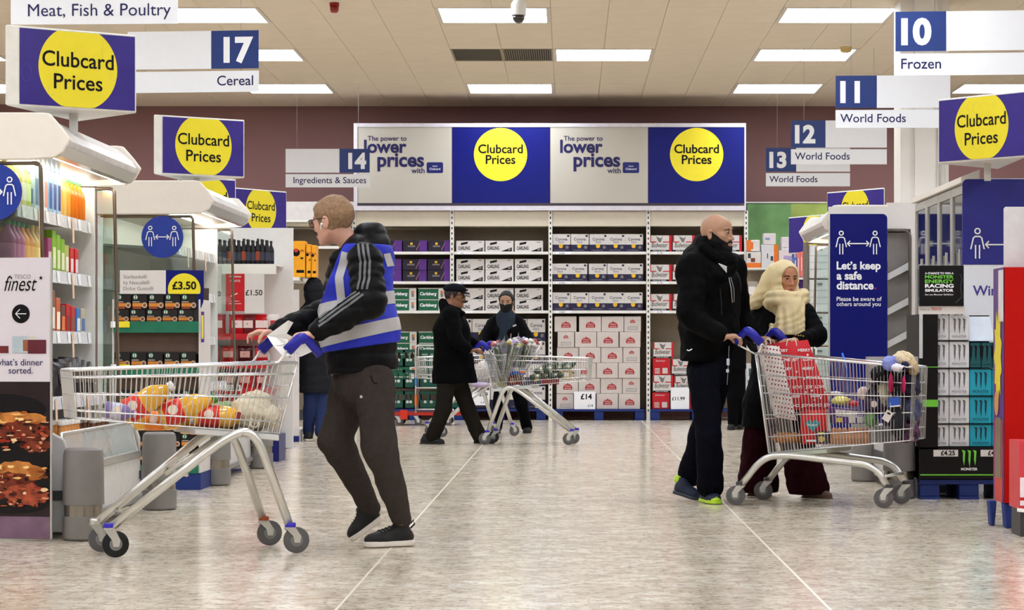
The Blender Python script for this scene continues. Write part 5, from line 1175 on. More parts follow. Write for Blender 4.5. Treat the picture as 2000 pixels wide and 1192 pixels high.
for u0, s, lab in ((1823, '£4.25', 0), (1915, '£4.25', 1)):
    a = MB(); a.box(MX(u0), MX(u0+48), YM-.006, YM, MZ(892), MZ(879), whitecard); tk = build(a, 'price_ticket', t); a = MB(); a.text(s, (MX(u0+14), YM-.006, MZ(889.5)), R3, U3, 0, 0, ink, w=28*km, bold=.03); build(a, 'lettering', tk)
a = MB(); a.box(MX(1795), MX(1885), YM, YM+.03, MZ(614), MZ(598), whitecard); st = build(a, 'white_strip', t); a = MB(); a.text('only at', (MX(1798), YM, MZ(606)), R3, U3, 0, 0, greyprint, w=17*km); a.text('TESCO', (MX(1818), YM, MZ(606)), R3, U3, 0, 0, red_print, w=21*km, bold=.02); build(a, 'lettering', st)
a = MB(); a.box(MX(1800), MX(1960), YM+.55, YM+.6, MZ(878), MZ(614), mblack); build(a, 'back_panel', t)
t = thing('header_card', 'black competition card with green and white lettering above the energy drinks', 'header card', (MX(1795), YM, MZ(598))); a = MB(); a.box(MX(1795.5), MX(1882), YM-.01, YM+.02, MZ(598), MZ(519), mblack); build(a, 'card', t)
a = MB(); o = (MX(1806), YM-.01, 0)
for s, v, m_, bd, h_ in (('A CHANCE TO WIN A', 536, white_print, .03, None), ('MONSTER', 544, lime, .03, 6), ('ENERGY', 553, lime, .03, 6.5), ('RACING', 562, white_print, .04, 6.8), ('SIMULATOR', 570, white_print, .04, 5), ('See any Monster Exhibitor', 577, white_print, .01, 3)): a.text(s, o, R3, U3, 0, Z(v, YM), m_, w=56*km, bold=bd, off=.002, h=h_*km if h_ else None)
build(a, 'lettering', t); a = MB(); a.tube([(MX(1874), YM-.012, MZ(535)), (MX(1878), YM-.012, MZ(545)), (MX(1875), YM-.012, MZ(562)), (MX(1878), YM-.012, MZ(580)), (MX(1866), YM-.012, MZ(592))], .003, darkgrey, 4); build(a, 'outline_print', t)
def d_mon(c1, c2):
    def f(a, w, h, d): claw(a, (w*.5, 0, h*.58), h*.62, c2); a.text('MONSTER', O0, R3, U3, w*.5, h*.1, c2, w=w*.74, align='C')
    return f
whp = mat('pack_white', (206, 206, 208), .35, var=.08, scale=30); tealp = mat('pack_teal', (30, 150, 172), .35); tealdk = mat('pack_dark_teal', (26, 84, 90), .35); tealink = mat('ink_teal', (10, 50, 66), .4)
wp = case('can_multipack', 'multipack', '', 39*km, 44*km, .25, whp, d_mon(None, mat('ink_grey', (96, 96, 100), .4))); tp = case('can_multipack', 'multipack', '', 43*km, 44*km, .25, tealp, d_mon(None, tealink)); tdp = case('can_multipack', 'multipack', '', 21*km, 44*km, .25, tealdk, d_mon(None, ink))
fl_ = {}
def putm(proto, key, u, v1, hpx, label, wsc=1.0, group='energy drink packs'):
    loc = (MX(u), YM+.04, MZ(v1)); sc = (wsc, 1, hpx/44)
    if key not in fl_: fl_[key] = 1; proto.location = loc; proto.scale = sc; proto['label'] = label; proto['group'] = group
    else: copy_tree(proto, loc, scale=sc, label=label, group=group)
for r, v1 in enumerate((665, 719, 773.5, 828, 873)):
    h_ = (49, 52, 52.5, 52.5, 43)[r]
    putm(wp, 'w', 1816, v1, h_, f'white can multipack, {ORD[r]} row down, beside the black side panel'); putm(wp, 'w', 1856, v1, h_, f'white can multipack, {ORD[r]} row down, second column')
    if r == 1:
        for i in range(3): putm(tdp, 'd', 1897+i*22, v1, 50, f'dark teal slim can pack, {ORD[i]} of three above the bright teal packs')
    if r > 1:
        for i in range(2): putm(tp, 't', 1896+i*44, v1, h_, f'bright teal can multipack, {ORD[r-2]} row down, {("beside the white packs", "beside the red display")[i]}')
a = MB()
for v1 in (666, 720, 774.5, 829, 874): a.box(MX(1803), MX(1955), YM+.03, YM+.55, MZ(v1+.6), MZ(v1)-.0006, darkgrey)
tt = [o for o in bpy.data.objects if o.name.startswith('display_stand') and 'energy' in o.get('label', '')][0]; build(a, 'layer_card', tt, kind='stuff')
t = thing('price_leaflet', 'pale blue blank card behind the top row of energy drinks', 'card', (MX(1890), YM+.1, MZ(668))); a = MB(); a.prism([(MX(1893), YM+.06, MZ(667)), (MX(1945), YM+.06, MZ(667)), (MX(1940), YM+.14, MZ(618)), (MX(1890), YM+.14, MZ(618))], (0, .008, 0), cm_((206, 216, 228))); build(a, 'card', t)
pallet('dark blue pallet under the energy drink display', MX(1798), MX(1990), YM+.02, YM+.62, .13)
# ------------------------------------------------------------------ red display at the right edge
YE = 13.6; ke = YE/F
def EX(u): return X(u, YE)
def EZ(v): return Z(v, YE)
t = thing('display_stand', 'tall red cardboard display with purple side at the right edge', 'display stand', (EX(1962), YE, 0))
a = MB(); a.prism([(EX(1962), YE, EZ(983)), (EX(2150), YE-.02, EZ(983)), (EX(2150), YE-.02, EZ(522)), (EX(1962), YE, EZ(522))], (0, .34, 0), mat('display_red', (178, 12, 6), .4, var=.04, spec=.12)); bd_ = build(a, 'body', t)
oS = Vector((EX(1962)-.001, YE+.34, EZ(983))); rS = Vector((0, -1, 0)); hS = (983-522)*ke
a = MB(); rect(a, 0, .34, 0, hS, cm_((88, 52, 128)), .002, oS, rS); sp = build(a, 'side_print', t)
a = MB()
rect(a, .17, .33, hS*.77, hS*.99, cm_((220, 216, 220)), .004, oS, rS)
pts = []
for i in range(22): q = 2*PI*i/22; rr = .13*(1.0 if i % 2 else .7); pts.append((.16+rr*math.cos(q), hS*.62+rr*2.2*math.sin(q)))
a.poly(oS, rS, U3, [(min(max(x, .01), .33), y) for x, y in pts], yellow, .005)
rect(a, .05, .3, 0, hS*.35, cm_((196, 60, 50)), .004, oS, rS); a.disc(oS, rS, U3, .12, hS*.42, .07, cm_((204, 150, 90)), .006, 20); rect(a, .1, .26, hS*.1, hS*.36, cm_((120, 110, 90)), .006, oS, rS); build(a, 'side_artwork', sp, kind='stuff')
a = MB(); a.box(EX(1973), EX(1999), YE-.004, YE, EZ(977), EZ(940), cm_((226, 200, 194))); rect(a, 0, 18*ke, 0, 14*ke, greyprint, .001, (EX(1977), YE-.004, EZ(965))); build(a, 'delivery_label', t)
for u0, u1, dy in ((1945, 1960, .2), (1962, 1989, .0), (2080, 2110, 0.0)):
    a = MB(); x0, x1 = X(u0, YE), X(u1, YE); a.prism([(x0+.01, YE+dy+.01, 0), (x1-.012, YE+dy+.01, 0), (x1, YE+dy+.01, EZ(983)), (x0, YE+dy+.01, EZ(983))], (0, .1, 0), pal_blue); build(a, 'foot', t, bevel=.006)
t = thing('header_card', 'blank pale card rising behind the red display', 'header card', (EX(1967), YE, EZ(522))); a = MB(); a.prism([(EX(1967), YE+.1, EZ(522)), (EX(2150), YE+.1, EZ(522)), (EX(2150), YE+.1, EZ(402)), (EX(1970), YE+.1, EZ(402)), (EX(1967), YE+.1, EZ(406))], (0, .012, 0), cm_((206, 202, 204), .5)); build(a, 'card', t)
t = thing('gift_box', 'pink and red box at the lower right edge', 'box', (X(1995, 13.0), 13.0, 0)); a = MB(); k = 13/F; a.box(X(1991, 13), X(2060, 13), 13.0, 13.3, Z(995, 13), Z(862, 13), cm_((206, 60, 70))); b3 = build(a, 'carton', t); a = MB(); rect(a, 0, 30*k, 0, 55*k, cm_((232, 220, 224)), .002, (X(1992, 13), 13, Z(988, 13))); rect(a, 0, 30*k, 10*k, 16*k, red_print, .003, (X(1992, 13), 13, Z(988, 13))); build(a, 'print', t)
a = MB(); a.box(X(1994, 13), X(2056, 13), 13.02, 13.28, 0, Z(995, 13), darkgrey); build(a, 'base', t)
a = MB(); a.prism([(X(1985, 13), 12.97, Z(999, 13)), (X(2060, 13), 12.97, Z(1008, 13)), (X(2060, 13), 12.97, Z(1001, 13)), (X(1985, 13), 12.97, Z(992, 13))], (0, .01, 0), white_plastic); build(a, 'shelf_edge', t)

# ------------------------------------------------------------------ goods behind the woman in the scarf
YG = 33.2
def GX_(u): return X(u, YG)
def GZ(v): return Z(v, YG)
t = thing('shelving_bay', 'white shelf bay of small appliances under the green wall panel', 'shelving', (GX_(1460), YG, 0))
for v in (523, 600, 680, 760):
    a = MB(); a.box(GX_(1459), GX_(1640), YG-.02, YG+.5, GZ(v+4), GZ(v), white); build(a, 'shelf', t)
a = MB(); a.box(GX_(1459), GX_(1640), YG+.5, YG+.53, 0, GZ(525), backp); build(a, 'back_panel', t); a = MB(); a.box(GX_(1459), GX_(1640), YG, YG+.5, 0, .12, darkgrey); build(a, 'plinth', t)
def gbox(lab, u0, u1, v0, v1, c, deco, dy=0.0, Y=YG):
    t = thing('product_box', lab, 'box', (X(u0, Y), Y+dy, Z(v1, Y)), 'boxes behind the woman in the scarf'); k = Y/F; a = MB(); a.box(X(u0, Y), X(u1, Y), Y+dy, Y+dy+.25, Z(v1, Y), Z(v0, Y), cm_(c)); build(a, 'carton', t, bevel=.003)
    a = MB(); o = (X(u0, Y), Y+dy, Z(v1, Y)); w_ = (u1-u0)*k; h_ = (v1-v0)*k
    for x0, x1, z0, z1, cc in deco: rect(a, w_*x0, w_*x1, h_*z0, h_*z1, cm_(cc), .001+.0004*x0, o)
    build(a, 'print', t)
OR = (232, 118, 40)
gbox('orange and white box on the shelf beside the bald man, upper', 1458, 1484, 469, 491, (226, 220, 216), ((0, .35, 0, 1, OR), (.35, .5, .2, .8, OR)))
gbox('white box with orange foot beside the bald man, lower', 1458, 1486, 492, 523, (220, 214, 208), ((0, 1, 0, .3, OR), (.3, .6, .35, .6, (120, 60, 50)), (.1, .3, .6, .9, (60, 60, 60))))
gbox('tall white box with orange side stripe', 1487, 1520, 478, 523, (214, 214, 216), ((.74, 1, 0, 1, OR), (.55, .7, .3, .5, (60, 60, 70)), (.34, .4, .4, .62, (60, 60, 70))))
gbox('small white box on top of the tall box', 1492, 1515, 456, 477.5, (222, 214, 214), ((.1, .5, .4, .6, (120, 140, 190)),))
gbox('white box behind the dark blue disc sign', 1527, 1546, 463, 489, (222, 212, 216), ((.1, .6, .2, .24, greyprint and (140, 130, 140)),), .05)
gbox('white patterned box under the disc sign', 1521, 1553, 490, 523, (222, 210, 208), ((.3, .8, .4, .7, (180, 160, 200)), (.8, .95, .2, .8, (60, 90, 170))))
for i, (u, v, c, d2) in enumerate(((1458, 600, (170, 160, 150), (230, 226, 220)), (1482, 600, (60, 50, 52), OR), (1506, 600, (190, 170, 160), (90, 60, 50)), (1458, 680, (206, 196, 190), (190, 40, 50)), (1482, 680, (120, 90, 60), (230, 180, 70)), (1600, 680, (120, 80, 60), (220, 170, 90)), (1580, 680, (200, 120, 60), (60, 60, 120)), (1606, 600, (90, 60, 120), (230, 190, 80)), (1458, 760, (200, 200, 200), (60, 90, 90)), (1482, 760, (100, 130, 110), (230, 230, 230)))):
    gbox(f'mixed small pack {ORD[i]} one on the lower shelves behind the woman', u, u+22, v-(50 if v != 680 else 42), v, c, ((.1, .9, .1, .35, d2), (.2, .8, .5, .8, d2)))
# drawer boxes in a white frame, plus pink packs at the left of them
YH = 24.2
t = thing('storage_boxes', 'tall column of white storage boxes with small grey handles', 'storage boxes', (X(1600, YH), YH, 0))
for i, (v0, v1) in enumerate(((479, 545), (547, 611), (613, 676), (678, 740), (742, 800), (802, 852))):
    a = MB(); a.box(X(1580, YH), X(1619, YH), YH, YH+.4, Z(v1-1, YH), Z(v0, YH), mat('box_white', (222, 222, 222), .45, var=.03)); bx_ = build(a, 'storage_box', t, bevel=.006)
    a = MB(); a.box(X(1596, YH), X(1606, YH), YH-.01, YH, Z(v0+10, YH), Z(v0+6, YH), greyp); build(a, 'handle', bx_)
    a = MB(); 
    for j in range(3): a.box(X(1581, YH), X(1618, YH), YH-.003, YH, Z(v0+21+j*13, YH), Z(v0+20+j*13, YH), slate)
    build(a, 'rib', bx_, kind='stuff')
a = MB(); a.box(X(1576, YH), X(1579, YH), YH-.02, YH+.4, 0, Z(474, YH), mat('end_frame', (120, 108, 94))); a.box(X(1576, YH), X(1620, YH), YH-.02, YH+.4, Z(474, YH), Z(472, YH), mat('end_frame', (120, 108, 94))); build(a, 'frame', t, kind='stuff')
for i, (u, c, v0, v1) in enumerate(((1551, (70, 100, 170), 503, 530), (1557, (206, 120, 120), 494, 545), (1563, (214, 110, 100), 492, 545), (1569, (196, 100, 110), 490, 545))):
    gbox(f'{("blue", "pink", "salmon", "rose")[i]} upright card pack, {ORD[i]} behind the scarf', u, u+5.6, v0, v1, c, ((.3, .6, .3, .8, (240, 200, 190)),), Y=27.0)
gbox('deep purple pack beside the pale storage boxes', 1558, 1574, 541, 580, (62, 30, 98), ((.5, .8, .1, .3, (220, 210, 230)),), Y=26.5)
t = thing('product_shelf', 'narrow white shelf holding the pink card packs', 'shelf', (X(1562, 27), 26.4, 0)); a = MB(); a.box(X(1546, 27), X(1578, 27), 26.4, 27.4, Z(549, 27), Z(545.3, 27), white); build(a, 'shelf_board', t); a = MB(); a.box(X(1550, 26.5), X(1577, 26.5), 26.4, 27, 0, Z(580.4, 26.5), white); build(a, 'cabinet_base', t)

# ------------------------------------------------------------------ roll cage with green crates
YK = 31.7; kk = YK/F
t = thing('roll_cage', 'tubular roll cage with red base beside the green crates', 'roll cage', (X(820, YK), YK, 0))
fm2 = mat('cage_tube', (196, 196, 192), .35, .6)
for dy in (0, .6):
    a = MB(); a.tube(path([(X(812, YK), YK+dy, .16), (X(812, YK), YK+dy, Z(675, YK)), (X(858, YK), YK+dy, Z(675, YK)), (X(858, YK), YK+dy, .16)], .05), .013, fm2, 8); fr_ = build(a, 'side_frame', t, smooth=True)
    for v in (717, 758, 800): a = MB(); a.tube([(X(812, YK), YK+dy, Z(v, YK)), (X(858, YK), YK+dy, Z(v, YK))], .012, fm2, 6); build(a, 'cross_bar', fr_, smooth=True)
a = MB(); a.tube([(X(812, YK), YK-.002, Z(792, YK)), (X(812, YK), YK-.002, Z(772, YK))], .0155, cm_((226, 110, 40)), 8); a.tube([(X(812, YK), YK-.002, Z(754, YK)), (X(812, YK), YK-.002, Z(738, YK))], .0155, cm_((60, 130, 190)), 8); build(a, 'tape_band', t, kind='stuff')
a = MB(); a.box(X(755, YK), X(900, YK), YK, YK+.6, .13, .17, cm_((176, 44, 30))); build(a, 'base', t); a = MB(); a.box(X(782, YK), X(796, YK), YK-.03, YK, .08, .2, cm_((206, 50, 30))); build(a, 'brake_plate', t)
def castor(parent, x, y, r, z0, m_fork=steel, m_ty=rubber, hd=0.0, name='castor', cap=None):
    """castor under a leg end at height z0; trails by .03 along hd"""
    c_, s_ = math.cos(hd), math.sin(hd); wx, wy = x+c_*.03, y+s_*.03
    a = MB(); ax_ = (-s_, c_, 0); ax_v = Vector(ax_)
    a.lathe(Vector((wx, wy, r+.001))-ax_v*.012, [(r*.8, 0), (r, .004), (r, .02), (r*.8, .024)], m_ty, 20, axis=ax_); wh = build(a, 'wheel', parent, smooth=True, autos=.7)
    a = MB(); a.lathe(Vector((wx, wy, r+.001))-ax_v*.0135, [(r*.45, 0), (r*.5, .002), (r*.5, .025), (r*.45, .027)], mat('hub_grey', (120, 120, 120), .4), 14, axis=ax_); build(a, 'hub', wh, smooth=True, autos=.7)
    a = MB()
    for s in (-1, 1):
        o = Vector((wx, wy, r+.001))+ax_v*s*.017; top = Vector((x, y, z0-.01))+ax_v*s*.014; f_ = Vector((c_, s_, 0))
        a.prism([o-f_*.014-V(0, 0, .012), o+f_*.014-V(0, 0, .012), o+f_*.02+V(0, 0, .02), top+f_*.024, top-f_*.03, o-f_*.02+V(0, 0, .02)], ax_v*.003*s, m_fork)
    a.lathe((x, y, z0-.012), [(.026, 0), (.026, .006)], m_fork, 12); build(a, 'fork', wh, kind='stuff')
    if cap: a = MB(); a.lathe((x, y, z0-.006), [(.026, 0), (.027, .004), (.027, .018), (.024, .022)], cap, 14); build(a, 'castor_cap', parent, smooth=True, autos=.7)
for u, dy in ((775, 0), (812, 0), (870, 0), (775, .55), (870, .55)): castor(t, X(u, YK), YK+dy+.03, .05, .13)
crt = mat('crate_green', (22, 74, 60), .5, var=.06)
def crate(lab, x0, x1, y0, y1, z0, z1, group='green bottle crates'):
    t = thing('crate', lab, 'crate', (x0, y0, z0), group); w_ = .012; a = MB(); h = z1-z0
    a.box(x0, x1, y0, y1, z0, z0+.012, crt)
    for q in ((x0, x1, y0, y0+w_), (x0, x1, y1-w_, y1), (x0, x0+w_, y0, y1), (x1-w_, x1, y0, y1)):
        a.box(*q, z0, z0+h*.5, crt); a.box(*q, z0+h*.84, z1, crt)
        if q[1]-q[0] > q[3]-q[2]:
            for f in (0, .42, .93): xx = q[0]+(q[1]-q[0])*f; a.box(xx, xx+.07*(x1-x0), q[2], q[3], z0+h*.5, z0+h*.84, crt)
    build(a, 'crate_body', t, kind='stuff'); a = MB(); cx_ = (x0+x1)/2
    for f in (.3, .6): a.disc((x0, y0, z0), R3, U3, (x1-x0)*f, h*.4, h*.09, cm_((190, 196, 188)), .002, 8); 
    build(a, 'white_emblem', t)
for i, (v0, v1) in enumerate(((683, 717), (723, 759), (765, 799))):
    for j, (u0, u1) in enumerate(((763, 788), (789, 810), (818, 858), (862, 898))):
        crate(f'green plastic crate, {ORD[i]} layer down, {("beside the blue vest", "just left of the cage tube", "inside the cage tubes", "behind the long black coat")[j]}', X(u0, YK), X(u1, YK), YK+.05, YK+.35, Z(v1, YK), Z(v0, YK))
for i, u in enumerate((765, 778, 792, 804)):
    bottle(f'small brown bottle lying in the top crate, {ORD[i]} one', X(u, YK), YK+.15, Z(716, YK), .22, .025, cm_((60, 44, 26), .2), cm_((170, 140, 60)), group='bottles in the top crates', name='beer_bottle', seg=8)
# ------------------------------------------------------------------ shopping trolleys
grip_blue = mat('grip_blue', (30, 32, 150), .35); cap_blue = mat('cap_blue', (52, 40, 170), .4); cap_rust = mat('cap_rust', (150, 72, 36), .5)
wirem = mat('basket_wire', (218, 219, 220), .25, .75, var=.04); tray_m = mat('trolley_tray', (196, 196, 194), .45)
def trolley(label, O, phi, deep, W, Wf, caps, rad=.062, dark_wheel=None):
    O = Vector(O); h = Vector((math.cos(phi), math.sin(phi), 0)); n = Vector((-h.y, h.x, 0))
    if n.y < 0: n = -n
    t = thing('shopping_trolley', label, 'trolley', tuple(O), 'shopping trolleys')
    Lm = .95 if deep else .867
    def wid(s): return W+(Wf-W)*max(0, min(1, s/Lm))
    def L(s, q, z): return O+h*s+n*(W/2+(q-.5)*wid(s))+Vector((0, 0, z))   # q 0 near .. 1 far
    if deep:
        rt, ft, fb, rb = (.096, .968), (1.09, .88), (1.075, .425), (.185, .335)
        leg = [(.0, .125), (.15, .31), (.3, .325), (.86, .265), (.945, .125)]
        rails = (.0, .22, .40, .62, .84, 1.0); gate = 1.0
        grip = [(.115, 1.0), (.135, 1.03), (.045, 1.125), (-.035, 1.03)]
    else:
        rt, ft, fb, rb = (-.035, .93), (1.04, .895), (1.02, .665), (.055, .585)
        leg = [(0, .125), (.17, .60), (.29, .585), (.867, .14)]
        rails = (.0, .16, .5, .84, 1.0); gate = 1.0
        grip = [(.015, .985), (-.065, 1.065), (-.15, .965)]
    def S(f, g): # f 0 rear..1 front, g 0 top..1 bottom
        a = Vector(rt).lerp(Vector(ft), f); b = Vector(rb).lerp(Vector(fb), f); c = a.lerp(b, g); return c.x, c.y
    rw = .0042
    # rim and side rails
    for gi, g in enumerate(rails):
        a = MB(); r_ = .0075 if gi == 0 else .0036
        pts = [L(*_i) for _i in [(S(0, g)[0], 0, S(0, g)[1]), (S(.97, g)[0], 0.0, S(.97, g)[1]), (S(1, g)[0], .08, S(1, g)[1]), (S(1, g)[0], .92, S(1, g)[1]), (S(.97, g)[0], 1.0, S(.97, g)[1]), (S(0, g)[0], 1, S(0, g)[1])]]
        a.tube(path(pts, .05, 3), r_, wirem, 8 if gi == 0 else 6); build(a, 'rim' if gi == 0 else 'basket_rail', t, smooth=True)
    if not deep:
        a = MB(); pts = [L(S(f, .16)[0], 0, S(f, .16)[1]) for f in (0, .93)]; a.tube(pts, .006, wirem, 6); build(a, 'basket_rail', t, smooth=True)
    a = MB(); N = 40 if not deep else 44
    for q in (0, 1):
        for i in range(N):
            f = (i+.5)/N*.97; a.tube([L(S(f, 0)[0], q, S(f, 0)[1]), L(S(f, 1)[0], q, S(f, 1)[1])], .0022, wirem, 4, caps=False)
    for i in range(14):
        q = .06+.88*i/13; a.tube([L(S(1, 0)[0], q, S(1, 0)[1]), L(S(1, 1)[0], q, S(1, 1)[1])], .0022, wirem, 4, caps=False)
    for i in range(18):
        q = .03+.94*i/17; a.tube([L(S(0, 0)[0], q, S(0, 0)[1]), L(S(0, 1)[0], q, S(0, 1)[1]), L(S(.97, 1)[0], .5+(q-.5)*.8, S(.97, 1)[1])], .0022, wirem, 4, caps=False)
    for i in range(14):
        f = .04+.92*i/13; a.tube([L(S(f, 1)[0], .01, S(f, 1)[1]), L(S(f, 1)[0], .99, S(f, 1)[1])], .0022, wirem, 4, caps=False)
    build(a, 'basket_wires', t, kind='stuff')
    a = MB()
    for g in (.0, .33, .66, 1): a.tube([L(S(0, g)[0], .01, S(0, g)[1]), L(S(0, g)[0], .99, S(0, g)[1])], .0036, wirem, 6)
    for q in (0, 1): a.tube([L(S(0, 0)[0], q, S(0, 0)[1]), L(S(0, 1)[0], q, S(0, 1)[1])], .006, wirem, 6)
    build(a, 'rear_gate', t, smooth=True, kind='stuff')
    # base tray under the basket
    a = MB(); x0, z0 = S(.0, 1); x1, z1 = S(.42, 1)
    a.prism([L(x0, -.01, z0-.006), L(x1, -.01, z1-.006), L(x1, -.01, z1-.034), L(x0, -.01, z0-.036)], n*wid(.2)*1.02, tray_m if not deep else mat('tray_green_grey', (168, 174, 158), .45)); build(a, 'base_tray', t, bevel=.004)
    # chassis tubes
    for q in (0, 1):
        a = MB(); a.tube(path([L(s, q, z) for s, z in leg], .13 if not deep else .1, 7), .0215, steel, 14); build(a, 'chassis_tube', t, smooth=True)
    a = MB(); z_ = .58 if not deep else .318; s_ = .24 if not deep else .4
    a.tube([L(s_, 0, z_), L(s_, 1, z_)], .016, steel, 10); build(a, 'cross_tube', t, smooth=True)
    a = MB(); sf = leg[-1][0]-(.1 if not deep else .02); zf = .2 if not deep else .2; a.tube([L(sf, 0, zf), L(sf, 1, zf)], .01, steel, 8); build(a, 'front_cross_bar', t, smooth=True)
    if not deep:
        a = MB(); a.tube([L(.56, .5, .385), L(.3, .5, .56)], .012, steel, 8); a.tube([L(.5, 0, .39), L(.5, 1, .39)], .01, steel, 8); build(a, 'brace', t, smooth=True, kind='stuff')
    # grips: one blue arch each side on white stems
    for q in (0, 1):
        qq = q*1.0; g3 = [L(s, qq, z) for s, z in grip]
        a = MB(); gp = path(g3[-3:], .05, 6); a.tube(gp, [.028]*3+[.029]*(len(gp)-6)+[.021]*3, grip_blue, 12); gr = build(a, 'grip', t, smooth=True)
        a = MB(); off = h*.035
        if deep:
            a.tube(path([g3[1]+V(0, 0, -.005), L(.13, qq, .99), L(.1, qq, .95)], .03), .006, white_plastic, 8); a.tube([g3[-1]+V(0, 0, 0), L(.09, qq, .965)], .005, white_plastic, 6)
        else:
            a.tube(path([g3[0]+V(0, 0, .005), L(.055, qq, .93), L(.075, qq, S(.1, 0)[1]-.0)], .04), .006, white_plastic, 8)
            a.tube(path([g3[0]-h*.035, L(-.03, qq, .935), L(-.03, qq, .93)], .02), .006, white_plastic, 8)
        build(a, 'grip_stem', t, smooth=True, kind='stuff')
    if deep:
        a = MB(); a.tube([L(.115, .02, 1.02), L(.115, .98, 1.02)], .008, steel, 8); build(a, 'handle_bar', t, smooth=True)
    # castors
    k = 0
    for s, z in ((leg[0][0], leg[0][1]), (leg[-1][0], leg[-1][1])):
        for q in (0, 1):
            p = L(s, q, 0); hd = phi+PI+random.uniform(-.2, .2) if not deep else phi+PI+.1
            if not deep: hd = phi+PI
            castor(t, p.x, p.y, rad, z+.01, m_ty=(blackp if dark_wheel == k else rubber), hd=hd, name='castor', cap=caps[k]); k += 1
    return t, L, S
LT, LL, LS = trolley('shallow trolley with juice bottles pushed by the man in the blue vest', (X(567, 11.95), 11.95, 0), PI+math.radians(22), False, .5, .34, [cap_blue, cap_rust, cap_blue, steel], .064, 2)
RT, RL, RS = trolley('deep trolley piled with bags pushed by the bald man', (X(1446, 15.6), 15.6, 0), -math.radians(22), True, .58, .44, [darkgrey]*4, .062)
MT, ML, MS = trolley('shallow trolley with flower bouquets beside the man in the flat cap', (X(952, 25.35), 25.35, 0), -math.radians(9), False, .48, .34, [cap_blue]*4, .062, 1)
ST_, SL_, SS_ = trolley('shallow trolley mostly hidden between the flat capped man and masked man', (X(1000, 27.9), 27.9, 0), PI+math.radians(28), False, .48, .34, [cap_blue]*4, .06)

def frame_from(axis):
    ax = Vector(axis).normalized(); return ax
def lying_bottle(name, label, base, axis, ln, r, body, capc, labc, group, cat='bottle', lab=(.2, .5), neck=.3, seg=18):
    t = thing(name, label, cat, tuple(base), group); ax = Vector(axis).normalized(); a = MB()
    a.lathe(base, [(r*.55, 0), (r*.93, ln*.02), (r, ln*.08), (r*.96, ln*.3), (r*.93, ln*.45), (r, ln*.56), (r*.9, ln*.68), (r*.55, ln*.82), (r*neck, ln*.9), (r*neck, ln*.94)], body, seg, axis=ax); build(a, 'body', t, smooth=True)
    a = MB(); a.lathe(base, [(r*neck*1.3, ln*.92), (r*neck*1.35, ln*.99), (r*neck*1.1, ln)], capc, seg, axis=ax); build(a, 'cap', t, smooth=True, autos=.7)
    a = MB(); a.lathe(base, [(r*1.0, ln*lab[0]-.001), (r*1.02, ln*lab[0]), (r*1.02, ln*lab[1]), (r*1.0, ln*lab[1]+.001)], labc, seg, axis=ax); lb = build(a, 'label_band', t, smooth=True)
    a = MB(); up = Vector((0, -1, .2)); c = Vector(base)+ax*ln*(lab[0]+lab[1])/2; nn = (up-ax*up.dot(ax)).normalized(); side = ax.cross(nn)
    a.disc(c+nn*r*1.03, ax, -side if ax.cross(-side).dot(nn) > 0 else side, 0, 0, r*.42, mat('pale_label_print', (240, 220, 200), .4), .001, 16); build(a, 'label_print', lb)
    return t
juice = mat('orange_juice', (232, 172, 52), .15, coat=.6, var=.12, scale=9); juice_lab = mat('red_label', (226, 54, 44), .35, var=.15, scale=30)
def PL(u, v, Y): return P(u, v, Y)
lying_bottle('juice_bottle', 'large juice bottle lying at the front, cap pointing up and back', P(238, 812, 11.9), P(330, 757, 11.9)-P(238, 812, 11.9), .29, .06, juice, white_plastic, juice_lab, 'juice bottles in the front trolley', lab=(.12, .42))
lying_bottle('juice_bottle', 'large juice bottle lying in the middle, cap towards the handle', P(312, 815, 11.95), P(420, 778, 12.0)-P(312, 815, 11.95), .29, .06, juice, cm_((70, 140, 70)), juice_lab, 'juice bottles in the front trolley', lab=(.08, .4))
lying_bottle('juice_bottle', 'large juice bottle lying flat beside the canvas bag', P(378, 812, 12.0), P(452, 815, 12.02)-P(378, 812, 12.0), .27, .056, juice, cm_((170, 30, 40)), juice_lab, 'juice bottles in the front trolley', lab=(.1, .46))
lying_bottle('juice_bottle', 'large juice bottle underneath, seen between the two upper bottles', P(262, 822, 12.1), P(380, 822, 12.1)-P(262, 822, 12.1), .3, .048, juice, white_plastic, mat('orange_label', (236, 130, 40), .35, var=.2, scale=20), 'juice bottles in the front trolley')
lying_bottle('juice_bottle', 'large juice bottle underneath, nearest the canvas bag', P(352, 830, 12.15), P(460, 834, 12.1)-P(352, 830, 12.15), .3, .046, juice, white_plastic, mat('orange_label', (236, 130, 40), .35), 'juice bottles in the front trolley')
lying_bottle('detergent_bottle', 'lilac bottle lying at the nose of the front trolley', P(205, 800, 11.78), P(240, 806, 11.8)-P(205, 800, 11.78), .15, .042, cm_((130, 110, 160)), cm_((220, 214, 226)), cm_((200, 196, 214)), None)
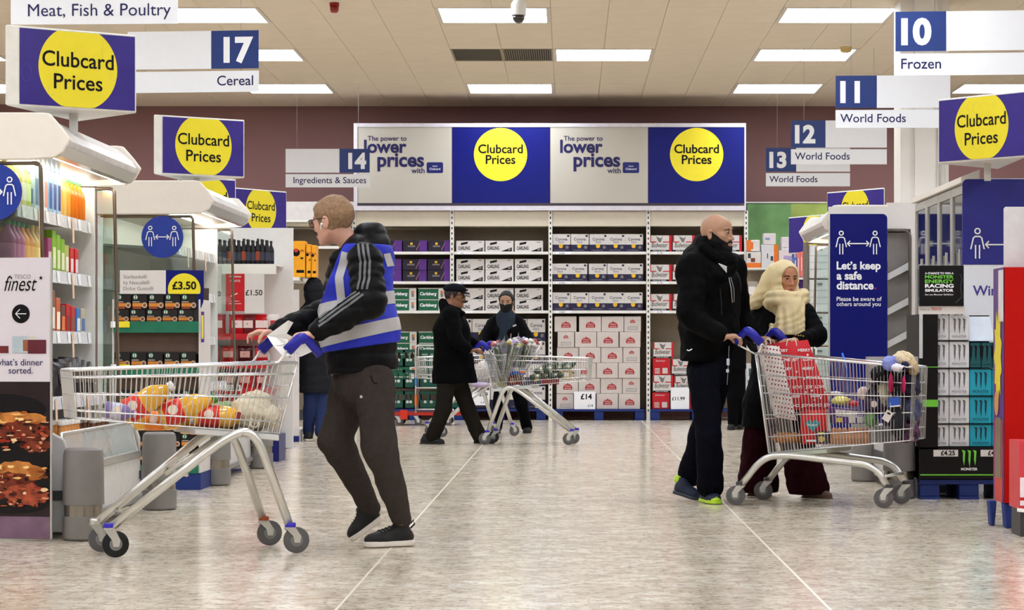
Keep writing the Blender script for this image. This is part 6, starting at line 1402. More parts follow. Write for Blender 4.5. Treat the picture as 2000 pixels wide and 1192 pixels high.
def blobmesh(name, label, cat, c, r3, m, seed, group=None, bumps=.18, seg=28, sq=1.0, parent=None, fr=2.4, part='body', flat=None, ridge=False):
    """soft lump: folded sphere"""
    rnd = random.Random(seed); ph = [(Vector((rnd.uniform(-1, 1), rnd.uniform(-1, 1), rnd.uniform(-1, 1))).normalized()*rnd.uniform(fr, fr*3), rnd.uniform(0, 6)) for _ in range(8)]
    if parent is None: parent = thing(name, label, cat, (c[0], c[1], c[2]-r3[2]), group)
    a = MB(); vs = []; fs = []; n = seg; m_ = seg//2
    for j in range(m_+1):
        th = PI*j/m_
        for i in range(n):
            p_ = 2*PI*i/n; d = Vector((math.sin(th)*math.cos(p_), math.sin(th)*math.sin(p_), math.cos(th)))
            k = 1+bumps*sum(abs(math.sin(q.dot(d)+o)) for q, o in ph)/8*2-bumps
            if ridge: k = 1-bumps*sum(abs(math.sin(1.6*q.dot(d)+o+1.2*math.sin(q.yzx.dot(d)))) ** .8 for q, o in ph)/8*2+bumps
            e = [math.copysign(abs(x)**sq, x) for x in d]
            z = e[2]*r3[2]*k
            if flat is not None: z = max(z, -r3[2]*flat)
            vs.append((c[0]+e[0]*r3[0]*k, c[1]+e[1]*r3[1]*k, c[2]+z))
    for j in range(m_):
        for i in range(n): fs.append((j*n+i, (j+1)*n+i, (j+1)*n+(i+1) % n, j*n+(i+1) % n))
    a.add(vs, fs, m); build(a, part, parent, smooth=True); return parent
canvas = mat('canvas_cloth', (216, 204, 178), .85, var=.08, bump=.6, bscale=22)
tb = blobmesh('canvas_bag', 'crumpled cream canvas bag with a small dark red dot', 'bag', tuple(P(493, 806, 12.09)), (.122, .1, .096), canvas, 5, bumps=.2, seg=64, fr=1.6, ridge=True)
blobmesh('', '', '', tuple(P(500, 782, 12.09)), (.085, .07, .05), canvas, 8, bumps=.28, seg=48, fr=2, parent=tb, part='top_folds', ridge=True); blobmesh('', '', '', tuple(P(530, 815, 12.03)), (.05, .05, .06), canvas, 9, bumps=.28, seg=40, fr=2, parent=tb, part='side_folds', ridge=True)
a = MB(); pc = P(466, 812, 11.99); a.lathe(pc, [(.018, 0), (.0185, .004), (.017, .005)], cm_((140, 36, 44)), 20, axis=(0, -1, .1)); build(a, 'dot_print', tb); a = MB(); a.tube(path([P(492, 818, 11.99), P(488, 834, 11.97), P(503, 836, 11.97), P(506, 822, 11.98)], .02), .005, canvas, 6); build(a, 'strap', tb, smooth=True)
blobmesh('leaf_salad', 'green bagged salad behind the last juice bottle', 'food', tuple(P(440, 797, 12.15)), (.06, .05, .03), cm_((120, 150, 96), .4, bump=.5), 12, bumps=.4)
blobmesh('snack_bag', 'pink and clear wrapped snack behind the juice bottle', 'food', tuple(P(405, 796, 12.2)), (.05, .04, .02), cm_((220, 140, 120), .3), 13, bumps=.3)
# receipt
t = thing('receipt', 'long creased white till receipt held on the trolley handle', 'paper', tuple(P(565, 660, 12.1))); paper = mat('paper_white', (236, 234, 230), .8, var=.02); a = MB()
row = [((562, 625), (577, 640)), ((545, 645), (584, 660)), ((521, 656), (590, 676)), ((532, 672), (598, 690)), ((547, 690), (572, 700))]
g0 = [(563, 626), (521, 656), (534, 676), (552, 696), (588, 697)]; g1 = [(573, 630), (560, 652), (590, 668), (604, 676), (612, 686)]
vs = [P(u, v, 12.10+.02*math.sin(i*1.7)) for i, (u, v) in enumerate(g0)]+[P(u, v, 12.13-.02*math.sin(i*1.4)) for i, (u, v) in enumerate(g1)]
a.add(vs, [(i, i+5, i+6, i+1) for i in range(4)], paper); o = build(a, 'paper_sheet', t); sm_ = o.modifiers.new('s', 'SOLIDIFY'); sm_.thickness = .0008
a = MB()
for i in range(7): q = P(540+i*4, 660+i*4, 12.085); a.poly(q, (.9, 0, -.4), (.4, 0, .9), [(0, 0), (.05, 0), (.05, .0015), (0, .0015)], greyprint, .0)
build(a, 'print', t, kind='stuff')

# ---- goods in the loaded trolley (right)
def sheet_bag(name, label, cat, quad, Y0, depth, m, part_print=None, group=None):
    """upright carrier bag: front outline quad (u,v)x4 from bottom-left counter-clockwise, given depth"""
    c = [P(u, v, Y0) for u, v in quad]; t = thing(name, label, cat, tuple((c[0]+c[1])/2), group); a = MB(); n = 8; vs = []; fs = []
    for s in (0, 1):
        for j in range(n+1):
            for i in range(n+1):
                f, g = i/n, j/n; p = c[0].lerp(c[1], f).lerp(c[3].lerp(c[2], f), g); bul = math.sin(PI*f)*math.sin(PI*min(1, g*.9+.05)); wr = .004*math.sin(9*f+7*g+s*3)+.004*math.sin(17*g+4*f)
                vs.append(p+Vector((0, (depth*(1-.6*g) if s else 0)+(-1 if s == 0 else 1)*bul*.03+wr, 0)))
    N = (n+1)**2
    def ix(s, i, j): return s*N+j*(n+1)+i
    for j in range(n):
        for i in range(n): fs.append((ix(0, i, j), ix(0, i+1, j), ix(0, i+1, j+1), ix(0, i, j+1))); fs.append((ix(1, i, j), ix(1, i, j+1), ix(1, i+1, j+1), ix(1, i+1, j)))
        fs.append((ix(0, 0, j), ix(0, 0, j+1), ix(1, 0, j+1), ix(1, 0, j))); fs.append((ix(0, n, j), ix(1, n, j), ix(1, n, j+1), ix(0, n, j+1)))
    for i in range(n): fs.append((ix(0, i, 0), ix(1, i, 0), ix(1, i+1, 0), ix(0, i+1, 0)))
    a.add(vs, fs, m); build(a, 'bag', t, smooth=True, autos=.9); return t, c
def bagprint(c, items, name, t):
    """items in bag coordinates"""
    rr = (c[1]-c[0]); uu = (c[3]-c[0]); W_, H_ = rr.length, uu.length; r = rr.normalized(); u = (uu-r*uu.dot(r)).normalized(); a = MB(); items(a, c[0]+Vector((0, -.036, 0)), r, u, W_, H_, uu.dot(r)); build(a, name, t, kind='stuff')
YT = 15.65
dotbag = mat('spotted_paper', (226, 214, 208), .5); redbag = mat('red_bag', (196, 30, 40), .4, var=.1, scale=8)
t, c = sheet_bag('spotted_bag', 'white carrier bag with dark red spots at the back of the loaded trolley', 'bag', [(1516, 815), (1556, 822), (1522, 676), (1479, 674)], YT, .2, dotbag)
def dots(a, o, r, u, W_, H_, sh):
    for j in range(17):
        for i in range(6): x = W_*(.06+.16*i+(.08 if j % 2 else 0)); z = H_*(.03+.057*j); a.disc(o, r, u, x+sh*z/H_, z, .006, mat('dot_red', (120, 30, 44), .5), .0006*(1), 7)
bagprint(c, dots, 'spot_print', t)
t, c = sheet_bag('red_carrier_bag', 'large red carrier bag with white lettering standing in the loaded trolley', 'bag', [(1528, 802), (1625, 800), (1578, 664), (1500, 672)], YT+.05, .26, redbag)
def wr_(a, o, r, u, W_, H_, sh):
    for i, s in enumerate(('MERRY', 'LOVE  JOY', 'MERRY', 'HOHO', 'JOY  LOVE', 'MERRY', 'HOHO  JOY')):
        z = H_*(.86-.135*i); 
        for j in range(2): a.text(s, o, r, u, W_*(.1+.45*j)+sh*z/H_+.02*(i % 2), z, white_print, h=.018, bold=.02, off=.003)
    for i in range(16): rnd = random.Random(i); z = H_*rnd.uniform(.05, .95); a.disc(o, r, u, W_*rnd.uniform(.05, .95)+sh*z/H_, z, .007, white_print, .003, 5)
bagprint(c, wr_, 'lettering', t)
a = MB()
for q, (u0, u1) in enumerate(((1494, 1506), (1536, 1556))): a.tube(path([P(u0, 676, YT), P(u0+2, 662, YT), P(u1-2, 662, YT), P(u1, 676, YT)], .02), .003, white_plastic, 6)
build(a, 'carry_handle', t, smooth=True, kind='stuff')
t, c = sheet_bag('nappy_pack', 'red pack with teal heart low in the loaded trolley', 'pack', [(1568, 868), (1618, 868), (1614, 800), (1566, 803)], 15.55, .2, mat('nappy_red', (204, 30, 34), .35))
def heart(a, o, r, u, W_, H_, sh):
    pts = []
    for i in range(28): q = 2*PI*i/28; pts.append((W_*.36+.0026*16*math.sin(q)**3, H_*.58+.0026*(13*math.cos(q)-5*math.cos(2*q)-2*math.cos(3*q)-math.cos(4*q))))
    a.poly(o, r, u, pts, cm_((40, 150, 160)), .002); a.text('Pampers', o, r, u, W_*.36, H_*.56, white_print, w=.06, align='C', off=.004, bold=.02)
    rect(a, W_*.5, W_*.98, H_*.02, H_*.4, cm_((60, 56, 62)), .001, o, r, u); rect(a, W_*.55, W_*.8, H_*.3, H_*.36, yellow, .002, o, r, u); rect(a, W_*.1, W_*.5, H_*.08, H_*.14, white_print, .002, o, r, u); a.disc(o, r, u, W_*.7, H_*.16, .02, cm_((206, 176, 90)), .003, 12)
bagprint(c, heart, 'pack_print', t)
def tbox(label, u0, u1, v0, v1, Y, d, c, deco, name='grocery_box', rot=0):
    tt_ = thing(name, label, 'box', tuple(P(u0, v1, Y)), 'groceries in the loaded trolley'); a = MB(); k = Y/F; sk = math.tan(rot)*(u1-u0)*k
    p = [P(u0, v1, Y), P(u1, v1, Y)+V(0, 0, sk), P(u1, v0, Y)+V(0, 0, sk), P(u0, v0, Y)]; a.prism(p, (0, d, 0), cm_(c)); build(a, 'carton', tt_, bevel=.003)
    a = MB(); r = (p[1]-p[0]); W_ = r.length; r.normalize(); H_ = (v1-v0)*k
    for x0, x1, z0, z1, cc in deco: rect(a, W_*x0, W_*x1, H_*z0, H_*z1, cm_(cc), .001+.0005*z0, p[0], r, (0, 0, 1))
    if deco: build(a, 'print', tt_)
tbox('purple sweets box with white side, upper', 1622, 1674, 796, 812, 15.6, .16, (90, 40, 120), ((.2, 1, 0, .8, (226, 220, 216)), (.4, .42, 0, .8, (120, 110, 120)), (.6, .62, 0, .8, (120, 110, 120)), (.8, .82, 0, .8, (120, 110, 120))), rot=-.08)
tbox('purple and yellow box under the upper purple box', 1626, 1690, 813, 828, 15.6, .16, (84, 44, 130), ((.1, .3, .2, .8, (220, 200, 90)), (.5, .7, .1, .9, (226, 222, 218)), (.75, .95, .1, .9, (222, 220, 216))))
tbox('brown egg tray box low in the trolley', 1622, 1700, 845, 868, 15.5, .2, (170, 116, 78), ((.05, .95, .5, .9, (196, 140, 100)),))
for i in range(7): blobmesh('brown_egg', f'brown egg, {ORD[i]} along the egg tray', 'egg', tuple(P(1629+i*10.5, 843, 15.52)), (.019, .019, .025), cm_((184, 122, 84), .4), 3, 'eggs in the loaded trolley', bumps=0, seg=12)
blobmesh('yellow_bag', 'yellow and white crumpled bag on the purple boxes', 'bag', tuple(P(1642, 783, 15.65)), (.07, .06, .032), cm_((226, 214, 120), .4), 21, 'soft goods in the loaded trolley', ridge=True, bumps=.4)
blobmesh('white_bag', 'white crumpled bag behind the yellow one', 'bag', tuple(P(1632, 770, 15.8)), (.055, .05, .02), cm_((214, 208, 206), .5), 22, 'soft goods in the loaded trolley', ridge=True, bumps=.4)
blobmesh('red_bag', 'small red bag right of the yellow one', 'bag', tuple(P(1668, 789, 15.6)), (.04, .04, .022), cm_((196, 50, 64), .4), 23, 'soft goods in the loaded trolley', ridge=True, bumps=.4)
blobmesh('bread_loaf', 'wrapped brown bread loaf low at the handle end', 'bread', tuple(P(1540, 857, 15.7)), (.1, .07, .04), cm_((166, 108, 56), .5), 24, bumps=.2, flat=.7)
blobmesh('spring_greens', 'bag of green vegetables in the loaded trolley', 'food', tuple(P(1700, 818, 15.45)), (.035, .05, .05), cm_((110, 156, 92), .4, bump=.6), 25, bumps=.4)
lying_bottle('dark_bottle', 'dark plum bottle standing between boxes and bags', P(1704, 812, 15.45), (.05, 0, 1), .21, .05, cm_((34, 24, 40), .2), cm_((60, 50, 70)), cm_((60, 44, 74)), None, neck=.5)
blobmesh('snack_packet', 'white and orange packet tucked above the purple boxes', 'packet', tuple(P(1686, 768, 15.5)), (.045, .03, .045), cm_((222, 196, 186), .4), 26, 'soft goods in the loaded trolley', ridge=True, bumps=.4)
blobmesh('cream_cardigan', 'folded cream garment at the front of the loaded trolley', 'clothing', tuple(P(1727, 765, 15.45)), (.055, .07, .1), cm_((206, 196, 166), .8, bump=.5), 27, 'clothing in the loaded trolley', ridge=True, bumps=.4)
blobmesh('black_garment', 'black garment over the trolley rim', 'clothing', tuple(P(1722, 730, 15.4)), (.085, .1, .06), cm_((14, 13, 16), .8), 28, 'clothing in the loaded trolley', ridge=True, bumps=.45, seg=36)
blobmesh('draped_garment', 'black and pink garment below the toy', 'clothing', tuple(P(1752, 752, 15.35)), (.05, .08, .09), cm_((20, 16, 24), .8), 29, 'clothing in the loaded trolley', ridge=True, bumps=.4)
blobmesh('magenta_top', 'magenta garment beside the black one', 'clothing', tuple(P(1740, 750, 15.25)), (.016, .05, .07), cm_((160, 20, 70), .7), 30, 'clothing in the loaded trolley', ridge=True, bumps=.4)
blobmesh('hot_pink_top', 'narrow hot pink garment edge next to the basket front', 'clothing', tuple(P(1765, 752, 15.25)), (.012, .05, .06), cm_((206, 40, 100), .7), 31, 'clothing in the loaded trolley', ridge=True, bumps=.4)
t = blobmesh('cream_toy', 'pale cream fluffy toy on top of the loaded trolley', 'toy', tuple(P(1762, 705, 15.4)), (.07, .07, .055), cm_((226, 206, 168), .9, bump=1.0), 32, bumps=.25, seg=36); blobmesh('', '', '', tuple(P(1783, 718, 15.35)), (.03, .04, .045), cm_((200, 176, 134), .9, bump=1.0), 33, parent=t, part='side_tuft', bumps=.3)
blobmesh('blue_ribbon', 'lilac blue ribbon bundle in front of the fluffy toy', 'ribbon', tuple(P(1738, 710, 15.3)), (.04, .04, .04), cm_((130, 140, 206), .5), 34, bumps=.5, seg=32, fr=4)
blobmesh('white_tissue', 'crumpled white tissue beside the blue ribbon', 'tissue', tuple(P(1752, 718, 15.25)), (.03, .03, .02), cm_((230, 228, 234), .7), 35, bumps=.5, fr=4)
blobmesh('navy_top', 'navy garment peak right of the ribbon', 'clothing', tuple(P(1768, 716, 15.3)), (.03, .04, .035), cm_((24, 24, 60), .8), 36, 'clothing in the loaded trolley', ridge=True, bumps=.4)
tbox('blue and white pack at the front of the trolley', 1738, 1758, 778, 796, 15.25, .1, (50, 90, 180), ((0, 1, 0, .15, (220, 220, 224)),), rot=.1)
t = thing('swing_tag', 'white cardboard swing tag hanging inside the basket', 'tag', tuple(P(1733, 815, 15.2))); a = MB(); a.prism([P(1722, 818, 15.2), P(1735, 826, 15.2), P(1745, 808, 15.2), P(1733, 800, 15.2)], (0, .003, 0), whitecard); build(a, 'card', t); a = MB(); a.prism([P(1732, 808, 15.197), P(1738, 811, 15.197), P(1740, 808, 15.197), P(1734, 805, 15.197)], (0, .001, 0), ink); build(a, 'print', t); a = MB(); a.tube([P(1738, 805, 15.2), P(1741, 770, 15.3), P(1738, 735, 15.35)], .0012, whitecard, 4); build(a, 'string', t)
tbox('grey plastic tub at the bottom of the trolley', 1716, 1748, 833, 866, 15.35, .2, (112, 114, 116), ((.25, .75, .1, .7, (80, 82, 84)),), name='plastic_tub')
pat = mat('dark_pattern_cloth', (44, 44, 62), .85, var=.9, scale=26, bump=.4, bscale=30); pat2 = mat('pink_pattern_cloth', (90, 60, 88), .85, var=.9, scale=34, bump=.4, bscale=30)
for i, (u, v, rx, rz_, m_) in enumerate(((1776, 750, .068, .085, pat), (1778, 800, .07, .075, mat('navy_sheen', (70, 76, 110), .5, var=.5, scale=18, bump=.6, bscale=24)), (1772, 845, .075, .06, pat2))):
    blobmesh('printed_garment', f'dark patterned garment bundled in the basket nose, {ORD[i]} from the top', 'clothing', tuple(P(u, v, 15.46)), (rx, .1, rz_), m_, 40+i, 'clothing in the loaded trolley', bumps=.25, sq=.5, seg=40, ridge=True)
blobmesh('bundled_clothes', 'large dark patterned bundle of clothes filling the back of the basket nose', 'clothing', tuple(P(1760, 800, 15.52)), (.12, .1, .2), pat2, 48, 'clothing in the loaded trolley', bumps=.2, sq=.5, seg=44, ridge=True)
blobmesh('dark_liner', 'charcoal folded bag between the tub and the patterned clothes', 'bag', tuple(P(1752, 815, 15.4)), (.05, .12, .12), cm_((34, 34, 40), .8, bump=.4), 47, bumps=.2, sq=.7)
t = thing('blue_stick', 'bright blue plastic stick in front of the tall blue board', 'stick', tuple(P(1650, 700, 15.7))); a = MB(); a.tube([P(1645, 690, 15.72), P(1654, 722, 15.7), P(1656, 770, 15.7)], .006, cm_((50, 110, 220)), 8); build(a, 'stick', t, smooth=True)
t = thing('product_box', 'grey cardboard box corner behind the fluffy toy', 'box', tuple(P(1695, 760, 15.9))); a = MB(); a.prism([P(1695, 760, 15.9), P(1795, 765, 15.75), P(1793, 697, 15.75), P(1695, 697, 15.9)], (0, .12, 0), cm_((172, 168, 168), .6)); build(a, 'carton', t)
# ---- trolley with flowers (middle)
filmm = glassmat('bouquet_film', (250, 250, 252), .1, .22)
def bouquet(label, base, top, R_, petals, seed, nf=7):
    t = thing('flower_bouquet', label, 'bouquet', tuple(base), 'wrapped bouquets in the middle trolley'); rnd = random.Random(seed); base, top = Vector(base), Vector(top); ax = (top-base); ln = ax.length; ax.normalize()
    a = MB(); sd = ax.orthogonal().normalized(); sd2 = ax.cross(sd)
    n = 18; vs = [base+(sd*math.cos(2*PI*i/n)+sd2*math.sin(2*PI*i/n))*.03 for i in range(n)]+[top+(sd*math.cos(2*PI*i/n)+sd2*math.sin(2*PI*i/n))*R_*(.85+.35*rnd.random())+ax*rnd.uniform(-.03, .05) for i in range(n)]
    a.add(vs, [(i, (i+1) % n, n+(i+1) % n, n+i) for i in range(n)], filmm); build(a, 'film_wrap', t)
    for i in range(nf):
        q = rnd.uniform(0, 6.28); rr = R_*.6*math.sqrt(rnd.random()); p = base+ax*ln*rnd.uniform(.82, 1.0)+(sd*math.cos(q)+sd2*math.sin(q))*rr
        a = MB(); a.tube([base, p], .003, cm_((70, 110, 60)), 4); st = build(a, 'stem', t); c_ = petals[i % len(petals)]
        a = MB(); R1 = rnd.uniform(.02, .032)
        for k in range(6): q2 = 2*PI*k/6; d = (sd*math.cos(q2)+sd2*math.sin(q2)); a.add([p, p+d*R1+sd2*R1*.3+ax*R1*.4, p+d*R1*1.3+ax*R1*.9, p+d*R1-sd2*R1*.3+ax*R1*.4], [(0, 1, 2, 3)], c_)
        a.lathe(p, [(.004, 0), (R1*.8, R1*.5), (R1*.6, R1*1.2), (.003, R1*1.4)], c_, 8, axis=ax); build(a, 'flower_head', st, kind='stuff')
    a = MB()
    for i in range(16):
        q = rnd.uniform(0, 6.28); p0 = base+ax*ln*rnd.uniform(.4, .8)+(sd*math.cos(q)+sd2*math.sin(q))*R_*.4; d = (ax+sd*rnd.uniform(-.8, .8)+sd2*rnd.uniform(-.8, .8)).normalized()*.07; w_ = d.cross(sd).normalized()*.009
        a.add([p0, p0+d*.5+w_, p0+d, p0+d*.5-w_], [(0, 1, 2, 3)], cm_((60, 100, 56)))
    build(a, 'foliage', t, kind='stuff')
yel, pk, rd_, lv, wt = cm_((220, 204, 50)), cm_((190, 100, 110)), cm_((160, 44, 40)), cm_((190, 170, 220)), cm_((232, 230, 222))
YQ = 25.35
bouquet('wrapped yellow bouquet in the middle of the flower trolley', P(985, 745, YQ), P(1003, 668, YQ), .12, [yel, wt, lv, wt], 1, 14)
bouquet('wrapped red bouquet at the right of the flowers', P(1010, 745, YQ+.1), P(1036, 666, YQ+.1), .13, [rd_, wt, pk, wt], 2, 16)
bouquet('wrapped bouquet of closed stems nearest the blue grip', P(985, 750, YQ+.05), P(965, 672, YQ+.05), .07, [wt, pk], 3, 8)
bouquet('wrapped pale bouquet at the back of the flowers', P(1000, 745, YQ+.25), P(1018, 664, YQ+.25), .12, [wt, wt, pk, lv], 4, 14)
def mbox(lab, u0, u1, v0, v1, Y, c, deco=()):
    t = thing('grocery_box', lab, 'box', tuple(P(u0, v1, Y)), 'groceries in the flower trolley'); a = MB(); a.box(X(u0, Y), X(u1, Y), Y, Y+.15, Z(v1, Y), Z(v0, Y), cm_(c)); build(a, 'carton', t, bevel=.003); a = MB(); k = Y/F
    for x0, x1, z0, z1, cc in deco: rect(a, (u1-u0)*k*x0, (u1-u0)*k*x1, (v1-v0)*k*z0, (v1-v0)*k*z1, cm_(cc), .001, (X(u0, Y), Y, Z(v1, Y)))
    if deco: build(a, 'print', t)
mbox('blue and white box below the yellow flowers', 988, 1026, 718, 732, 25.4, (40, 80, 180), ((0, 1, .6, 1, (230, 230, 230)), (.7, 1, .2, .5, (230, 120, 60))))
mbox('red packet under the blue and white box', 990, 1020, 733, 752, 25.45, (150, 30, 34), ((.2, .6, .2, .7, (200, 150, 120)),))
mbox('cream packet near the trolley handle', 972, 988, 738, 756, 25.4, (180, 176, 120))
mbox('dark red jar packet in the front half', 1058, 1092, 740, 751, 25.3, (120, 44, 40))
mbox('golden packet at the front of the basket', 1096, 1118, 722, 742, 25.3, (186, 160, 110), ((.3, .7, .3, .7, (230, 226, 216)),))
for i in range(8):
    lying_bottle('green_bottle', f'green bottle lying in the front half of the basket, {ORD[i]} one', P(1036+i*9, 738-(i % 2)*9-i*.6, 25.3+.02*(i % 3)), (.7, .35, .45 if i % 2 else .15), .2, .03, cm_((50, 66, 50), .2), cm_((190, 190, 180)), cm_((120, 130, 110)), 'green bottles in the flower trolley', seg=10)
blobmesh('carrier_bag', 'white and red carrier bag in the hidden trolley', 'bag', tuple(P(944, 725, 27.9)), (.07, .08, .12), cm_((214, 204, 196), .5, var=.3, scale=20), 71, bumps=.25)
blobmesh('purple_bag', 'lilac bag low in the hidden trolley', 'bag', tuple(P(938, 752, 27.7)), (.1, .08, .03), cm_((176, 160, 186), .5), 72, bumps=.25)
def jacket(J, root, m, spine, radii, side, arms, amp=.004, h=.011, seed=1, hem=None, extra=None, name='jacket', quilt=None, cut_neck=None, armwob=(.05, 12, 0), sides='LR', kk=.03, post=None, it=1, ext=()):
    pts = [Vector(p) for p in spine]+[Vector(J[a+s]) for s in sides for a in ('sh', 'el', 'wr')]+list(ext); lo, hi = bounds(pts, .26); F_ = Fld(lo, hi, h)
    for i in range(len(spine)-1): F_.econe(spine[i], spine[i+1], radii[i], radii[i+1], side, .03)
    for s in sides:
        F_.cone(J['sh'+s], J['el'+s], arms[0], arms[1], kk, wob=armwob); w_ = Vector(J['wr'+s]); e = Vector(J['el'+s]); F_.cone(e, w_-(w_-e).normalized()*.03, arms[1], arms[2], .02, wob=armwob)
    if extra: extra(F_)
    if quilt:
        amp_, per = quilt
        def fn(g, D): return D+amp_*(1-np.abs(np.sin(g[..., 2]*PI/per)))**2.0
        F_.all(fn)
    F_.noise(amp, 26, seed, (1, 1, .8)); F_.noise(amp*.5, 70, seed+5)
    if hem is not None: F_.half(hem[0], hem[1])
    if post: post(F_)
    return fobj(F_, name, m, root, it)
def band(o, x0, slope, z0, z1, m, name, parent, off=.003, extra=None):
    """copy the strip of o's surface between two tilted levels as a part of its own"""
    org = ORG[o.name]; bm = bmesh.new(); bm.from_mesh(o.data); n = Vector((-slope, 0, 1)).normalized()
    for z in (z0, z1): bmesh.ops.bisect_plane(bm, geom=bm.verts[:]+bm.edges[:]+bm.faces[:], plane_co=Vector((x0, 0, z))-org, plane_no=n)
    bm.normal_update(); keep = []
    for f in bm.faces:
        c = f.calc_center_median()+org; zz = c.z-slope*(c.x-x0)
        if z0 < zz < z1 and (extra is None or extra(c)): keep.append(f)
    vs = {}; a = MB(); fs = []
    for f in keep:
        q = []
        for v in f.verts:
            if v.index not in vs or True:
                key = v
                if key not in vs: vs[key] = len(vs)
                q.append(vs[key])
        fs.append(tuple(q))
    lst = [None]*len(vs)
    for v, i in vs.items(): lst[i] = v.co+v.normal*off+org
    a.add(lst, fs, m); bm.free(); return build(a, name, parent, smooth=True)
# =============================================== 1. the man in the blue vest
puffer = mat('black_puffer', (13, 13, 15), .5, var=.15, bump=.25, bscale=18, spec=.08); joggers = mat('grey_joggers', (58, 52, 49), .95, spec=.04, var=.1, scale=30, bump=.25, bscale=90)
vest_b = mat('vest_blue', (26, 40, 172), .6, var=.05, bump=.15, bscale=20); refl = mat('reflective_grey', (172, 170, 172), .45, var=.05); hair_b = mat('light_brown_hair', (142, 112, 84), .65, var=.25, scale=60, bump=.5, bscale=180)
shoe_k = mat('black_shoe', (20, 20, 20), .6, var=.1, bump=.2, bscale=120); sole_w = mat('white_sole', (214, 206, 196), .6)
root = person('man in blue vest over black padded jacket and grey joggers, pushing the front trolley', (X(745, 12.4), 12.4, 0)); manA = root
Hd = Head(P(650, 430, 12.4), (-.84, .52, -.1), (-.12, 0, 1), 1.06)
J = dict(neck=P(700, 490, 12.42), shL=P(712, 508, 12.2), shR=P(730, 500, 12.62), chest=P(702, 560, 12.4), pelvis=P(708, 735, 12.4), elL=P(722, 592, 12.1), wrL=P(614, 651, 12.0), elR=P(660, 602, 12.62), wrR=P(536, 650, 12.4),
         hpL=P(730, 748, 12.3), knL=P(740, 868, 12.25), anL=P(784, 1012, 12.36), hpR=P(690, 748, 12.5), knR=P(655, 858, 12.45), anR=P(722, 992, 12.6))
handL = (P(612, 652, 12.0), (-.93, -.05, -.12), (-.15, .1, -1), (0, 1, 0), dict(curl=(.45, .7, .5), sc=1.0, thumb=(.7, .5)))
handR = (P(534, 650, 12.38), (-.95, -.1, .02), (-.1, -.1, -1), (0, -1, 0), dict(curl=(.35, .8, .6), thumb=(.9, .4)))
body = bodyskin(J, Hd, [handL, handR], root, skin_pale, .0042)
def hairf(Hd, root, m, infl, front=((.075, .075), (.02, -.02)), back=(-.09, -.075), nm='hair', noise_=.0015, h=.005):
    lo = [c-.15 for c in Hd.c]; hi = [c+.15 for c in Hd.c]; F_ = Fld(lo, hi, h); Hd.shape(F_, infl, ears=False, face=False); (f1, u1), (f0, u0) = front; fb, ub = back
    n1 = Hd.f*(u1-u0)-Hd.u*(f1-f0); F_.half(Hd.p(f0, 0, u0), n1); n2 = Hd.f*(u0-ub)*1.0-Hd.u*(f0-fb); F_.half(Hd.p(f0, 0, u0), n2)
    for q in (-1, 1): F_.ell(Hd.p(-.01, q*.085, -.012), [.024*Hd.s, .02, .036*Hd.s], Hd.M, .006, 'cut')
    F_.noise(noise_, 120, 3); return fobj(F_, nm, m, root, 1)
hairf(Hd, root, hair_b, .005, front=((.08, .07), (.028, -.025)))
Hd.eyes(root, irisd); Hd.brows(root, hair_b)
# glasses and earbud
gt = thing('glasses', 'thin dark rimmed glasses worn by the man in the blue vest', 'glasses', tuple(Hd.c)); a = MB(); rimd = mat('dark_rim', (40, 30, 28), .3)
for q in (-1, 1): a.tube([Hd.p(-.02, q*.083, .008), Hd.p(.04, q*.079, .012), Hd.p(.098, q*.068, .008)], .0022, rimd, 6)
build(a, 'temple_arm', gt, smooth=True, kind='stuff')
for q in (-1, 1):
    pts = [Hd.p(.103-.01*abs(math.cos(t)), q*.037+.029*math.cos(t)*1.0, -.003+.019*math.sin(t)) for t in np.linspace(0, 2*PI, 17)[:-1]]
    a = MB(); a.tube(pts, .0018, rimd, 6, closed=True); rm = build(a, 'rim', gt, smooth=True); a = MB(); a.add(pts, [tuple(range(16))], glassmat('lens', (235, 240, 245), .25)); build(a, 'lens', rm)
eb = thing('earbud', 'small white wireless earbud in the ear of the vested man', 'earbud', tuple(Hd.p(0, .09, -.01))); a = MB(); a.lathe(Hd.p(.002, .084, -.016), [(.004, 0), (.0065, .003), (.006, .008), (.002, .01)], white_plastic, 10, axis=Hd.l); a.tube([Hd.p(.004, .09, -.016), Hd.p(.01, .09, -.042)], .003, white_plastic, 8); build(a, 'bud', eb, smooth=True, kind='stuff')
l_ = (-.4, -.9, 0)
def exA(F_):
    F_.ell(P(722, 468, 12.45), [.09, .13, .066], None, .03); F_.ell(P(732, 458, 12.47), [.055, .11, .06], None, .03); F_.ell(P(714, 456, 12.45), [.05, .11, .05], None, .03); F_.ell(P(742, 485, 12.5), [.055, .12, .08], None, .03); F_.cone(P(700, 482, 12.28), P(662, 510, 12.3), .045, .05, .03); F_.cone(P(662, 508, 12.35), P(655, 600, 12.4), .05, .075, .03)
    F_.cone(P(690, 475, 12.62), P(668, 505, 12.6), .04, .045, .03)
def poA(F_): F_.cone(Hd.p(-.02, 0, -.03), Hd.p(-.03, 0, -.12), .066, .062, .02, 'cut'); F_.ell(Hd.c, [.1, .1, .12], None, .01, 'cut')
spA = [P(716, 497, 12.42), P(700, 560, 12.4), P(701, 640, 12.4), P(709, 722, 12.4)]; rdA = [(.17, .115), (.19, .145), (.2, .18), (.2, .178)]
jk = jacket(J, root, puffer, spA, rdA, l_, (.09, .078, .052), hem=(P(709, 727, 12.4), (.08, 0, -1)), extra=exA, quilt=(.009, .075), armwob=(.1, 14, .4), post=poA, h=.009, seed=2, amp=.003)
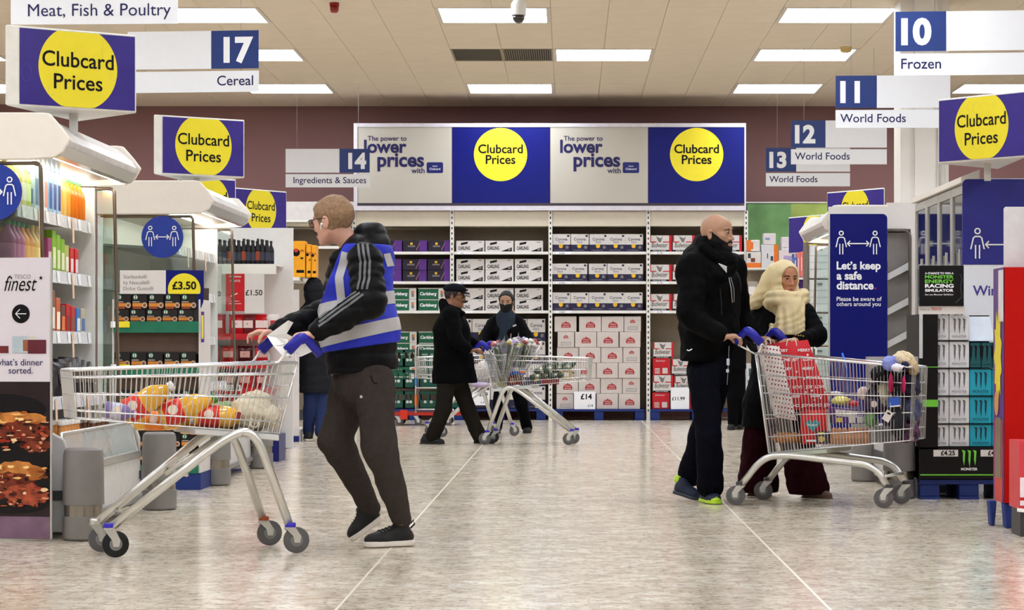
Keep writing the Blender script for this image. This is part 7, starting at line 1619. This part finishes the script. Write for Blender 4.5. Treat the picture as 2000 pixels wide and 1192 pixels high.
# vest
pts = [Vector(p) for p in spA]; lo, hi = bounds(pts, .27); F_ = Fld(lo, hi, .008)
for i in range(3): F_.econe(spA[i], spA[i+1], [r+.014 for r in rdA[i]], [r+.014 for r in rdA[i+1]], l_, .03)
F_.cone(P(662, 508, 12.35), P(655, 600, 12.4), .064, .09, .03); F_.cone(P(705, 484, 12.26), P(664, 505, 12.28), .045, .06, .03)
F_.cone(P(703, 500, 12.12), P(718, 575, 12.02), .1, .108, .02, 'cut'); F_.cone(P(722, 500, 12.7), P(680, 590, 12.75), .11, .11, .02, 'cut')
F_.ell(P(722, 462, 12.45), [.11, .15, .07], None, .02, 'cut'); F_.noise(.003, 30, 9); F_.half(P(655, 530, 12.4), (-.92, 0, .4)); F_.half(P(705, 679, 12.4), (.15, 0, -1)); F_.half(P(705, 478, 12.4), (0, 0, 1)); vs_ = fobj(F_, 'vest', vest_b, root, 1)
zc = lambda v: Z(v, 12.2)
band(vs_, X(705, 12.2), .235, zc(660), zc(634), refl, 'reflective_band', vs_, .003); band(vs_, X(705, 12.2), .19, zc(603), zc(577), refl, 'reflective_band', vs_, .003)
vt = bvh(vs_)
ribbon(vt, [P(668, 490, 12), P(655, 540, 12), P(660, 590, 12)], .042, refl, 'reflective_band', vs_, .004); ribbon(vt, [P(744, 490, 12), P(757, 540, 12), P(765, 585, 12)], .03, refl, 'reflective_band', vs_, .004)
jt = bvh(jk); stripe = mat('grey_stripe', (96, 96, 98), .5)
for dd in (-9, 0, 9):
    ribbon(jt, [P(703+dd, 474, 12), P(710+dd, 510, 12), P(710+dd, 545, 12), P(706+dd, 565, 12)], .011, stripe, 'sleeve_stripe', jk, .003); ribbon(jt, [P(702+dd*.8, 572+dd*.35, 12), P(668+dd*.4, 596+dd*.8, 12), P(624, 630+dd*.9, 12)], .011, stripe, 'sleeve_stripe', jk, .003)
tr = trousers(J, root, joggers, (.108, .086, .052), Z(705, 12.4), amp=.004, waist=.17)
tt_ = bvh(tr)
ribbon(tt_, [P(718, 735, 12), P(722, 748, 12), P(731, 752, 12)], .006, puffer, 'pocket_seam', tr); ribbon(tt_, [P(650, 745, 12), P(656, 790, 12), P(664, 830, 12)], .006, mat('seam_dark', (44, 42, 42), .9), 'side_seam', tr)
a = MB()
h_ = tt_.ray_cast(P(699, 777, 12), Vector((0, 1, 0)))
if h_[0]: a.lathe(h_[0], [(.007, -.002), (.0075, .003), (.004, .004)], cm_((200, 196, 190)), 10, axis=h_[1]); build(a, 'round_badge', tr)
for s, heel, toe, tp in (('L', (X(806, 12.42), 12.42, 0), (X(712, 12.28), 12.28, 0), .115), ('R', (X(749, 12.62), 12.62, .115), (X(688, 12.6), 12.6, .0), .12)):
    o, (hl, u, sd, up, L_) = shoe(root, heel, toe, .046, shoe_k, sole_w, top=tp, sole_t=.028); st = bvh(o)
    for i in range(4):
        c = hl+u*L_*(.48+.07*i); a = MB(); pts = []
        for q in (-1, -.5, 0, .5, 1):
            h2 = st.ray_cast(c+sd*.028*q+up*.2, -up); 
            if h2[0]: pts.append(h2[0]+up*.003)
        if len(pts) > 2: a.tube(pts, .003, cm_((36, 36, 36), .7), 6); build(a, 'lace', o, smooth=True)
    a = MB(); a.tube([hl+u*.012+up*.09, hl-u*.01+up*.11, hl-u*.004+up*.13, hl+u*.012+up*.115], .005, shoe_k, 6); build(a, 'pull_tab', o, smooth=True)
# =============================================== 2. bald man
blk = mat('black_coat', (7, 7, 8), .7, var=.2, bump=.25, bscale=25, spec=.04); navyt = mat('navy_trousers', (9, 10, 18), .85, spec=.04, var=.15, bump=.2, bscale=40); beard_m = mat('black_beard', (20, 15, 13), .85, var=.3, scale=80, bump=.9, bscale=220); snood = mat('black_snood', (5, 5, 6), .95, spec=.1, var=.2, bump=.4, bscale=30)
root = person('tall bald bearded man in a black jacket pushing the loaded trolley', (X(1388, 15.8), 15.8, 0)); manB = root
Hd = Head(P(1401, 456, 15.8), (.87, -.5, -.02), (0, 0, 1), 1.05)
J = dict(neck=P(1392, 512, 15.8), shR=P(1350, 524, 15.6), shL=P(1428, 524, 16.02), chest=P(1390, 560, 15.8), pelvis=P(1385, 715, 15.8), elR=P(1349, 618, 15.5), wrR=P(1411, 658, 15.42), elL=P(1440, 612, 16.15), wrL=P(1474, 662, 16.1),
         hpR=P(1374, 738, 15.68), knR=P(1384, 850, 15.6), anR=P(1388, 950, 15.8), hpL=P(1396, 738, 15.95), knL=P(1374, 845, 15.98), anL=P(1350, 925, 16.1))
bodyskin(J, Hd, [(P(1411, 658, 15.42), (.95, .1, .05), (.1, .1, -1), (0, 1, 0), dict(curl=(.5, .8, .6))), (P(1476, 662, 16.1), (1, -.1, .0), (.1, 0, -1), (0, -1, 0), dict(curl=(.4, .6, .5)))], root, skin_tan, .004)
Hd.eyes(root, irisd, (1, .1, 0)); Hd.brows(root, beard_m)
def beardf(Hd, root, m, infl=.007, name='beard', low=-.135, front=.0):
    lo = [c-.16 for c in Hd.c]; hi = [c+.14 for c in Hd.c]; F_ = Fld(lo, hi, .0045); Hd.shape(F_, infl, ears=False, face=False)
    F_.cone(Hd.p(.06, 0, -.09), Hd.p(.055, 0, -.125), .034, .03, .02)
    # keep below a curve from the ear to the mouth corner
    F_.half(Hd.p(.008, 0, .0), Hd.u*.78+Hd.f*.62); F_.half(Hd.p(-.018, 0, 0), -Hd.f); F_.ell(Hd.p(.1, 0, -.066), [.03, .024, .014], Hd.M, .006, 'cut'); F_.noise(.0016, 160, 4)
    o = fobj(F_, name, m, root, 1); a = MB(); a.tube([Hd.p(.077, -.032, -.07), Hd.p(.088, -.024, -.058), Hd.p(.096, -.01, -.052), Hd.p(.096, .01, -.052), Hd.p(.088, .024, -.058), Hd.p(.077, .032, -.07)], [.004, .005, .0045, .0045, .005, .004], m, 8); build(a, 'moustache', o, smooth=True)
beardf(Hd, root, beard_m)
lips = mat('lip_tone', (160, 92, 86), .45); a = MB(); a.tube([Hd.p(.0885, -.02, -.0745), Hd.p(.0965, -.008, -.0755), Hd.p(.0965, .008, -.0755), Hd.p(.0885, .02, -.0745)], [.002, .005, .005, .002], lips, 8); build(a, 'lower_lip', root, smooth=True)
a = MB(); F_ = Fld([c-.26 for c in Hd.c[:2]]+[Hd.c[2]-.42], [c+.26 for c in Hd.c[:2]]+[Hd.c[2]+.02], .007); F_.econe(P(1394, 484, 15.8), P(1400, 535, 15.76), (.088, .09), (.125, .12), (0, 1, 0), .02); F_.ell(P(1414, 508, 15.74), [.095, .095, .055], None, .03); F_.noise(.004, 60, 4, (1, 1, 2)); F_.ell(Hd.p(.03, 0, .02), [.1, .1, .1], None, .01, 'cut'); F_.cone(P(1383, 480, 15.8), P(1385, 505, 15.8), .072, .09, .01); F_.cone(P(1374, 484, 15.68), P(1392, 500, 15.66), .036, .036, .02); fobj(F_, 'snood', snood, root, 1)
def exB(F_):
    F_.ell(P(1366, 498, 15.88), [.11, .15, .07], None, .03); F_.ell(P(1370, 478, 15.9), [.06, .12, .07], None, .03); F_.cone(P(1395, 545, 15.62), P(1430, 520, 15.7), .035, .03, .03); F_.cone(P(1372, 505, 15.66), P(1406, 540, 15.6), .035, .03, .02)
def poB(F_): F_.econe(P(1411, 470, 15.76), P(1411, 525, 15.72), (.07, .07), (.07, .07), (0, 1, 0), .01, 'cut')
jk = jacket(J, root, blk, [P(1386, 520, 15.8), P(1388, 560, 15.8), P(1386, 640, 15.8), P(1376, 706, 15.8)], [(.2, .13), (.235, .17), (.235, .175), (.2, .15)], (.55, .83, 0), (.1, .082, .055), hem=(P(1376, 707, 15.8), (-.03, 0, -1)), extra=exB, post=poB, amp=.005, seed=11, h=.01)
jt = bvh(jk); gz = mat('grey_zip', (150, 150, 152), .4)
ribbon(jt, [P(1436, 536, 15), P(1441, 560, 15), P(1444, 587, 15)], .006, gz, 'pocket_zip', jk, .004); ribbon(jt, [P(1440, 535, 15), P(1447, 560, 15), P(1448, 586, 15)], .004, gz, 'pocket_zip', jk, .004); ribbon(jt, [P(1418, 560, 15), P(1421, 590, 15), P(1421, 612, 15)], .006, mat('zip_black', (30, 30, 32), .4), 'front_zip', jk, .003)
ribbon(jt, [P(1352, 684, 15), P(1356, 686, 15), P(1362, 682, 15)], .006, white_print, 'small_emblem', jk, .003, n=6)
a = MB(); a.add([P(1403, 515, 15.585), P(1419, 521, 15.57), P(1419, 533, 15.585)], [(0, 2, 1)], mat('shirt_white', (206, 206, 210), .7)); o = build(a, 'shirt_collar', root); s_ = o.modifiers.new('s', 'SOLIDIFY'); s_.thickness = .006
trousers(J, root, navyt, (.1, .082, .085), Z(690, 15.8), amp=.004, waist=.16, seed=5)
neon = mat('neon_green', (176, 214, 50), .5); nshoe = mat('navy_shoe', (30, 38, 58), .6, bump=.2, bscale=100)
o, fr_ = shoe(root, (X(1376, 15.95), 15.95, 0), (X(1400, 15.68), 15.68, 0), .046, nshoe, neon, top=.1); o2, _ = shoe(root, (X(1317, 16.1), 16.1, .045), (X(1364, 16.02), 16.02, 0), .046, nshoe, cm_((50, 56, 66)), top=.11)
hl, u, sd, up, L_ = fr_; a = MB(); a.lathe(hl+u*L_*.9+up*.02, [(.03, 0), (.034, .012), (.02, .03), (.002, .034)], neon, 14, axis=up); build(a, 'toe_cap', o, smooth=True)
hl, u, sd, up, L_ = _; a = MB(); a.lathe(hl+u*.01+up*.08, [(.03, 0), (.034, .02), (.028, .045)], neon, 14, axis=up); build(a, 'heel_collar', o2, smooth=True)
t = thing('key_fob', 'white cylindrical fob hanging from a cord below the blue grip', 'key fob', tuple(P(1421, 720, 15.35))); a = MB(); a.tube([P(1424, 676, 15.38), P(1423, 700, 15.36), P(1421, 738, 15.35), P(1420, 752, 15.35)], .002, cm_((120, 120, 130)), 5); build(a, 'cord', t)
a = MB(); a.lathe(P(1422, 714, 15.355), [(.008, 0), (.009, .003), (.009, .04), (.008, .042)], cm_((180, 182, 190)), 10); a.lathe(P(1421, 728, 15.352), [(.008, 0), (.009, .003), (.009, .02), (.008, .022)], cm_((180, 182, 190)), 10); build(a, 'fob', t, smooth=True, kind='stuff')
# =============================================== 3. woman in the cream scarf
scarf = mat('cream_scarf', (208, 190, 148), .9, var=.08, scale=6, bump=.25, bscale=24, stretch=(1, 1, .4)); maroon = mat('maroon_trousers', (34, 7, 13), .9, spec=.04, var=.2, bump=.2, bscale=30); brownshoe = mat('brown_shoe', (96, 72, 60), .6)
root = person('woman in a cream headscarf and black tunic walking behind the loaded trolley', (X(1525, 16.4), 16.4, 0))
Hd = Head(P(1534, 544, 16.35), (.38, -.92, -.08), (0, 0, 1), .96)
J = dict(neck=P(1530, 582, 16.38), shL=P(1571, 612, 16.3), shR=P(1490, 612, 16.5), chest=P(1530, 640, 16.4), pelvis=P(1512, 745, 16.4), elL=P(1594, 656, 16.2), wrL=P(1552, 668, 16.0), elR=P(1478, 665, 16.45), wrR=P(1496, 668, 16.2),
         hpL=P(1532, 760, 16.35), knL=P(1556, 860, 16.3), anL=P(1578, 950, 16.3), hpR=P(1492, 760, 16.45), knR=P(1484, 860, 16.45), anR=P(1480, 945, 16.5))
bodyskin(J, Hd, [(P(1554, 668, 16.0), (-.9, -.25, .1), (-.1, 0, -1), (0, -.8, .4), dict(curl=(.4, .5, .4), sc=.92)), (P(1494, 668, 16.2), (.95, -.2, .05), (0, 0, -1), (0, -1, 0), dict(curl=(.5, .6, .5), sc=.92))], root, skin_warm, .004, female=True)
Hd.eyes(root, irisd, (1, -.35, 0)); Hd.brows(root, beard_m, .017)
a = MB(); a.tube([Hd.p(.086, -.02, -.07), Hd.p(.095, -.009, -.0685), Hd.p(.095, .009, -.0685), Hd.p(.086, .02, -.07)], [.002, .0045, .0045, .002], mat('lip_rose', (150, 84, 78), .45), 8); build(a, 'lips', root, smooth=True)
F_ = Fld([X(1455, 16.4), 15.95, Z(668, 16.4)], [X(1590, 16.4), 16.7, Z(498, 16.4)], .006)
Hd.shape(F_, .012, ears=False, face=False, female=True); F_.ell(Hd.p(-.03, 0, .008), [.098, .084, .1], Hd.M, .03); F_.econe(P(1531, 560, 16.38), P(1534, 590, 16.34), (.085, .085), (.12, .12), (1, 0, 0), .03)
F_.cone(P(1512, 530, 16.4), P(1474, 592, 16.42), .05, .045, .03); F_.cone(P(1505, 545, 16.45), P(1500, 590, 16.45), .06, .06, .03)
for i, (v, r_) in enumerate(((577, .03), (588, .034))): 
    pts = [(P(1536+36*math.cos(q), v+5*math.sin(q*2+i)*.6-3*math.cos(q), 16.32-.13*math.sin(q))) for q in np.linspace(0, 2*PI, 13)]
    for p0, p1 in zip(pts[:-1], pts[1:]): F_.cone(p0, p1, r_, r_, .008)
F_.econe(P(1546, 596, 16.2), P(1538, 652, 16.16), (.085, .05), (.12, .05), (1, 0, 0), .02)
def pleat(g, D):
    w_ = np.clip((Z(598, 16.3)-g[..., 2])/.06, 0, 1); return D+w_*.007*np.sin((g[..., 0]-X(1540, 16.2))*(115-0*g[..., 2]))
F_.all(pleat)
def fold(g, D):
    q = (g[..., 2]-Z(560, 16.3))-.55*(g[..., 0]-X(1500, 16.3)); return D+.0022*np.sin(q*105+4*np.sin(g[..., 0]*14)+3*np.sin(g[..., 2]*19+g[..., 1]*15))*np.clip((Z(522, 16.3)-g[..., 2])/.1, 0, 1)
F_.all(fold); F_.noise(.0015, 30, 6, (1.2, 1, .5)); F_.ell(Hd.p(.1, .0, -.01), [.078, .066, .094], Hd.M, .006, 'cut'); F_.half(P(1537, 655, 16.3), (0, 0, -1)); fobj(F_, 'headscarf', scarf, root, 1)
jk = jacket(J, root, blk, [P(1530, 605, 16.4), P(1530, 640, 16.4), P(1518, 700, 16.4), P(1508, 790, 16.4), P(1504, 850, 16.42)], [(.15, .1), (.17, .125), (.165, .13), (.19, .15), (.2, .15)], (1, -.3, 0), (.078, .07, .045), hem=(P(1504, 835, 16.4), (0, 0, -1)), amp=.004, seed=21, name='tunic', h=.01)
for i, (u, v) in enumerate(((1569, 654), (1574, 655), (1579, 655), (1584, 656))):
    h_ = bvh(jk).ray_cast(P(u, v, 15.5), Vector((0, 1, 0))) if i == 0 else jtw.ray_cast(P(u, v, 15.5), Vector((0, 1, 0)))
    if i == 0: jtw = bvh(jk)
    if h_[0]: a = MB(); a.lathe(h_[0], [(.005, -.001), (.005, .002), (.002, .004)], cm_((200, 170, 90), .3), 8, axis=h_[1]); build(a, 'gold_button', jk)
trousers(J, root, maroon, (.1, .105, .135), Z(760, 16.4), amp=.006, waist=.15, seed=8)
shoe(root, (X(1568, 16.35), 16.35, 0), (X(1625, 16.2), 16.2, 0), .036, brownshoe, brownshoe, top=.07, sole_t=.01); shoe(root, (X(1462, 16.55), 16.55, 0), (X(1506, 16.45), 16.45, 0), .036, brownshoe, brownshoe, top=.07, sole_t=.01)
# =============================================== 4. man in the flat cap
coatc = mat('long_black_coat', (6, 6, 7), .8, spec=.04, var=.15, bump=.2, bscale=30); browntr = mat('dark_brown_trousers', (30, 27, 24), .9, spec=.04, var=.12); 
root = person('man in a dark flat cap and long black coat walking beside the flower trolley', (X(885, 25.5), 25.5, 0))
Hd = Head(P(889, 578, 25.5), (.97, -.22, -.08), (.05, 0, 1), 1.03)
J = dict(neck=P(882, 598, 25.5), shR=P(880, 616, 25.33), shL=P(886, 616, 25.68), chest=P(884, 640, 25.5), pelvis=P(882, 735, 25.5), elR=P(890, 664, 25.25), wrR=P(918, 685, 25.2), elL=P(900, 660, 25.75), wrL=P(932, 674, 25.7),
         hpR=P(872, 748, 25.4), knR=P(866, 800, 25.4), anR=P(846, 852, 25.5), hpL=P(896, 748, 25.6), knL=P(914, 800, 25.6), anL=P(936, 852, 25.6))
bodyskin(J, Hd, [(P(918, 685, 25.2), (.97, 0, .1), (0, .1, -1), (0, 1, 0), {}), (P(932, 674, 25.7), (.97, 0, .05), (0, .1, -1), (0, -1, 0), {})], root, skin_brown, .0055)
Hd.eyes(root, irisd); Hd.brows(root, beard_m)
a = MB(); a.tube([Hd.p(.08, -.028, -.06), Hd.p(.097, -.01, -.053), Hd.p(.097, .01, -.053), Hd.p(.08, .028, -.06)], [.003, .005, .005, .003], beard_m, 8); build(a, 'moustache', root, smooth=True)
hairf(Hd, root, mat('grey_black_hair', (40, 38, 38), .8), .006, front=((.06, .06), (.02, -.02)), h=.007)
F_ = Fld([c-.2 for c in Hd.c], [c+.2 for c in Hd.c], .007); F_.ell(Hd.p(-.012, 0, .065), [.122, .098, .05], Hd.M, .02); F_.ell(Hd.p(.0, 0, .085), [.1, .085, .04], Hd.M, .02); F_.half(Hd.p(0, 0, .035), -Hd.u+Hd.f*.1); F_.ell(Hd.p(.1, 0, .036), [.05, .07, .009], Hd.M, .008); fobj(F_, 'flat_cap', mat('cap_cloth', (18, 19, 26), .85, spec=.04, bump=.3, bscale=60), root, 1)
t = thing('glasses', 'dark rectangular glasses worn under the flat cap', 'glasses', tuple(Hd.c)); a = MB()
for q in (-1, 1): a.tube([Hd.p(-.02, q*.083, .008), Hd.p(.085, q*.07, .01)], .003, ink, 6)
build(a, 'temple_arm', t, kind='stuff')
for q in (-1, 1): a = MB(); a.prism([Hd.p(.104, q*.008, .014), Hd.p(.096, q*.056, .014), Hd.p(.094, q*.052, -.018), Hd.p(.104, q*.012, -.018)], Hd.f*.002, mat('dark_lens', (30, 26, 26), .1)); build(a, 'lens', t)
def exC(F_): F_.ell(P(872, 600, 25.5), [.08, .1, .06], None, .03); F_.cone(P(865, 592, 25.5), P(880, 606, 25.4), .05, .05, .03); F_.cone(P(890, 606, 25.45), P(905, 612, 25.4), .035, .03, .03)
def poC(F_): F_.cone(Hd.p(-.01, 0, 0), Hd.p(.0, 0, -.13), .08, .06, .01, 'cut')
jacket(J, root, coatc, [P(882, 616, 25.5), P(882, 645, 25.5), P(884, 700, 25.5), P(888, 752, 25.5)], [(.18, .12), (.21, .185), (.21, .2), (.23, .245)], (.1, 1, 0), (.085, .075, .055), hem=(P(885, 749, 25.5), (.02, 0, -1)), extra=exC, post=poC, name='coat', seed=31, h=.013)
trousers(J, root, browntr, (.095, .08, .075), Z(730, 25.5), waist=.15, seed=12, h=.013)
shoe(root, (X(822, 25.55), 25.55, 0), (X(868, 25.45), 25.45, 0), .045, shoe_k, shoe_k, top=.1, sole_t=.018); shoe(root, (X(926, 25.65), 25.65, 0), (X(966, 25.6), 25.6, 0), .045, shoe_k, shoe_k, top=.1, sole_t=.018)
# =============================================== 5. masked man
root = person('masked dark haired man in open black jacket and grey shirt behind the flowers', (X(995, 28.7), 28.7, 0))
Hd = Head(P(989, 590, 28.65), (-.12, -.98, -.1), (0, 0, 1), 1.03)
J = dict(neck=P(990, 612, 28.7), shL=P(1013, 632, 28.7), shR=P(964, 632, 28.7), chest=P(989, 650, 28.7), pelvis=P(992, 725, 28.8), elR=P(944, 664, 28.55), wrR=P(934, 684, 28.25), elL=P(1033, 668, 28.6), wrL=P(1026, 690, 28.3),
         hpL=P(1006, 740, 28.8), knL=P(1018, 790, 28.75), anL=P(1029, 836, 28.9), hpR=P(980, 740, 28.8), knR=P(975, 790, 28.7), anR=P(970, 838, 28.7))
bodyskin(J, Hd, [(P(934, 684, 28.25), (.3, -.9, 0), (0, 0, -1), (1, 0, 0), {}), (P(1026, 690, 28.3), (-.3, -.9, 0), (0, 0, -1), (-1, 0, 0), {})], root, skin_tan, .0055)
Hd.eyes(root, irisd); Hd.brows(root, beard_m); hairf(Hd, root, mat('black_hair', (20, 18, 18), .6, bump=.4, bscale=90), .01, front=((.083, .1), (.028, .01)), back=(-.09, -.05), h=.006, noise_=.004)
F_ = Fld([c-.15 for c in Hd.c], [c+.15 for c in Hd.c], .006); Hd.shape(F_, .007, ears=False, face=False); F_.ell(Hd.p(.085, 0, -.045), [.035, .03, .045], Hd.M, .02); F_.half(Hd.p(.09, 0, -.02), Hd.u+Hd.f*.25); F_.half(Hd.p(.01, 0, 0), -Hd.f); F_.half(Hd.p(0, 0, -.115), -Hd.u); fobj(F_, 'face_mask', mat('mask_black', (12, 12, 14), .8), root, 1)
a = MB()
for q in (-1, 1): a.tube([Hd.p(.02, q*.07, -.03), Hd.p(-.01, q*.084, -.012)], .0018, ink, 4)
build(a, 'mask_strap', root, kind='stuff')
F_ = Fld([X(945, 28.7), 28.3, Z(720, 28.7)], [X(1035, 28.7), 29.1, Z(600, 28.7)], .012); F_.econe(P(988, 622, 28.66), P(986, 700, 28.66), (.12, .11), (.13, .135), (1, 0, 0)); F_.cone(P(990, 612, 28.66), P(990, 625, 28.64), .07, .08, .02); fobj(F_, 'shirt', mat('slate_shirt', (40, 48, 58), .85, spec=.05, var=.1, bump=.2), root, 1)
def poD(F_): F_.econe(P(982, 618, 28.45), P(979, 700, 28.42), (.055, .14), (.1, .14), (1, 0, 0), .01, 'cut'); F_.cone(P(989, 598, 28.62), P(989, 612, 28.6), .062, .066, .01, 'cut')
jk = jacket(J, root, blk, [P(990, 625, 28.7), P(989, 650, 28.7), P(990, 715, 28.75)], [(.17, .1), (.19, .15), (.19, .155)], (1, 0, 0), (.075, .068, .052), post=poD, seed=41, h=.012, hem=(P(990, 722, 28.7), (0, 0, -1)))
ribbon(bvh(jk), [P(999, 637, 28), P(1006, 634, 28)], .02, gz, 'small_emblem', jk, n=4)
trousers(J, root, mat('black_trousers', (8, 8, 10), .85, spec=.04), (.09, .075, .06), Z(715, 28.7), waist=.15, seed=14, h=.014)
shoe(root, (X(1032, 29.0), 29.0, 0), (X(1028, 28.75), 28.75, 0), .045, shoe_k, shoe_k, top=.1, sole_t=.018); shoe(root, (X(970, 28.85), 28.85, 0), (X(970, 28.6), 28.6, 0), .045, shoe_k, shoe_k, top=.1, sole_t=.018)
# =============================================== 6. person in dark padded hooded coat, from behind
slatec = mat('slate_padded_coat', (34, 35, 39), .75, spec=.05, var=.1, bump=.2, bscale=25); jeans = mat('blue_jeans', (30, 44, 84), .85, var=.15, scale=20)
root = person('person in a dark grey padded coat and blue jeans, half hidden behind the vested man', (X(618, 26.5), 26.5, 0))
Hd = Head(P(615, 568, 26.5), (.3, .95, 0), (0, 0, 1), 1.0)
J = dict(neck=P(615, 588, 26.5), shL=P(598, 612, 26.5), shR=P(640, 612, 26.45), chest=P(618, 640, 26.5), pelvis=P(618, 735, 26.5), elL=P(596, 660, 26.5), wrL=P(600, 700, 26.7), elR=P(645, 660, 26.45), wrR=P(640, 700, 26.7),
         hpL=P(608, 750, 26.5), knL=P(605, 800, 26.5), anL=P(602, 845, 26.5), hpR=P(628, 750, 26.5), knR=P(628, 800, 26.5), anR=P(626, 845, 26.4))
bodyskin(J, Hd, [], root, skin_pale, .008); Hd.eyes(root, irisd)
def exE(F_): F_.ell(Hd.p(-.02, 0, .02), [.125, .11, .125], Hd.M, .03); F_.cone(Hd.p(-.02, 0, -.05), P(616, 600, 26.5), .1, .12, .04)
def poE(F_): F_.ell(Hd.p(.1, 0, -.01), [.09, .07, .09], Hd.M, .01, 'cut')
jacket(J, root, slatec, [P(617, 612, 26.5), P(617, 640, 26.5), P(617, 700, 26.5), P(617, 775, 26.5)], [(.16, .12), (.19, .15), (.18, .16), (.18, .17)], (1, 0, 0), (.085, .075, .055), extra=exE, post=poE, quilt=(.012, .1), hem=(P(617, 768, 26.5), (0, 0, -1)), name='coat', seed=51, h=.014, ext=(Hd.c,))
trousers(J, root, jeans, (.085, .07, .06), Z(750, 26.5), waist=.14, seed=16, h=.014)
shoe(root, (X(604, 26.25), 26.3, 0), (X(600, 26.6), 26.55, 0), .042, shoe_k, sole_w, top=.09); shoe(root, (X(628, 26.2), 26.2, 0), (X(630, 26.5), 26.45, 0), .042, shoe_k, sole_w, top=.09)
# =============================================== 7. person behind the bald man
root = person('person in black trousers seen between the bald man and the woman', (X(1437, 30), 30, 0))
Hd = Head(P(1432, 575, 30), (.1, -1, 0), (0, 0, 1), .98)
J = dict(neck=P(1433, 598, 30), shL=P(1452, 618, 30), shR=P(1414, 618, 30), chest=P(1433, 640, 30), pelvis=P(1434, 705, 30), elL=P(1446, 655, 30), wrL=P(1436, 680, 29.9), elR=P(1412, 660, 30), wrR=P(1416, 690, 29.8),
         hpL=P(1442, 720, 30), knL=P(1444, 775, 30), anL=P(1444, 825, 30.2), hpR=P(1430, 720, 30), knR=P(1431, 775, 30), anR=P(1431, 828, 30))
bodyskin(J, Hd, [], root, skin_tan, .008); Hd.eyes(root, irisd); hairf(Hd, root, mat('black_hair', (20, 18, 18), .6), .012, h=.008)
jacket(J, root, blk, [P(1433, 612, 30), P(1433, 640, 30), P(1433, 722, 30)], [(.16, .11), (.17, .13), (.15, .13)], (1, 0, 0), (.07, .06, .05), seed=61, h=.015, hem=(P(1433, 722, 30), (0, 0, -1)))
trousers(J, root, mat('black_trousers', (8, 8, 10), .85, spec=.04), (.085, .07, .06), Z(705, 30), waist=.13, seed=17, h=.015)
shoe(root, (X(1431, 30.1), 30.15, 0), (X(1427, 29.9), 29.88, 0), .045, shoe_k, shoe_k, top=.09); shoe(root, (X(1444, 30.4), 30.4, 0), (X(1446, 30.1), 30.12, 0), .045, shoe_k, shoe_k, top=.09)
